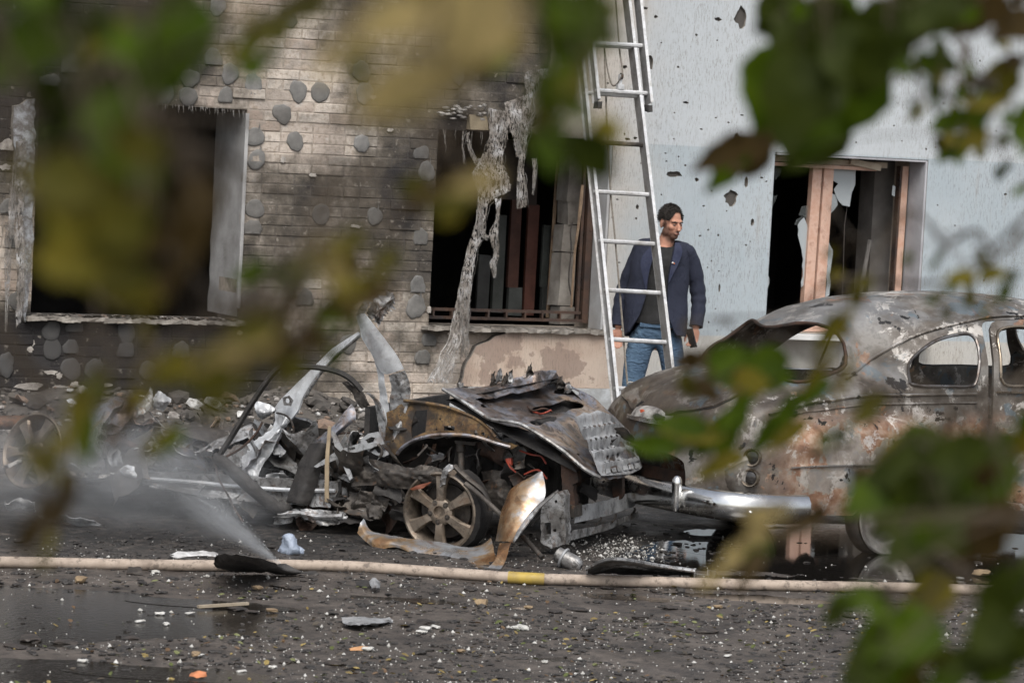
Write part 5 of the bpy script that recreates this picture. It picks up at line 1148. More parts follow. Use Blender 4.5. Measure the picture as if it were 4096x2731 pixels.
wsheet('sill_end', zC, [[(830, 660, .08), (880, 620, .06), (940, 640, .06)], [(850, 690, .06), (910, 690, .03), (1000, 730, .04)], [(880, 720, .06), (950, 735, .04), (1010, 745, .05)]], WHITE_M, 10, 8, .014, 10, 47)
wtube('sill_bar', zC, [(1175, 470, .3), (1300, 545, .26), (1450, 632, .2)], .012, BARE_M, 6); wtube('sill_bar', zC, [(1160, 490, .3), (1290, 570, .26), (1420, 645, .2)], .008, DKMET_M, 6)
wsheet('wheel_tub', zC, [[(900, 480, .5), (960, 520, .45), (1080, 480, .5)], [(920, 600, .4), (990, 640, .35), (1090, 600, .4)], [(960, 690, .3), (1040, 705, .25), (1120, 690, .3)]], BARE_M, 14, 10, .03, 7, 48)
# torn pieces filling the cabin and the bay
rj = random.Random(77)
def junk(n, fr, lr, zr, sz, ms, seed, namer='torn_sheet'):
    for k in range(n):
        c = wl(rj.uniform(*fr), rj.uniform(*lr), rj.uniform(*zr)); s_ = rj.uniform(*sz)
        a = Vector((rj.gauss(0, 1), rj.gauss(0, 1), rj.gauss(0, .7))).normalized(); b = a.orthogonal().normalized(); b = (b * math.cos(k) + a.cross(b) * math.sin(k)) * rj.uniform(.3, .8)
        rows = [[c + a * s_ * (i - 1) + b * s_ * (j - 1) + Vector((rj.uniform(-.3, .3), rj.uniform(-.3, .3), rj.uniform(-.3, .3))) * s_ for i in range(3)] for j in range(3)]
        ob(namer, sheet(rows, 8, 8, .003, s_ * .22, 9, k + seed, .12), rj.choice(ms), WRK, smooth=45)
junk(46, (-2.5, -.55), (.2, 1.35), (.18, .42), (.06, .17), (BARE_M, BARE_M, DKMET_M, WHITE_M, HEAT_M, RUSTDK_M), 3.0)
junk(46, (-2.3, -.55), (.1, 1.0), (.22, .52), (.08, .2), (DKMET_M, BARE_M, BLACK_M, HEAT_M, BARE_M), 500.0, 'torn_sheet_b')  # this batch and the next are torn sheets like the others
junk(44, (-2.3, -.35), (.0, .55), (.10, .46), (.05, .14), (DKMET_M, BARE_M, BLACK_M, BARE_M, RUSTDK_M), 600.0, 'torn_sheet_b')
junk(26, (-1.9, -.5), (.12, .5), (.16, .45), (.05, .13), (BARE_M, DKMET_M, WHITE_M, BLACK_M), 90.0)
junk(40, (-.5, .75), (.08, 1.2), (.3, .62), (.03, .08), (DKMET_M, BLACK_M, RUSTDK_M, BARE_M), 400.0)
junk(34, (-.4, .72), (.12, 1.3), (.25, .62), (.04, .11), (BLACK_M, BLACK_M, DKMET_M, RUSTDK_M), 50.0)
junk(70, (-2.45, -.5), (.06, 1.2), (.14, .40), (.025, .07), (BARE_M, WHITE_M, DKMET_M, HEAT_M, LINER_M, BLACK_M), 200.0)
junk(30, (-1.5, -.4), (.0, .3), (.05, .2), (.03, .09), (DKMET_M, BLACK_M, BARE_M), 300.0)
junk(14, (-.65, -.2), (-.05, .2), (.12, .5), (.04, .12), (DKMET_M, BARE_M, BLACK_M), 140.0)
for k in range(44):
    c = wl(rj.uniform(-2.5, .65), rj.uniform(.1, 1.3), rj.uniform(.18, .5)); P = [c]
    d = Vector((rj.gauss(0, 1), rj.gauss(0, 1), rj.gauss(0, .6))).normalized()
    for q in range(4): d = (d + Vector((rj.uniform(-.6, .6), rj.uniform(-.6, .6), rj.uniform(-.5, .5)))).normalized(); P.append(P[-1] + d * rj.uniform(.04, .12))
    if min(p.z for p in P) < .02: continue
    mb = MB(); mb.tube(smoothpath(P, 3), rj.choice((.004, .006, .010)), 5); ob('bent_rod', mb, rj.choice((DKMET_M, RUSTDK_M, BARE_M, BLACK_M, REDW_M if k % 5 == 0 else DKMET_M)), WRK)

rk = random.Random(64); mb = MB()
for k in range(2600):
    f = rk.uniform(-2.7, -.3); l = rk.uniform(.05, 1.4); z = .19 + .10 * max(0, nz(f * 3, l * 3, 5)) + .03 * rk.random()
    s_ = rk.uniform(.006, .022); q = chunk(rk, s_, 1, .6) if k % 2 else None; c = wl(f, l, z)
    if q: mb.add([Vector(p) + c for p in q.v], q.f)
    else:
        R_ = Matrix.Rotation(rk.uniform(0, 6), 3, (rk.gauss(0, 1), rk.gauss(0, 1), rk.gauss(0, 1) + .1)); mb.box(c, (s_ * rk.uniform(1, 5), s_ * rk.uniform(.5, 1.5), s_ * .15), R_)
ob('cabin_debris', mb, RUBBLE_M, WRK, kind='stuff', smooth=0)
# wing torn off and lying against the front wheel
TW = empty('torn_front_wing', gnd(1900, 2262), 'torn silver front wing scorched brown, lying against the bare alloy wheel', 'car wing')
def gl2(x, y, l): return W_(zB, x, y, l)
def g2(x, y, z=.012): q = zB(x, y); return gnd(q[0], q[1], z)
rows = [[gl2(88, 1112, -.22), gl2(62, 1150, -.26), gl2(42, 1205, -.28)], [gl2(150, 1190, -.24), gl2(140, 1245, -.33), gl2(165, 1308, -.35)], [gl2(300, 1230, -.25), gl2(300, 1268, -.36), gl2(310, 1302, -.37)], [gl2(450, 1252, -.25), gl2(460, 1310, -.38), gl2(480, 1368, -.42)],
        [gl2(630, 1280, -.25), gl2(660, 1350, -.42), gl2(700, 1418, -.48)], [gl2(800, 1300, -.26), gl2(820, 1370, -.45), g2(835, 1438)], [gl2(940, 1245, -.26), gl2(960, 1350, -.42), g2(985, 1440)]]
mb = sheet(rows, 10, 40, .003, .014, 7, 3.3, .01)
o = ob('wing_skin', mb, SILV_M, TW, smooth=55)
rows = [[gl2(955, 1262, -.26), gl2(1020, 1262, -.38), gl2(1078, 1268, -.44)], [gl2(985, 1130, -.26), gl2(1040, 1150, -.36), gl2(1128, 1180, -.38)], [gl2(1040, 960, -.22), gl2(1110, 1000, -.32), gl2(1240, 1040, -.32)], [gl2(1080, 900, -.2), gl2(1170, 900, -.28), gl2(1292, 950, -.28)], [gl2(1250, 800, -.18), gl2(1262, 798, -.2), gl2(1272, 802, -.2)]]
ob('wing_skin', sheet(rows, 12, 30, .003, .010, 6, 8.3, .01), SILV_M, TW, smooth=55)
P = smoothpath([gl2(480, 1372, -.43), gl2(640, 1395, -.45), gl2(760, 1425, -.5), g2(835, 1440)], 5); mb = MB(); mb.tube(P, .012, 6, True, 0, .5); ob('wing_flange', mb, LINER_M, TW)
P = smoothpath([gl2(1080, 1268, -.45), gl2(1130, 1182, -.4), gl2(1240, 1042, -.34), gl2(1375, 925, -.3)], 5); mb = MB(); mb.tube(P, [.006 + .012 * math.sin(math.pi * i / (len(P) - 1)) for i in range(len(P))], 6, True, 0, .5); ob('wing_flange', mb, BARE_M, TW)
rows = [[gl2(985, 1265, -.4), gl2(1060, 1262, -.46)], [g2(960, 1380, .05), g2(1035, 1370, .05)], [g2(900, 1440), g2(1000, 1445)]]
ob('wing_flap', sheet(rows, 8, 10, .003, .012, 9, 5.3, .02), SILV_M, TW, smooth=55)

# ------------------------------------------------------------------ extension ladder
ALU_M = metal('ladder_aluminium', [(.3, (.52, .53, .54)), (.5, (.64, .65, .66)), (.7, (.42, .41, .39))], .45, .35, 9, .1, .25, (.16, .14, .12), 35, .15, .1)
WEB_M = metal('ladder_web', [(.3, (.20, .20, .20)), (.5, (.27, .27, .27)), (.7, (.18, .17, .16))], .5, .35, 9, .1, .3, (.10, .09, .08), 35, .2, .1)
RUBBER_M = simple('black_rubber', (.025, .024, .024), (.05, .048, .046), .7, sc=20)
def bis(a, b, y):
    lo, hi = 0.0, 1.0
    for _ in range(40):
        m = (lo + hi) / 2
        if prj(a.lerp(b, m))[1] > y: lo = m
        else: hi = m
    return a.lerp(b, lo)
fl = gnd(2493, 1862); fr_ = gnd(2722, 1864)
tl = wal(2300, 0, 20.75); tr = wal(2503, 0, 20.72)
def ext(a, b): k = (YP - .05 - a.y) / (b.y - a.y); return a + (b - a) * k
TLp, TRp = ext(fl, tl), ext(fr_, tr)
LAD = empty('ladder', (fl + fr_) / 2, 'two section aluminium extension ladder leaning on the building wall', 'ladder')
nrmL = (TLp - fl).cross(fr_ - fl).normalized()
if nrmL.dot(F0) > 0: nrmL = -nrmL
sideL = (fr_ - fl).normalized()
def rail(a, b, off=0.0, sgn=1, name='rail'):
    a = a + nrmL * off; b = b + nrmL * off; mb = MB(); d = (b - a).normalized()
    mb.bar(a, b, .006, .094, up=nrmL); wb = ob(name, mb, WEB_M, LAD, smooth=0); mb = MB()
    mb.bar(a + nrmL * .047 + sideL * sgn * .008, b + nrmL * .047 + sideL * sgn * .008, .022, .005, up=nrmL)
    mb.bar(a - nrmL * .047 + sideL * sgn * .008, b - nrmL * .047 + sideL * sgn * .008, .022, .005, up=nrmL)
    ob('rail_flange', mb, ALU_M, wb, smooth=0); return wb
R1 = rail(fl, TLp, 0, -1); R2 = rail(fr_, TRp, 0, 1)
def rung(a, b, m=ALU_M, r=.0165):
    mb = MB(); n = 14; vs = []
    u1 = (b - a).normalized(); x = nrmL; y = u1.cross(x)
    for p in (a, b):
        for k in range(n):
            an = 2 * math.pi * k / n; rr_ = r * (1 - .06 * (k % 2)); vs.append(p + x * math.cos(an) * rr_ + y * math.sin(an) * rr_)
    mb.add(vs, [(k, (k + 1) % n, n + (k + 1) % n, n + k) for k in range(n)]); ob('rung', mb, m, LAD, smooth=30)
    mb = MB(); mb.lathe([(.012, .0), (.012, .004), (.006, .006), (.0005, .006)], 10, Matrix.Translation(a - u1 * .003) @ (-u1).to_track_quat('Z', 'Y').to_matrix().to_4x4()); ob('rivet', mb, ALU_M, LAD)
ys_ = [1747, 1552, 1356, 1159, 963, 766, 567, 372, 176, -20, -215]
for k, y in enumerate(ys_):
    a = bis(fl, TLp, y - (0 if y > 0 else 0)); b = bis(fr_, TRp, y + 13)
    rung(a, b, DKMET_M if y == 567 else ALU_M)
fa, fb = wal(2390, 405, 20.42), wal(2593, 418, 20.40); ga, gb = wal(2347, 0, 20.69), wal(2549, 0, 20.66)
fa2, fb2 = ext(fa, ga), ext(fb, gb)
rail(fa, fa2, 0, -1, 'fly_rail'); rail(fb, fb2, 0, 1, 'fly_rail')
for y in (362, 172, -20, -215): rung(bis(fa, fa2, y), bis(fb, fb2, y + 12))
for p in (fa, fb): mb = MB(); mb.box(p - (fa2 - fa).normalized() * .03, (.03, .07, .05), None, 0, .004); ob('end_cap', mb, RUBBER_M, LAD, smooth=0)
for p in (fl, fr_): mb = MB(); mb.box(p + ZZ * .025, (.05, .10, .05), None, 0, .005); ob('rubber_foot', mb, RUBBER_M, LAD, smooth=0)
mb = MB(); pc = bis(fa, fa2, 355).lerp(bis(fb, fb2, 367), .46); mb.bar(pc - ZZ * .01, pc + ZZ * .11, .02, .03, up=nrmL); mb.box(pc + ZZ * .02, (.05, .05, .04), None, 0, .006); ob('pulley_bracket', mb, ALU_M, LAD, smooth=0)
mb = MB(); mb.lathe([(.02, -.008), (.024, -.006), (.018, 0), (.024, .006), (.02, .008)], 16, Matrix.Translation(pc + ZZ * .09 + nrmL * .02) @ sideL.to_track_quat('Z', 'Y').to_matrix().to_4x4()); ob('pulley', mb, DKMET_M, LAD)
ROPE_M = simple('grey_rope', (.22, .20, .17), (.12, .105, .09), .9, sc=60, bump=.6, bsc=160)
zM = lambda x, y: (2400 + x / 1.844, 750 + y / 1.844)
def lplane(x, y, off=-.03): return onplane(x, y, fl + nrmL * off, nrmL)
P = [lplane(2418, 200), lplane(2424, 390), lplane(2430, 560), lplane(*zM(80, 60)), lplane(*zM(105, 310)), lplane(*zM(140, 700)), lplane(*zM(165, 1000)), lplane(*zM(185, 1250)), lplane(*zM(203, 1455))]
mb = MB(); mb.tube(smoothpath(P, 6), .0075, 6); ob('rope', mb, ROPE_M, LAD)
P = [lplane(2395, -40), lplane(2418, 200), lplane(2448, 340), pc + ZZ * .1 + nrmL * .03, lplane(2478, 200), lplane(2462, 0)]
mb = MB(); mb.tube(smoothpath(P, 6), .0065, 6); ob('rope', mb, ROPE_M, LAD)
cr_ = bis(fl, TLp, 1550).lerp(bis(fr_, TRp, 1560), .25); P = []
for i in range(60):
    a = i * .62; P.append(cr_ + sideL * (i / 60 * .16 + .02 * math.sin(i * 1.7)) + nrmL * .03 * math.cos(a) + ZZ * (.03 * math.sin(a) + .012 * math.sin(i * .9)))
mb = MB(); mb.tube(smoothpath(P, 2), .007, 6); ob('rope_coil', mb, simple('pale_rope', (.42, .41, .38), (.28, .27, .25), .9, sc=60, bump=.6, bsc=160), LAD)

# ------------------------------------------------------------------ man in a blazer
MD = 23.7
def B(x, y, dy=0.0): return dep(x, y, MD + dy)
def remesh(mb, vox, it=6, name='m'):
    me = mb.mesh('tmp', 0); o = bpy.data.objects.new('tmp', me); COL.objects.link(o)
    md = o.modifiers.new('r', 'REMESH'); md.mode = 'VOXEL'; md.voxel_size = vox; md.adaptivity = 0
    if it: sm = o.modifiers.new('s', 'SMOOTH'); sm.factor = .5; sm.iterations = it
    dg = bpy.context.evaluated_depsgraph_get(); r = bpy.data.meshes.new_from_object(o.evaluated_get(dg)); r.name = name
    bpy.data.objects.remove(o); bpy.data.meshes.remove(me); r.shade_smooth(); return r
def ell(mb, c, rad, Mx=None, n=16, m=10):
    vs = []; fs = []
    for i in range(m + 1):
        ph = math.pi * i / m
        for k in range(n):
            a = 2 * math.pi * k / n; p = Vector((math.sin(ph) * math.cos(a) * rad[0], math.sin(ph) * math.sin(a) * rad[1], math.cos(ph) * rad[2])); vs.append(Vector(c) + (Mx @ p if Mx else p))
    for i in range(m):
        for k in range(n): fs.append((i * n + k, i * n + (k + 1) % n, (i + 1) * n + (k + 1) % n, (i + 1) * n + k))
    mb.add(vs, fs)
def limb(mb, pts, rad, n=12):
    P = smoothpath(pts, 6); m = len(P); rr_ = []
    for i in range(m):
        x = i / (m - 1) * (len(rad) - 1); k = min(int(x), len(rad) - 2); rr_.append(rad[k] + (rad[k + 1] - rad[k]) * (x - k))
    mb.tube(P, rr_, n); ell(mb, P[0], (rr_[0],) * 3); ell(mb, P[-1], (rr_[-1],) * 3)
hf = (R0 * .60 - F0 * .80 - ZZ * .10).normalized(); hs = hf.cross(ZZ).normalized(); hu = hs.cross(hf)
HM_ = Matrix((hs, hf, hu)).transposed()
HC = B(2683, 893)
def hp(x, y, z): return HC + HM_ @ Vector((x, y, z))     # head space: x side, y forward, z up
PER = empty('person', B(2620, 1796), 'man in navy blazer, black shirt and blue jeans looking aside behind the ladder', 'person')
mb = MB()
ell(mb, hp(0, -.012, .035), (.074, .092, .088), HM_); ell(mb, hp(0, .022, -.03), (.060, .064, .085), HM_); ell(mb, hp(0, .050, -.085), (.034, .034, .030), HM_)
ell(mb, hp(0, .070, .022), (.052, .022, .016), HM_); ell(mb, hp(0, .092, -.022), (.014, .022, .030), HM_); ell(mb, hp(0, .104, -.036), (.017, .014, .012), HM_)
ell(mb, hp(0, .083, -.066), (.026, .012, .010), HM_)
for s_ in (-1, 1):
    ell(mb, hp(s_ * .036, .060, -.022), (.024, .022, .024), HM_); ell(mb, hp(s_ * .076, -.010, -.008), (.010, .020, .033), HM_); ell(mb, hp(s_ * .05, .01, -.06), (.016, .035, .03), HM_)
limb(mb, [B(2672, 945, .02), B(2660, 985, .03), B(2650, 1020, .03)], [.056, .058, .075])
ell(mb, B(2645, 1110, .0), (.15, .10, .24)); ell(mb, B(2630, 1330, .0), (.14, .10, .13))
SHL, ELL_, WRL = B(2570, 1015, .02), B(2490, 1170, .06), B(2474, 1300, .0); SHR, ELR, WRR = B(2742, 1018, .02), B(2796, 1165, .08), B(2784, 1302, .0)
limb(mb, [SHL, ELL_, WRL], [.055, .045, .030]); limb(mb, [SHR, ELR, WRR], [.055, .045, .030])
limb(mb, [B(2565, 1390), B(2525, 1570, -.04), B(2505, 1765, .0)], [.08, .06, .04]); limb(mb, [B(2680, 1390), B(2700, 1580, -.03), B(2718, 1770, .02)], [.08, .06, .04])
# hands with separate fingers
def hand(base, down, out, frontv, curl):
    ell(mb, base + down * .045, (.036, .020, .048), Matrix((out, frontv, down)).transposed())
    for k in range(4):
        r0 = base + down * .082 + out * (-.026 + k * .0175); L = (.062, .072, .068, .054)[k]; P = [r0]; d = down.copy()
        for q in range(3): d = (d + frontv * curl[q]).normalized(); P.append(P[-1] + d * L * (.42, .32, .26)[q])
        mb.tube([r0 - down * .03] + P, [.0095, .0095, .009, .008, .007], 8); ell(mb, P[-1], (.007,) * 3, None, 8, 6)
    P = [base + down * .02 - out * .028, base + down * .045 - out * .046 + frontv * .012, base + down * .075 - out * .048 + frontv * .026, base + down * .098 - out * .042 + frontv * .034]
    mb.tube(P, [.014, .0115, .010, .008], 8); ell(mb, P[-1], (.008,) * 3, None, 8, 6)
hand(B(2472, 1312), (-ZZ + R0 * .05).normalized(), R0, -F0, (.2, .3, .3)); dwn = (-ZZ - R0 * .10).normalized()
hand(B(2782, 1312, -.01), dwn, R0, (-F0 * .75 - R0 * .65).normalized(), (.35, .8, .9))
g = G('skin'); v = g.pos()
sk = g.ramp(g.noise(22, 5, .6, v), [(.3, (.50, .27, .19)), (.7, (.40, .20, .14))])
beard = vmax(g, [g.blob(v, hp(0, .045, -.095), (.062, .062, .045), .35), g.blob(v, hp(.052, .012, -.062), (.03, .05, .045), .4), g.blob(v, hp(-.052, .012, -.062), (.03, .05, .045), .4), g.blob(v, hp(0, .092, -.055), (.03, .022, .009), .5), g.blob(v, hp(.066, .012, -.02), (.022, .020, .05), .4), g.blob(v, hp(-.066, .012, -.02), (.022, .020, .05), .4)])
sk = g.mx(g.mt('MULTIPLY', beard, .74), sk, (.030, .022, .018))
sk = g.mx(g.mt('MULTIPLY', g.blob(v, hp(0, .10, -.068), (.02, .014, .007), .4), .7), sk, (.33, .13, .11))
g.set(col=sk, rough=.62, spec=.3, sss=.05); g.bump(g.noise(240, 3, .5, v), .15, .002); SKIN_M = g.m
ob('body', remesh(mb, .0055, 3, 'body'), SKIN_M, PER)
HAIR_M = simple('dark_hair', (.010, .008, .0065), (.024, .018, .014), .8, sc=60, bump=.8, bsc=170)
mb = MB(); n = 22; m = 14; vs = []; fs = []
for i in range(m + 1):
    for k in range(n):
        a = 2 * math.pi * k / n; yy = math.cos(a); aa = math.acos(max(-1, min(1, yy))); sm_ = max(0.0, min(1.0, (aa - .30) / .55)); sm_ = sm_ * sm_ * (3 - 2 * sm_); lim = .98 + .70 * sm_ + .22 * max(0, aa - 1.3); ph = lim * i / m
        r_ = 1.075 + .05 * nz(a * 3, ph * 6) + .06 * max(0, yy) * math.sin(min(1.57, ph)) - (.06 if i == m else 0) - (.03 if i == m - 1 else 0)
        vs.append(hp(math.sin(ph) * math.sin(a) * .074 * r_, -.014 + math.sin(ph) * yy * .094 * r_, .036 + math.cos(ph) * .089 * (r_ + .05)))
for i in range(m):
    for k in range(n): fs.append((i * n + k, i * n + (k + 1) % n, (i + 1) * n + (k + 1) % n, (i + 1) * n + k))
mb.add(vs, fs); rh = random.Random(3)
for k in range(1100):
    i = rh.randrange(1, m + 1); j_ = rh.randrange(n); p = Vector(vs[i * n + j_]).lerp(Vector(vs[(i - 1) * n + (j_ + 1) % n]), rh.random()); o_ = (p - hp(0, -.012, .03)).normalized()
    d_ = (o_ * .55 + HM_ @ Vector((rh.uniform(-.5, .5), .55 if o_.dot(hf) > 0 else -.3, -.25 if i > m // 2 else .15))).normalized(); L_ = rh.uniform(.008, .017)
    mb.tube([p - o_ * .003, p + d_ * L_ * .6, p + d_ * L_ - ZZ * .002], [.0020, .0016, .0005], 4)
ob('hair', mb, HAIR_M, PER, smooth=80)
for s_ in (-1, 1):
    mb = MB(); mb.tube([hp(s_ * .014, .092, .014), hp(s_ * .032, .089, .020), hp(s_ * .052, .074, .016)], [.004, .0055, .003], 6); ob('eyebrow', mb, HAIR_M, PER)
    mb = MB(); ell(mb, hp(s_ * .031, .0765, -.002), (.0095, .009, .0055), HM_, 12, 8); e_ = ob('eye', mb, simple('eye_white', (.20, .17, .16), (.16, .13, .12), .4), PER)
    mb = MB(); ell(mb, hp(s_ * .031 - .003, .083, -.002), (.0055, .0035, .0055), HM_, 10, 6); ob('iris', mb, BLACK_M, e_)
    mb = MB(); mb.tube([hp(s_ * .018, .080, .004), hp(s_ * .031, .0865, .0065), hp(s_ * .044, .078, .003)], .003, 6); ob('eyelid', mb, SKIN_M, e_)
g = G('navy_wool'); v = g.pos()
g.set(col=g.ramp(g.noise(6, 6, .6, v), [(.3, (.009, .012, .026)), (.7, (.015, .019, .038))]), rough=.88); g.bump(g.noise(14, 4, .5, g.mp(v, (1, 1, .7)), 1.0), .55, .03); NAVY_M = g.m
BTEE_M = simple('black_cotton', (.008, .008, .008), (.016, .016, .017), .85, sc=9, bump=.5, bsc=22)
g = G('blue_denim'); v = g.pos(); n_ = g.noise(5, 5, .6, v)
den = g.ramp(n_, [(.3, (.040, .075, .125)), (.55, (.075, .13, .20)), (.72, (.13, .205, .28))]); den = g.mx(g.mt('MULTIPLY', g.step(g.noise(1, 4, .5, g.mp(v, (10, 10, 28)), 1.5), .58, .72), .25), den, (.20, .29, .37))
g.set(col=den, rough=.9); g.bump(g.noise(1, 4, .5, g.mp(v, (9, 9, 22)), 1.6), .8, .035); DENIM_M = g.m
JK = [[(2634, 966, -.07), (2612, 956, -.02), (2600, 954, .05), (2655, 955, .085), (2716, 962, .06), (2724, 966, .0), (2702, 970, -.06)],
      [(2628, 988, -.11), (2575, 968, -.06), (2556, 966, .03), (2650, 975, .12), (2748, 978, .06), (2758, 982, -.02), (2697, 990, -.10)],
      [(2606, 1040, -.135), (2552, 1040, -.09), (2528, 1040, .02), (2640, 1040, .14), (2744, 1040, .06), (2756, 1040, -.04), (2686, 1040, -.13)],
      [(2594, 1100, -.145), (2540, 1100, -.11), (2524, 1100, .0), (2632, 1100, .14), (2742, 1100, .04), (2750, 1100, -.06), (2677, 1100, -.145)],
      [(2584, 1180, -.14), (2535, 1180, -.11), (2510, 1180, .0), (2628, 1180, .13), (2735, 1180, .03), (2742, 1180, -.07), (2672, 1180, -.15)],
      [(2556, 1260, -.15), (2520, 1260, -.12), (2503, 1260, .0), (2625, 1260, .14), (2735, 1260, .03), (2742, 1260, -.08), (2674, 1260, -.165)],
      [(2512, 1325, -.14), (2502, 1335, -.10), (2498, 1344, .03), (2622, 1346, .16), (2733, 1346, .04), (2738, 1346, -.08), (2704, 1340, -.165)]]
jk = ob('blazer', sheet([[B(*p) for p in r] for r in JK], 36, 30, .012, .010, 7, 2.2), NAVY_M, PER, smooth=70)
for pts, rd_ in (([B(2566, 994, .0), B(2533, 1070, .03), B(2495, 1165, .06), B(2480, 1230, .04), B(2470, 1305, .0)], [.062, .062, .058, .053, .048]), ([B(2750, 1010, .0), B(2774, 1070, .03), B(2791, 1165, .06), B(2794, 1230, .04), B(2784, 1306, .0)], [.060, .061, .058, .053, .048])):
    P = smoothpath(pts, 7); mb = MB(); m = len(P); vs = []; n = 18
    rr_ = [rd_[min(3, int(i / (m - 1) * 4))] + (rd_[min(4, int(i / (m - 1) * 4) + 1)] - rd_[min(3, int(i / (m - 1) * 4))]) * ((i / (m - 1) * 4) % 1 if i < m - 1 else 0) for i in range(m)]
    rr_ = [r_ * (1 + .06 * math.sin(i * 1.5) * (1 if 8 < i < 24 else .3)) for i, r_ in enumerate(rr_)]
    mb.tube(P, rr_, n, True); ell(mb, P[0], (rr_[0],) * 3); ob('sleeve', mb, NAVY_M, jk, smooth=80)
def flat(name, pts, dy, m, th=.006, par=None):
    mb = plate([(p[0], -p[1]) for p in pts], [], lambda u, v_, d: B(u, -v_, dy + d), th); return ob(name, mb, m, par or PER, smooth=0)
LAP_M = simple('lapel_wool', (.014, .018, .042), (.022, .028, .060), .85, sc=9, bump=.3, bsc=50)
sheetB = lambda rows: [[B(*p) for p in r] for r in rows]
ob('lapel', sheet(sheetB([[(2640, 968, -.10), (2622, 972, -.09)], [(2626, 1000, -.13), (2580, 1010, -.11)], [(2606, 1050, -.155), (2562, 1050, -.125)], [(2594, 1100, -.16), (2570, 1100, -.145)], [(2586, 1160, -.155), (2582, 1160, -.155)]]), 4, 14, .006, .002, 9, 1), LAP_M, jk, smooth=60)
ob('lapel', sheet(sheetB([[(2700, 972, -.08), (2716, 972, -.07)], [(2696, 1000, -.13), (2728, 1005, -.11)], [(2687, 1045, -.15), (2718, 1045, -.14)], [(2678, 1095, -.16), (2694, 1095, -.16)], [(2674, 1130, -.16), (2677, 1130, -.162)]]), 4, 14, .006, .002, 9, 2), LAP_M, jk, smooth=60)
mb = MB(); ell(mb, B(2691, 1051, -.165), (.009, .004, .006)); pin = ob('lapel_pin', mb, simple('pin_white', (.7, .7, .68), (.65, .6, .45), .3), jk)
mb = MB(); ell(mb, B(2697, 1054, -.165), (.006, .004, .005)); ob('pin_drop', mb, simple('pin_red', (.5, .12, .05), (.5, .2, .05), .3), pin)
mb = MB(); rows = [[B(x, y, d) for x, y, d in r] for r in [[(2628, 986, -.05), (2664, 992, -.075), (2700, 986, -.05)], [(2590, 1030, -.07), (2645, 1030, -.12), (2705, 1030, -.08)], [(2560, 1110, -.08), (2632, 1110, -.13), (2720, 1110, -.09)], [(2555, 1200, -.08), (2630, 1200, -.125), (2720, 1200, -.09)], [(2545, 1290, -.09), (2626, 1296, -.135), (2722, 1290, -.10)]]]
ob('shirt', sheet(rows, 14, 20, .01, .010, 9, 4.4), BTEE_M, PER, smooth=70)
mb = MB(); ell(mb, B(2618, 1335, .0), (.165, .115, .115)); limb(mb, [B(2566, 1365), B(2545, 1450, -.03), B(2524, 1570, -.05), B(2512, 1670, -.01), B(2506, 1775, .0)], [.098, .092, .072, .066, .062]); limb(mb, [B(2676, 1365), B(2692, 1460, -.02), B(2704, 1580, -.04), B(2714, 1680, .0), B(2720, 1780, .02)], [.098, .090, .072, .066, .062])
jn = ob('jeans', remesh(mb, .012, 4, 'jeans'), DENIM_M, PER)
mb = MB(); mb.tube([B(2560, 1300, -.11), B(2622, 1305, -.128), B(2690, 1303, -.11)], .010, 6, True, 0, 1.8); ob('waistband', mb, DENIM_M, jn)
for (x, y, a) in ((2500, 1818, -.3), (2728, 1824, .25)):
    d_ = (R0 * a - F0).normalized(); mb = MB(); c = B(x, y); c.z = .06; ell(mb, c + d_ * .06, (.05, .14, .055), Matrix((d_.cross(ZZ), d_, ZZ)).transposed()); ell(mb, c - d_ * .02 + ZZ * .03, (.048, .06, .06)); ob('shoe', mb, BLACK_M, PER)
# phone in his hand
mb = MB(); c = B(2766, 1352, -.055); ax = (-ZZ * .92 + R0 * .28).normalized(); sx = (R0 * .5 - F0 * .6).normalized(); sx = (sx - ax * sx.dot(ax)).normalized(); mb.box(c, (.07, .142, .009), Matrix((sx, ax, sx.cross(ax))).transposed(), 0, .0)
ob('phone', mb, LENS_M, None, 'black phone held in the hand of the man in the blazer', 'phone', smooth=0)

# ------------------------------------------------------------------ fire hose and its leak
g = G('canvas_hose'); v = g.pos()
hc = g.ramp(g.noise(7, 7, .65, v), [(.3, (.25, .20, .16)), (.5, (.37, .305, .25)), (.7, (.19, .15, .12))])
hc = g.mx(g.mt('MULTIPLY', g.step(g.noise(17, 8, .72, v), .50, .62), .8), hc, (.10, .08, .065)); g.set(col=hc, rough=.75); g.bump(g.noise(240, 3, .6, v), .25, .003); HOSE_M = g.m
HOSE = empty('fire_hose', gnd(2090, 2310), 'muddy beige fire hose with a yellow band lying across the ground', 'hose')
hpx = [(-900, 1284), (-300, 1288), (0, 1290), (150, 1293), (300, 1296), (480, 1298), (640, 1297), (800, 1300), (900, 1306), (1000, 1313), (1100, 1320), (1200, 1327), (1350, 1332), (1500, 1336), (1650, 1340), (1800, 1344), (1950, 1347), (2100, 1350), (2300, 1356), (2700, 1366), (3200, 1400)]
HR = .0275
P = smoothpath([gnd(x * 1.7415, y * 1.7415, HR + .01) for x, y in hpx], 8)
mb = MB(); mb.tube(P, [HR * (1 + .02 * nz(i * .3)) for i in range(len(P))], 16); ob('hose_jacket', mb, HOSE_M, HOSE, smooth=80)
P = [gnd(x * 1.7415, y * 1.7415, HR + .01) for x, y in ((1168, 1325), (1195, 1327), (1222, 1328), (1250, 1329.5))]
mb = MB(); mb.tube(P, HR + .0025, 16); ob('yellow_band', mb, simple('yellow_paint', (.38, .27, .05), (.24, .175, .06), .6, sc=14), HOSE, smooth=80)
lk = gnd(1132, 2264, .06)
e1 = dep(640, 1890, 17.0); e2 = dep(250, 1760, 17.3)
SPR = empty('water_spray', lk, kind='stuff')
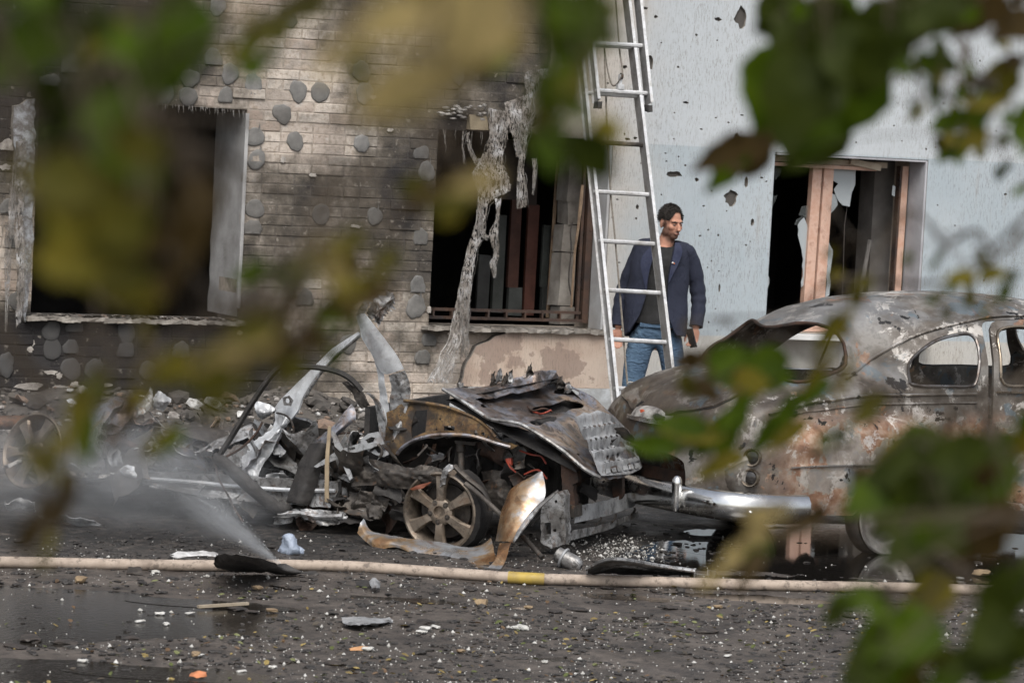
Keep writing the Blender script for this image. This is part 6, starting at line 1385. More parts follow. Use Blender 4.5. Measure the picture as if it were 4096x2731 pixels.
def vol_mat(name, fn, dens):
    g = G(name); g.t.nodes.remove(g.b); vol = g.n('VolumePrincipled'); vol.inputs['Color'].default_value = (.88, .9, .92, 1); vol.inputs['Anisotropy'].default_value = .2
    g.put(vol.inputs['Density'], g.mt('MULTIPLY', fn(g), dens)); g.t.links.new(vol.outputs[0], g.o.inputs['Volume']); return g.m
def cone_f(slope):
    def f(g):
        v = g.obj(); x, y, z = g.xyz(v); r = g.mt('SQRT', g.mt('ADD', g.mt('MULTIPLY', x, x), g.mt('MULTIPLY', y, y)))
        q = g.mt('DIVIDE', r, g.mt('ADD', g.mt('MULTIPLY', z, slope), .006)); fall = g.mt('POWER', g.step(q, 1.0, .0), 1.6)
        near = g.mt('DIVIDE', .22, g.mt('ADD', g.mt('POWER', z, 1.3), .05)); end = g.step(z, 1.35, .6)
        st = g.step(g.noise(1, 5, .7, g.mp(v, (38, 38, 5))), .25, .75)
        return g.mt('MULTIPLY', g.mt('MULTIPLY', fall, near), g.mt('MULTIPLY', end, st))
    return f
axz = (e1 - lk).normalized(); M4 = Matrix.Translation(lk) @ axz.to_track_quat('Z', 'Y').to_matrix().to_4x4()
mb = MB(); mb.lathe([(.0005, 0), (.02, .02), (.27, 1.36), (.0005, 1.37)], 20); o = ob('spray_core', mb, vol_mat('spray_core_vol', cone_f(.15), 48.0), SPR, kind='stuff'); o.matrix_world = M4
def ball_f(g):
    v = g.obj(); l = g.n('VectorMath'); l.operation = 'LENGTH'; g.put(l.inputs[0], v)
    return g.mt('MULTIPLY', g.step(l.outputs['Value'], 1.0, .1), g.step(g.noise(3.2, 5, .6, v), .32, .72))
for (x, y, D, a, b_, c_, dn) in ((640, 1960, 16.9, .75, .5, .36, 2.4), (200, 2060, 17.0, .95, .6, .34, 1.9), (330, 1760, 17.4, .9, .5, .36, 1.2), (900, 2120, 16.8, .4, .3, .2, 2.0)):
    mb = MB(); ell(mb, (0, 0, 0), (1, 1, 1), None, 24, 14); o = ob('mist', mb, vol_mat('mist_vol', ball_f, dn), SPR, kind='stuff')
    Rm = Matrix((R0, F0, ZZ)).transposed().to_4x4(); c = dep(x, y, D); c.z = max(c.z, c_ * .9); o.matrix_world = Matrix.Translation(c) @ Rm @ Matrix.Diagonal((a, b_, c_, 1))
g = G('water_drop'); g.set(col=(.75, .78, .8), rough=.15, spec=.8, alpha=.75); DROP_M = g.m
rr = random.Random(91); mb = MB()
for k in range(420):
    t = rr.random() ** .8; c = lk.lerp(e1.lerp(e2, max(0, t - .7)), t) + ZZ * (.05 * math.sin(t * 3)); sp_ = .006 + .11 * t
    c = c + Vector((rr.gauss(0, sp_ * .5), rr.gauss(0, sp_ * .5), rr.gauss(0, sp_ * .5))); s_ = rr.uniform(.0008, .0018)
    mb.add([c + Vector(q) * s_ for q in ((1, 0, 0), (-1, 0, 0), (0, 1, 0), (0, -1, 0), (0, 0, 1.4), (0, 0, -1.4))], [(0, 2, 4), (2, 1, 4), (1, 3, 4), (3, 0, 4), (2, 0, 5), (1, 2, 5), (3, 1, 5), (0, 3, 5)])
ob('droplets', mb, DROP_M, SPR, kind='stuff')

# ------------------------------------------------------------------ rubble heaped along the wall
def heap(x, y):
    d = YW - y
    h = .13 * max(0, 1 - d / 1.3) * max(0, min(1, (10.6 - x) / 1.2)) * max(.15, min(1, (x - 4.0))) + .10 * max(0, 1 - d / 4.2) * max(0, min(1, (10.0 - x) / 1.0))
    return h * (1 + .45 * fbm(x * 1.6, y * 1.6, 3, 4)) - .02
rq_ = random.Random(44)
mb = MB(); nx, ny = 110, 70
for j in range(ny + 1):
    for i in range(nx + 1):
        x = 3.6 + 7.2 * i / nx; y = 17.4 + (YW + .005 - 17.4) * j / ny; mb.v.append((x, y, heap(x, y) + .02 * fbm(x * 9, y * 9, 2, 3) if 0 < i < nx and j > 0 else -.03))
for j in range(ny):
    for i in range(nx): a = j * (nx + 1) + i; mb.f.append((a, a + 1, a + nx + 2, a + nx + 1)); mb.mi.append(0)
ob('rubble_heap', mb, simple('rubble_dust', (.05, .045, .040), (.10, .09, .08), .95, sc=9, bump=.9, bsc=45, c3=(.028, .025, .023)), kind='stuff', smooth=0)
mb = MB()
for k in range(1500):
    x = rq_.uniform(4.2, 10.4); y = YW - .02 - abs(rq_.gauss(0, 1.3)); 
    if y < 17.6: continue
    h = heap(x, y)
    if h < .01 and rq_.random() < .6: continue
    s_ = rq_.uniform(.008, .026); q = chunk(rq_, s_, 1, .8); R_ = Matrix.Rotation(rq_.uniform(0, 6), 3, 'Z')
    mb.add([R_ @ Vector(p) + Vector((x, y, max(h, .0) + s_ * .5 + .01)) for p in q.v], q.f)
ob('rubble', mb, RUBBLE_M, kind='stuff', smooth=0)
CHM = [chunk(rq_, .05, 1, .8).mesh('rubble_chunk', 0, (RUBBLE_M,)) for _ in range(8)]
for k in range(150):
    x = rq_.uniform(4.6, 10.2); y = YW - .08 - abs(rq_.gauss(0, .9))
    if y < 18.5: continue
    o = bpy.data.objects.new('rubble_chunk', CHM[k % 8]); COL.objects.link(o); s_ = rq_.uniform(.5, 1.5); o.location = (x, y, max(0, heap(x, y)) + .03 * s_); o.rotation_euler = (rq_.uniform(-.5, .5), rq_.uniform(-.5, .5), rq_.uniform(0, 6)); o.scale = (s_,) * 3
    tag(o, 'broken masonry lump lying in the rubble along the burnt brick wall', 'rubble', 'masonry lumps along the wall')
mb = MB(); mb.tube([dep(-60, 1690, 19.6), dep(60, 1689, 19.6), dep(172, 1688, 19.6)], .042, 12); ob('pipe', mb, metal('rusty_pipe', [(.3, (.07, .035, .02)), (.6, (.17, .085, .045)), (.75, (.05, .04, .035))], .7, .3, 9), None, 'rusty metal pipe lying on the rubble beside the rear alloy wheel', 'pipe')

# ------------------------------------------------------------------ litter on the ground
def zt(x, y): return max(gh(x, y), 0.0)
def scat(n, area, fn, rnd):
    k = 0
    while k < n:
        px_, py_ = rnd.uniform(-300, 4400), rnd.uniform(area[0], area[1]); p = gnd(px_, py_)
        if gh(p.x, p.y) < .0 and rnd.random() < .72: k += 1; continue
        if fbm(p.x * 2.2, p.y * 2.2, 31, 4) + .5 * fbm(p.x * 7, p.y * 7, 13, 2) < rnd.uniform(-.75, .35): k += .5; continue
        if gh(p.x, p.y) + .004 * fbm(p.x * 3, p.y * 3, 8, 3) < .006 and rnd.random() < .5: k += 1; continue
        fn(p.x, p.y, zt(p.x, p.y)); k += 1
rl = random.Random(8)
bead = MB()
OCT = [(1, 0, 0), (-1, 0, 0), (0, 1, 0), (0, -1, 0), (0, 0, 1), (0, 0, -1)]; OF = [(0, 2, 4), (2, 1, 4), (1, 3, 4), (3, 0, 4), (2, 0, 5), (1, 2, 5), (3, 1, 5), (0, 3, 5)]
def add_bead(x, y, z):
    s_ = rl.uniform(.0016, .0048) if rl.random() < .95 else rl.uniform(.007, .013); R_ = Matrix.Rotation(rl.uniform(0, 6), 3, 'Z'); j = [rl.uniform(.6, 1.3) for _ in range(6)]
    bead.add([R_ @ (Vector(q) * s_ * j[i]) + Vector((x, y, z + s_ * .6)) for i, q in enumerate(OCT)], OF)
scat(5200, (2250, 2760), add_bead, rl); scat(700, (2150, 2260), add_bead, rl)
for k in range(700):
    p = gnd(rl.gauss(2470, 90), rl.gauss(2205, 28)); add_bead(p.x, p.y, zt(p.x, p.y))
ob('foam_beads', bead, simple('white_foam', (.52, .52, .50), (.32, .31, .285), .9, sc=40), kind='stuff', smooth=0)
leafb = MB()
def add_leafbit(x, y, z):
    s_ = rl.uniform(.006, .021); a = rl.uniform(0, 6); R_ = Matrix.Rotation(a, 3, 'Z') @ Matrix.Rotation(rl.uniform(-.5, .5), 3, 'X') @ Matrix.Rotation(rl.uniform(-.4, .4), 3, 'Y'); w_ = rl.uniform(.35, .65)
    P = [(-1, 0, 0), (-.3, w_, .12), (.5, w_ * .7, .2), (1, 0, .05), (.5, -w_ * .7, .2), (-.3, -w_, .12), (0, 0, -.08)]
    leafb.add([R_ @ (Vector(q) * s_) + Vector((x, y, z + s_ * .35 + .001)) for q in P], [(0, 1, 6), (1, 2, 6), (2, 3, 6), (3, 4, 6), (4, 5, 6), (5, 0, 6)])
scat(1500, (2330, 2760), add_leafbit, rl)
g = G('fallen_leaf_bits'); isl = g.island(); g.set(col=g.ramp(isl, [(0, (.15, .11, .035)), (.2, (.07, .085, .02)), (.4, (.24, .18, .06)), (.5, (.10, .06, .03)), (.68, (.12, .13, .05)), (.8, (.05, .04, .028))], 'CONSTANT'), rough=.7); LBIT_M = g.m
ob('leaf_litter', leafb, LBIT_M, kind='stuff', smooth=0)
char = MB()
def add_char(x, y, z):
    s_ = rl.uniform(.004, .018) * (1.7 if rl.random() < .12 else 1); q = chunk(rl, s_, 1, .45); R_ = Matrix.Rotation(rl.uniform(0, 6), 3, 'Z'); char.add([R_ @ Vector(p) + Vector((x, y, z + s_ * .18)) for p in q.v], q.f)
scat(6500, (2170, 2760), add_char, rl)
for k in range(700):
    p = gnd(rl.uniform(200, 3000), rl.gauss(2190, 50)); add_char(p.x, p.y, zt(p.x, p.y))
ob('charred_crumbs', char, simple('char_crumb', (.012, .011, .011), (.045, .04, .036), .6, sc=30, bump=.6), kind='stuff', smooth=0)
CR = [chunk(rl, .03, 2, .45).mesh('charred_scrap', 30, (CHAR_M,)) for _ in range(6)]
for k, (x, y, s_) in enumerate([(950, 2440, 1.6), (1010, 2452, 1.1), (1140, 2660, 1.1), (1340, 2665, 1.6), (700, 2650, 1.2), (1880, 2370, 1.2), (2220, 2455, 1.4), (2310, 2448, 1.7), (2560, 2480, 1.3), (2830, 2540, 1.8), (2790, 2528, 1.2), (1120, 2355, 1.3), (1180, 2362, 1.2), (2430, 2360, 1.2), (2620, 2372, 1.1), (3240, 2360, 1.6), (3280, 2372, 1.5), (3570, 2420, 1.3), (3760, 2230, 2.0), (3960, 2225, 1.6), (120, 2560, 2.0), (260, 2575, 1.8), (60, 2600, 1.6), (1700, 2500, 1.2), (2000, 2390, 1.2), (3400, 2480, 1.2), (2680, 2440, 1.2), (520, 2560, 1.3)]):
    o = bpy.data.objects.new('charred_scrap', CR[k % 6]); COL.objects.link(o); p = gnd(x, y); o.location = (p.x, p.y, zt(p.x, p.y) + .008); o.scale = (s_ * 1.3, s_ * .8, s_ * .8); o.rotation_euler = (0, 0, rl.uniform(0, 6))
    tag(o, 'charred black scrap lying on the wet littered ground', 'debris', 'charred scraps on the ground')
# single scraps one can point at
def gsheet(name, px, z, m, label, cat, cr=.012, nu=12, nv=8, seed=1.0, rag=.1):
    rows = [[gnd(x, y, zz) for (x, y), zz in zip(r, zr)] for r, zr in zip(px, z)]
    return ob(name, sheet(rows, nu, nv, .002, cr, 11, seed, rag), m, None, label, cat, smooth=50)
gsheet('plastic_sheet', [[(860, 2215), (1000, 2225), (1150, 2260)], [(850, 2262), (1010, 2268), (1200, 2282)], [(960, 2290), (1100, 2292), (1300, 2296)]], [(.17, .20, .05), (.06, .09, .03), (.015, .015, .015)], simple('dull_plastic', (.045, .044, .044), (.075, .07, .066), .7, sc=14, bump=.6), 'torn black plastic panel propped on the fire hose by the leak', 'plastic panel', .02, 18, 10, 3.1)
gsheet('plastic_sheet', [[(835, 2225), (870, 2222), (900, 2240)], [(825, 2275), (880, 2280), (960, 2285)]], [(.06, .07, .05), (.015, .015, .015)], DKMET_M, 'small grey plastic piece leaning beside the torn black panel', 'plastic piece', .01, 8, 6, 3.9)
gsheet('glass_piece', [[(510, 2265), (560, 2262), (570, 2285)], [(500, 2298), (540, 2300), (575, 2302)]], [(.04, .045, .03), (.013, .013, .013)], DKMET_M, 'grey angular shard leaning on the hose beyond the spray', 'shard', .006, 8, 6, 4.2)
g = G('translucent_plastic'); g.set(col=(.36, .42, .52), rough=.35, alpha=.8); g.bump(g.noise(40, 5, .6, g.pos()), .6, .02); PBAG_M = g.m
rows = [[dep(1118, 2225, 16.75), dep(1160, 2230, 16.7), dep(1208, 2228, 16.75)], [dep(1120, 2185, 16.75), dep(1160, 2190, 16.66), dep(1212, 2200, 16.75)], [dep(1130, 2142, 16.75), dep(1150, 2140, 16.7), dep(1172, 2160, 16.75)]]
ob('plastic_bag', sheet(rows, 14, 12, .002, .03, 16, 2.4, .06), PBAG_M, None, 'crumpled pale blue plastic bag standing behind the hose leak', 'plastic bag', smooth=60)
gsheet('foil_scrap', [[(1362, 2470), (1440, 2462), (1570, 2470)], [(1370, 2490), (1450, 2492), (1580, 2482)], [(1380, 2502), (1470, 2504), (1540, 2498)]], [(.02, .03, .015), (.03, .05, .02), (.012, .012, .012)], LINER_M, 'long crumpled silver foil scrap on the open ground', 'foil', .016, 14, 8, 5.1)
gsheet('foil_scrap', [[(1478, 2325), (1500, 2310), (1522, 2322)], [(1480, 2348), (1500, 2345), (1524, 2350)], [(1485, 2362), (1505, 2364), (1520, 2360)]], [(.04, .06, .05), (.03, .05, .03), (.012, .012, .012)], LINER_M, 'small upright wad of silver foil in front of the hose', 'foil', .02, 10, 8, 6.1)
gsheet('rubber_scrap', [[(1420, 2325), (1450, 2318), (1480, 2330)], [(1425, 2345), (1460, 2350), (1490, 2350)]], [(.03, .04, .03), (.012, .012, .012)], BLACK_M, 'black rubber scrap beside the small wad of foil', 'rubber scrap', .014, 8, 6, 6.6)
mb = MB(); a = gnd(792, 2425, .016); b_ = gnd(992, 2412, .02); mb.bar(a, b_, .02, .012); ob('wooden_lath', mb, simple('pale_lath', (.34, .29, .22), (.22, .18, .13), .8, sc=14), None, 'pale broken wooden lath lying flat by the puddle', 'wood strip', smooth=0)
gsheet('peel_scrap', [[(755, 2690), (790, 2680), (828, 2686)], [(752, 2704), (795, 2712), (826, 2704)]], [(.02, .035, .035), (.012, .012, .015)], ORANGE_M if False else simple('orange_scrap', (.52, .20, .09), (.38, .14, .06), .7, sc=30), 'curled orange scrap beside the bottom puddle', 'scrap', .012, 10, 6, 7.1)
gsheet('peel_scrap', [[(1395, 2592), (1440, 2582), (1480, 2584)], [(1398, 2602), (1440, 2600), (1478, 2598)]], [(.02, .03, .02), (.013, .013, .013)], simple('tan_scrap', (.50, .27, .12), (.38, .2, .1), .7, sc=30), 'flat tan orange strip lying near a white foam lump', 'scrap', .006, 10, 4, 7.7)
WFM = simple('white_foam_lump', (.52, .52, .50), (.36, .35, .32), .85, sc=30, bump=.4)
FM_ = [chunk(rl, .02, 2, .6).mesh('foam_lump', 50, (WFM,)) for _ in range(4)]
for k, (x, y, s_) in enumerate([(1470, 2612, 1.2), (1700, 2530, 1.3), (1740, 2522, 1.2), (1685, 2540, 1.0), (640, 2460, 1.0), (665, 2500, .9), (560, 2490, 1.0), (760, 2458, 1.0), (2090, 2530, 1.6), (2060, 2528, 1.2), (965, 2690, .9), (2910, 2635, 1.0), (3780, 2380, 1.2), (3840, 2318, 1.0), (800, 2640, 1.0), (400, 2258, 1.3), (1090, 2680, .8), (620, 2300, 1.0), (830, 2314, .9), (2180, 2660, .9), (330, 2650, 1.0)]):
    o = bpy.data.objects.new('foam_lump', FM_[k % 4]); COL.objects.link(o); p = gnd(x, y); o.location = (p.x, p.y, zt(p.x, p.y) + .009 * s_); o.scale = (s_ * 1.1, s_ * .75, s_ * .8); o.rotation_euler = (0, 0, rl.uniform(0, 6))
    tag(o, 'white foam lump lying on the wet littered ground', 'foam', 'white foam lumps on the ground')
BRM = simple('brown_stone', (.26, .19, .11), (.17, .12, .075), .85, sc=30, bump=.5)
BS = [chunk(rl, .026, 2, .8).mesh('brown_stone', 40, (BRM,)) for _ in range(3)]
for k, (x, y, s_) in enumerate([(1928, 2430, 1.4), (1030, 2368, 1.2), (3930, 2305, 1.6), (320, 2338, 1.2), (2110, 2442, .9), (1085, 2450, .9), (780, 2640, .9), (1845, 2620, .8), (2870, 2440, .8)]):
    o = bpy.data.objects.new('brown_stone', BS[k % 3]); COL.objects.link(o); p = gnd(x, y); o.location = (p.x, p.y, zt(p.x, p.y) + .014 * s_); o.scale = (s_,) * 3; o.rotation_euler = (0, 0, rl.uniform(0, 6)); tag(o, 'rounded brown stone lying on the wet littered ground', 'stone', 'brown stones on the ground')
# bent steel channel, burnt exhaust can and small bracket lying between hose and cars
CHN = empty('steel_channel', gnd(2570, 2280), 'bent steel channel with slots lying between the hose and the wrecked car', 'car part')
rows = [[gnd(2345, 2275, .10), gnd(2420, 2240, .16), gnd(2500, 2238, .17), gnd(2640, 2262, .12), gnd(2780, 2282, .10)], [gnd(2350, 2290, .05), gnd(2430, 2268, .10), gnd(2510, 2262, .12), gnd(2640, 2282, .07), gnd(2780, 2296, .05)], [gnd(2352, 2294, .015), gnd(2430, 2292, .02), gnd(2510, 2296, .015), gnd(2640, 2298, .015), gnd(2785, 2300, .015)]]
ob('channel_web', sheet(rows, 30, 8, .004, .008, 9, 1.7, .02), BARE_M, CHN, smooth=50)
for r in (0, 1): mb = MB(); mb.tube(smoothpath(rows[r], 5), .010, 6); ob('channel_flange', mb, BARE_M, CHN)
mb = MB(); c = gnd(2275, 2240, .055); M4 = Matrix.Translation(c) @ (R0 * .8 - F0 * .3 - ZZ * .35).to_track_quat('Z', 'Y').to_matrix().to_4x4(); mb.lathe([(.022, -.08), (.040, -.07), (.042, -.02), (.041, .05), (.03, .07), (.014, .075)], 18, M4); ex = ob('exhaust_can', mb, BARE_M, None, 'burnt exhaust can lying on the ground below the bumper beam', 'car part', smooth=50)
mb = MB(); mb.tube([M4 @ Vector((.047 * math.cos(a / 3), .047 * math.sin(a / 3), -.03)) for a in range(16)], .007, 6); ob('clamp_ring', mb, LINER_M, ex)
mb = MB(); P = [gnd(2770, 2300, .012), gnd(2778, 2295, .07), gnd(2830, 2300, .06), gnd(2860, 2304, .012)]; mb.bar(P[0], P[1], .06, .006, up=R0); mb.bar(P[1], P[2], .06, .006); mb.bar(P[2], P[3], .06, .006, up=R0); ob('steel_bracket', mb, BARE_M, None, 'small folded steel bracket beside the end of the bent channel', 'car part', smooth=0)
WS_M = simple('white_scrap', (.60, .60, .60), (.25, .24, .23), .6, sc=16, bump=.4)
gsheet('white_scrap', [[(15, 2010), (80, 1998), (140, 2020)], [(20, 2035), (90, 2040), (150, 2050)]], [(.12, .14, .12), (.06, .08, .05)], WS_M, 'crumpled white panel scrap beneath the rear alloy wheel', 'scrap', .03, 12, 8, 8.1)
gsheet('white_scrap', [[(150, 2055), (280, 2062), (400, 2090)], [(170, 2085), (300, 2100), (420, 2112)]], [(.05, .07, .04), (.013, .013, .013)], LINER_M, 'long grey panel scrap on the ground left of the spray', 'scrap', .03, 14, 8, 8.9)
gsheet('white_scrap', [[(665, 2218), (780, 2200), (870, 2206)], [(680, 2230), (780, 2226), (880, 2228)]], [(.02, .03, .02), (.013, .013, .013)], WS_M, 'flat white crumbled sheet lying just behind the hose', 'scrap', .012, 14, 6, 9.9)

# ------------------------------------------------------------------ trees near the camera, their leaves out of focus
def leaf_mesh(name, seed, m):
    rr_ = random.Random(seed); mb = MB(); n = 10; vs = []
    for i in range(n + 1):
        t = i / n; w_ = .30 * math.sin(math.pi * t ** .8) ** .85 * (1 - .25 * t); bend = -.16 * t * t + .02 * math.sin(t * 9 + seed)
        for s_ in (-1, -.5, 0, .5, 1): vs.append((t, s_ * w_ * (1 + .06 * math.sin(i * 2.1 + seed)), bend + .10 * abs(s_) * w_ * 2 + .012 * math.sin(i * 1.7 + s_ * 3)))
    fs = [(i * 5 + k, i * 5 + k + 1, i * 5 + k + 6, i * 5 + k + 5) for i in range(n) for k in range(4)]
    mb.add(vs, fs); mb.tube([(-.22, 0, .05), (-.1, 0, .01), (0, 0, 0), (.5, 0, -.05)], [.012, .011, .010, .004], 5); return mb.mesh(name, 80, (m,))
def leafmat(name, a, b, tr):
    g = G(name); v = g.obj(); n_ = g.noise(2.4, 5, .6, v); c = g.ramp(n_, [(.3, a), (.7, b)])
    g.set(col=c, rough=.6, spec=.12); t = g.n('BsdfTranslucent'); g.put(t.inputs['Color'], g.mx(.5, c, tr)); mxs = g.n('MixShader'); mxs.inputs[0].default_value = .35
    g.t.links.new(g.b.outputs[0], mxs.inputs[1]); g.t.links.new(t.outputs[0], mxs.inputs[2]); g.t.links.new(mxs.outputs[0], g.o.inputs['Surface']); return g.m
LM = {'g': leafmat('green_leaf', (.026, .052, .0015), (.060, .095, .003), (.085, .13, .003)), 'd': leafmat('dark_leaf', (.016, .024, .002), (.034, .046, .004), (.04, .055, .004)), 'y': leafmat('yellowing_leaf', (.17, .135, .015), (.105, .095, .009), (.19, .15, .02)), 'b': leafmat('browning_leaf', (.060, .038, .010), (.035, .024, .008), (.08, .05, .015)), 't': leafmat('tan_leaf', (.27, .205, .085), (.19, .15, .055), (.3, .23, .09)), 'o': leafmat('olive_leaf', (.042, .042, .003), (.070, .062, .006), (.09, .075, .01))}
LME = {k: [leaf_mesh('leaf', i * 3 + 1, m) for i in range(3)] for k, m in LM.items()}
BARK_M = simple('twig_bark', (.05, .036, .022), (.09, .065, .04), .85, sc=60, bump=.6, bsc=120)
TREES = {}
def tree(key, px_trunk, D, label):
    b = dep(px_trunk, 1200, D); b.z = .0; r = empty('tree', b, label, 'tree'); TREES[key] = r
    P = [Vector((b.x + .05 * nz(i * .7, key == 'L'), b.y + .05 * nz(i * .9, 3), i * .5)) for i in range(11)]; mb = MB(); mb.tube(P, [.075 - .005 * i for i in range(11)], 10); ob('trunk', mb, BARK_M, r, smooth=80); return r, P
TLt, PL = tree('L', -2600, 1.5, 'leafy tree with green and yellowing leaves hanging before the brick wall')
TRt, PR = tree('R', 6600, 2.3, 'leafy tree with dark green leaves hanging before the old car')
rf = random.Random(15)
def leaf(key, kind, x0, y0, x1, y1, D, wk=1.0):
    """pixel base and tip (in the 2352 px wide view), at distance D"""
    a = dep(x0 * 1.7415, y0 * 1.7415, D); b = dep(x1 * 1.7415, y1 * 1.7415, D + rf.uniform(-.02, .02)); d = b - a; L = d.length; d.normalize()
    nv_ = (-FW + Vector((rf.uniform(-.35, .35), rf.uniform(-.35, .35), rf.uniform(-.1, .5)))); nv_ = (nv_ - d * nv_.dot(d)).normalized(); sd_ = nv_.cross(d)
    o = bpy.data.objects.new('leaf', rf.choice(LME[kind])); COL.objects.link(o); r = TREES[key]; o.parent = r; o.matrix_parent_inverse = r.matrix_world.inverted()
    M4 = Matrix((d * L, sd_ * L * wk, nv_ * L)).transposed().to_4x4(); M4.translation = a; o.matrix_world = M4; return a
def twig(key, pts, r=.004):
    P = smoothpath(pts, 5); mb = MB(); mb.tube(P, [r * (1 - .6 * i / len(P)) for i in range(len(P))], 6); ob('branch', mb, BARK_M, TREES[key], smooth=80)
q = lambda x, y, D: dep(x * 1.7415, y * 1.7415, D)
LV = [ # key, kind, base, tip, distance, width factor
 ('L','d',-60,-60,170,120,1.0,1.3),('L','d',-40,60,140,230,1.05,1.2),('L','d',60,-80,190,90,1.0,1.2),('L','g',430,-40,170,330,1.15,.8),('L','g',330,60,240,330,1.1,.8),('L','d',300,120,70,330,1.05,.7),('L','d',200,10,330,140,1.0,.9),('L','g',420,-60,330,110,1.0,1.0),
 ('L','o',180,330,420,430,1.0,1.0),('L','y',300,300,250,420,1.2,1.1),('L','y',200,350,330,360,1.1,.8),('L','o',60,420,330,560,1.0,1.1),('L','o',380,420,180,620,1.0,1.0),('L','b',470,400,420,600,1.1,.7),('L','o',120,560,420,680,1.05,.9),('L','b',500,430,330,600,1.05,.8),('L','o',90,480,200,620,1.1,.9),
 ('L','d',650,90,500,120,1.3,1.1),('L','d',640,130,515,165,1.35,.8),('L','t',1230,40,830,60,.95,.9),('L','t',1180,90,860,200,.95,.9),('L','t',1000,200,820,300,1.0,.8),('L','d',780,-30,690,60,1.2,.9),('L','o',760,-30,560,90,1.0,.9),
 ('L','g',1300,-40,1380,190,1.15,1.1),('L','d',1180,-60,1400,90,1.1,1.0),('L','g',1240,160,1330,420,1.15,.9),('L','d',1330,40,1420,120,1.3,.8),('L','o',1150,100,1060,190,1.2,.8),('L','o',1300,230,1180,330,1.15,.8),
 ('L','t',1140,410,960,490,1.3,.8),('L','b',1080,400,920,480,1.3,.8),('L','o',1110,470,960,515,1.35,.6),('L','b',980,430,915,520,1.3,.8),
 ('L','g',720,620,530,640,1.3,.7),('L','o',860,560,690,640,1.25,1.0),('L','t',760,560,690,620,1.2,.8),('L','b',870,640,640,800,1.25,.5),('L','b',700,700,540,830,1.2,.6),('L','t',640,780,380,880,1.2,.7),('L','b',640,790,520,870,1.25,.7),('L','y',400,960,330,1060,1.4,.8),('L','g',395,1000,360,1060,1.4,.7),
 ('L','y',200,880,130,1130,1.3,.5),('L','b',180,1080,70,1330,1.35,.4),('L','o',250,860,160,960,1.3,.8),('L','d',560,780,420,900,1.3,.6),('L','o',480,830,300,900,1.2,.8),('L','o',560,900,420,960,1.2,.7),('L','b',430,560,330,720,1.1,.7),('L','d',800,800,760,900,1.4,.6),('L','b',330,900,250,1010,1.25,.6),
 ('R','g',1900,-40,1730,330,2.0,.9),('R','d',1800,-60,2050,160,1.9,1.0),('R','g',2080,60,1800,330,2.0,.8),('R','d',2100,-30,1900,260,1.9,.9),('R','b',1860,240,1610,460,2.1,.6),('R','d',2000,200,1820,380,2.0,.8),('R','d',1880,130,1720,230,2.1,.9),('R','g',1790,150,1730,290,2.1,1.0),('R','b',1800,300,1650,430,2.1,.6),
 ('R','d',2200,-60,2100,140,1.8,1.1),('R','b',2352,-60,2180,90,1.8,1.2),('R','b',2400,40,2230,120,1.8,1.0),('R','d',2120,100,2200,260,1.9,.6),('R','d',2060,130,2250,200,2.0,.5),('R','o',2352,180,2150,260,1.9,.6),('R','b',2380,120,2260,220,1.9,.8),
 ('R','y',2220,200,2170,270,2.1,1.0),('R','g',2250,240,2120,290,2.1,.9),('R','y',2190,300,2140,350,2.1,1.0),('R','g',2280,270,2160,350,2.1,.9),('R','g',2380,230,2320,340,1.9,.9),('R','d',2330,370,2270,430,2.2,.7),('R','d',2380,410,2310,450,2.1,.8),('R','d',2010,230,1995,280,2.2,.6),
 ('R','b',1680,840,1540,840,2.1,1.1),('R','g',1650,860,1840,850,2.1,.8),('R','g',1800,840,1600,900,2.2,.8),('R','b',1560,820,1660,920,2.1,.8),('R','g',1760,860,1570,1100,2.1,.5),('R','g',1700,1000,1420,1020,2.2,.6),('R','d',1600,1000,1430,1060,2.2,.6),('R','g',1900,900,1720,1040,2.1,.5),
 ('R','y',1975,690,1880,950,1.9,.25),('R','y',1990,640,1950,720,2.0,.7),('R','y',1920,560,1900,620,2.1,.6),('R','o',2100,580,2070,640,2.1,.7),('R','y',2300,610,2180,660,2.1,.8),('R','d',2330,620,2270,700,2.1,.8),('R','o',2240,640,2190,700,2.1,.8),
 ('R','d',2352,1000,2000,1120,1.7,1.0),('R','g',2200,1000,1960,1180,1.8,.9),('R','d',2300,1120,2020,1230,1.7,1.0),('R','g',2150,1060,2020,1260,1.8,1.0),('R','b',2352,1180,2140,1260,1.7,1.0),('R','d',2200,1180,2060,1330,1.75,.9),('R','g',2380,950,2290,1060,1.8,1.0),('R','b',2260,1200,2120,1320,1.75,.8),('R','o',2040,900,1900,960,1.9,.7),
 ('R','d',2130,1120,1960,1200,1.8,.9),('R','t',1830,1180,1690,1240,1.9,.8),('R','b',1780,1190,1640,1340,1.9,.6),('R','t',1720,1260,1620,1350,1.9,.5),('R','b',1900,1170,1800,1260,1.9,.7),
 ('R','d',1990,1370,1900,1450,2.0,.9),('R','g',2200,1360,1980,1520,1.7,1.1),('R','d',2352,1330,2250,1568,1.6,1.1),('R','g',2150,1420,1960,1600,1.7,1.0),('R','d',2400,1400,2200,1540,1.6,1.1),('R','o',2180,1480,2080,1580,1.7,1.0),('R','d',2330,1500,2150,1620,1.65,1.0),('R','d',2400,1270,2300,1400,1.7,1.0)]
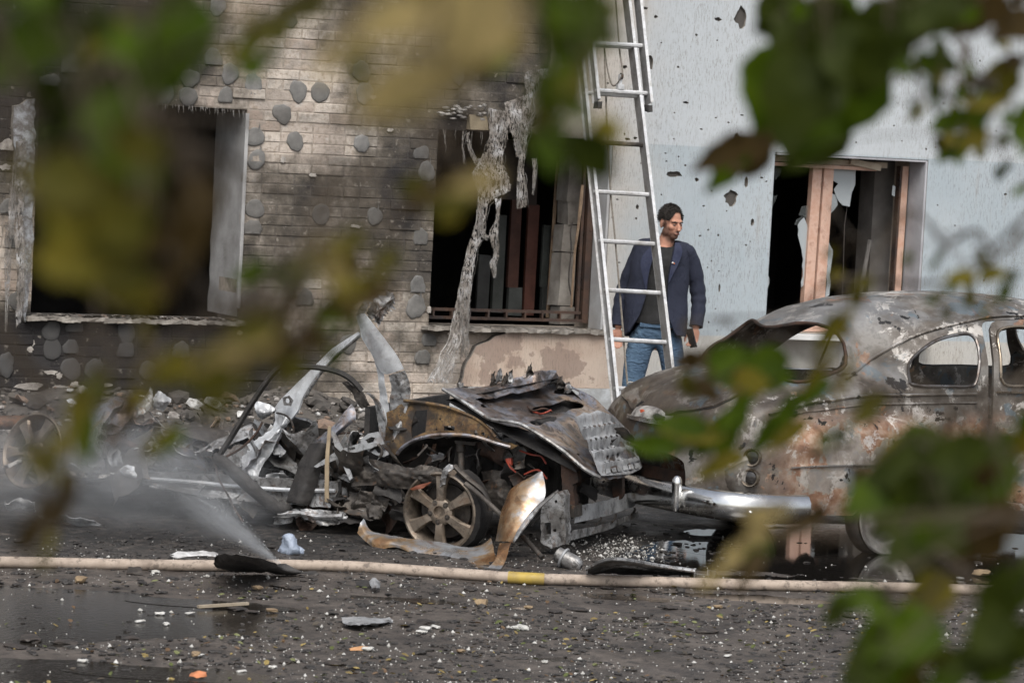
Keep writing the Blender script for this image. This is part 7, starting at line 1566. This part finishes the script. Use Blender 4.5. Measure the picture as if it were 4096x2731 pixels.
for (k_, n_, xa, xb, ya, yb, sz, D_, kinds) in [('L', 9, -20, 430, -30, 240, 110, 1.05, 'dgg'), ('L', 5, 60, 380, 330, 640, 110, 1.15, 'ogyy'), ('L', 3, 800, 1200, -20, 200, 120, 1.05, 'tyo'), ('L', 7, 1140, 1400, -20, 340, 110, 1.15, 'gdo'),
                                              ('L', 8, 560, 880, 560, 860, 110, 1.25, 'obot'), ('L', 5, 150, 520, 760, 1000, 90, 1.3, 'obyt'), ('L', 3, 70, 180, 980, 1300, 90, 1.3, 'byo'), ('L', 4, 500, 780, -30, 150, 90, 1.15, 'odt'),
                                              ('R', 16, 2060, 2360, 90, 370, 58, 2.1, 'gdyo'), ('R', 8, 1720, 2100, -30, 250, 130, 1.95, 'gdd'), ('R', 5, 2110, 2360, -30, 90, 110, 1.8, 'bd'), ('R', 10, 1880, 2352, 960, 1310, 130, 1.75, 'dgdb'), ('R', 6, 2000, 2352, 1330, 1580, 130, 1.65, 'dgd'), ('R', 5, 2130, 2340, 580, 720, 60, 2.1, 'ydo'), ('R', 3, 1880, 2010, 560, 800, 60, 2.0, 'yo')]:
    for _ in range(n_):
        x_, y_, a_, s_ = rf.uniform(xa, xb), rf.uniform(ya, yb), rf.uniform(.4, 2.9), sz * rf.uniform(.7, 1.3); LV.append((k_, rf.choice(kinds), x_ + s_ * .5 * math.cos(a_), y_ - s_ * .5 * math.sin(a_), x_ - s_ * .5 * math.cos(a_), y_ + s_ * .5 * math.sin(a_), D_ * rf.uniform(.92, 1.1), .9))
ends = {'L': [], 'R': []}
for (k, kd, x0, y0, x1, y1, D, wk) in LV:
    # each spray in the view is two to four overlapping leaves of ordinary size
    D = D * (1.08 if kd == 't' else 1.36 if k == 'L' else 1.3); L = math.hypot(x1 - x0, y1 - y0); n = 2 if L < 110 else (3 if L < 220 else 4)
    for q_ in range(n):
        t0 = q_ / n * .62; t1 = t0 + rf.uniform(.46, .6); jx = rf.uniform(-.16, .16) * L; jy = rf.uniform(-.16, .16) * L; an = rf.uniform(-.35, .35)
        bx, by = x0 + (x1 - x0) * t0 + jx, y0 + (y1 - y0) * t0 + jy; dx, dy = (x1 - x0) * (t1 - t0), (y1 - y0) * (t1 - t0)
        dx, dy = dx * math.cos(an) - dy * math.sin(an), dx * math.sin(an) + dy * math.cos(an)
        kk = kd if rf.random() < .62 else rf.choice({'g': 'gdy', 'd': 'dgg', 'y': 'yog', 'b': 'bog', 't': 'tyo', 'o': 'oyg'}[kd])
        DD = D * rf.uniform(.93, 1.1); ends[k].append((leaf(k, kk, bx, by, bx + dx, by + dy, DD, min(1.5, wk * rf.uniform(1.1, 1.5))), DD))
# branches gather the leaf stalks to the trunks outside the view
for key, P in (('L', PL), ('R', PR)):
    groups = {}
    for a, D in ends[key]: groups.setdefault(int(prj(a)[1] / 300), []).append(a)
    for gk, L in groups.items():
        L.sort(key=lambda a: prj(a)[0], reverse=(key == 'R')); z_ = L[0].z + .3; st_ = P[0].copy(); st_.z = z_
        up_off = ZZ * .02 + UPV * .02
        twig(key, [st_, st_.lerp(L[0], .5) + ZZ * .12] + [a + up_off for a in L[::4]], .0026)
        for a in L:
            near = min(L[::4], key=lambda b: (b - a).length); twig(key, [near + up_off, (near + up_off).lerp(a, .5) + ZZ * .006, a], .0009)
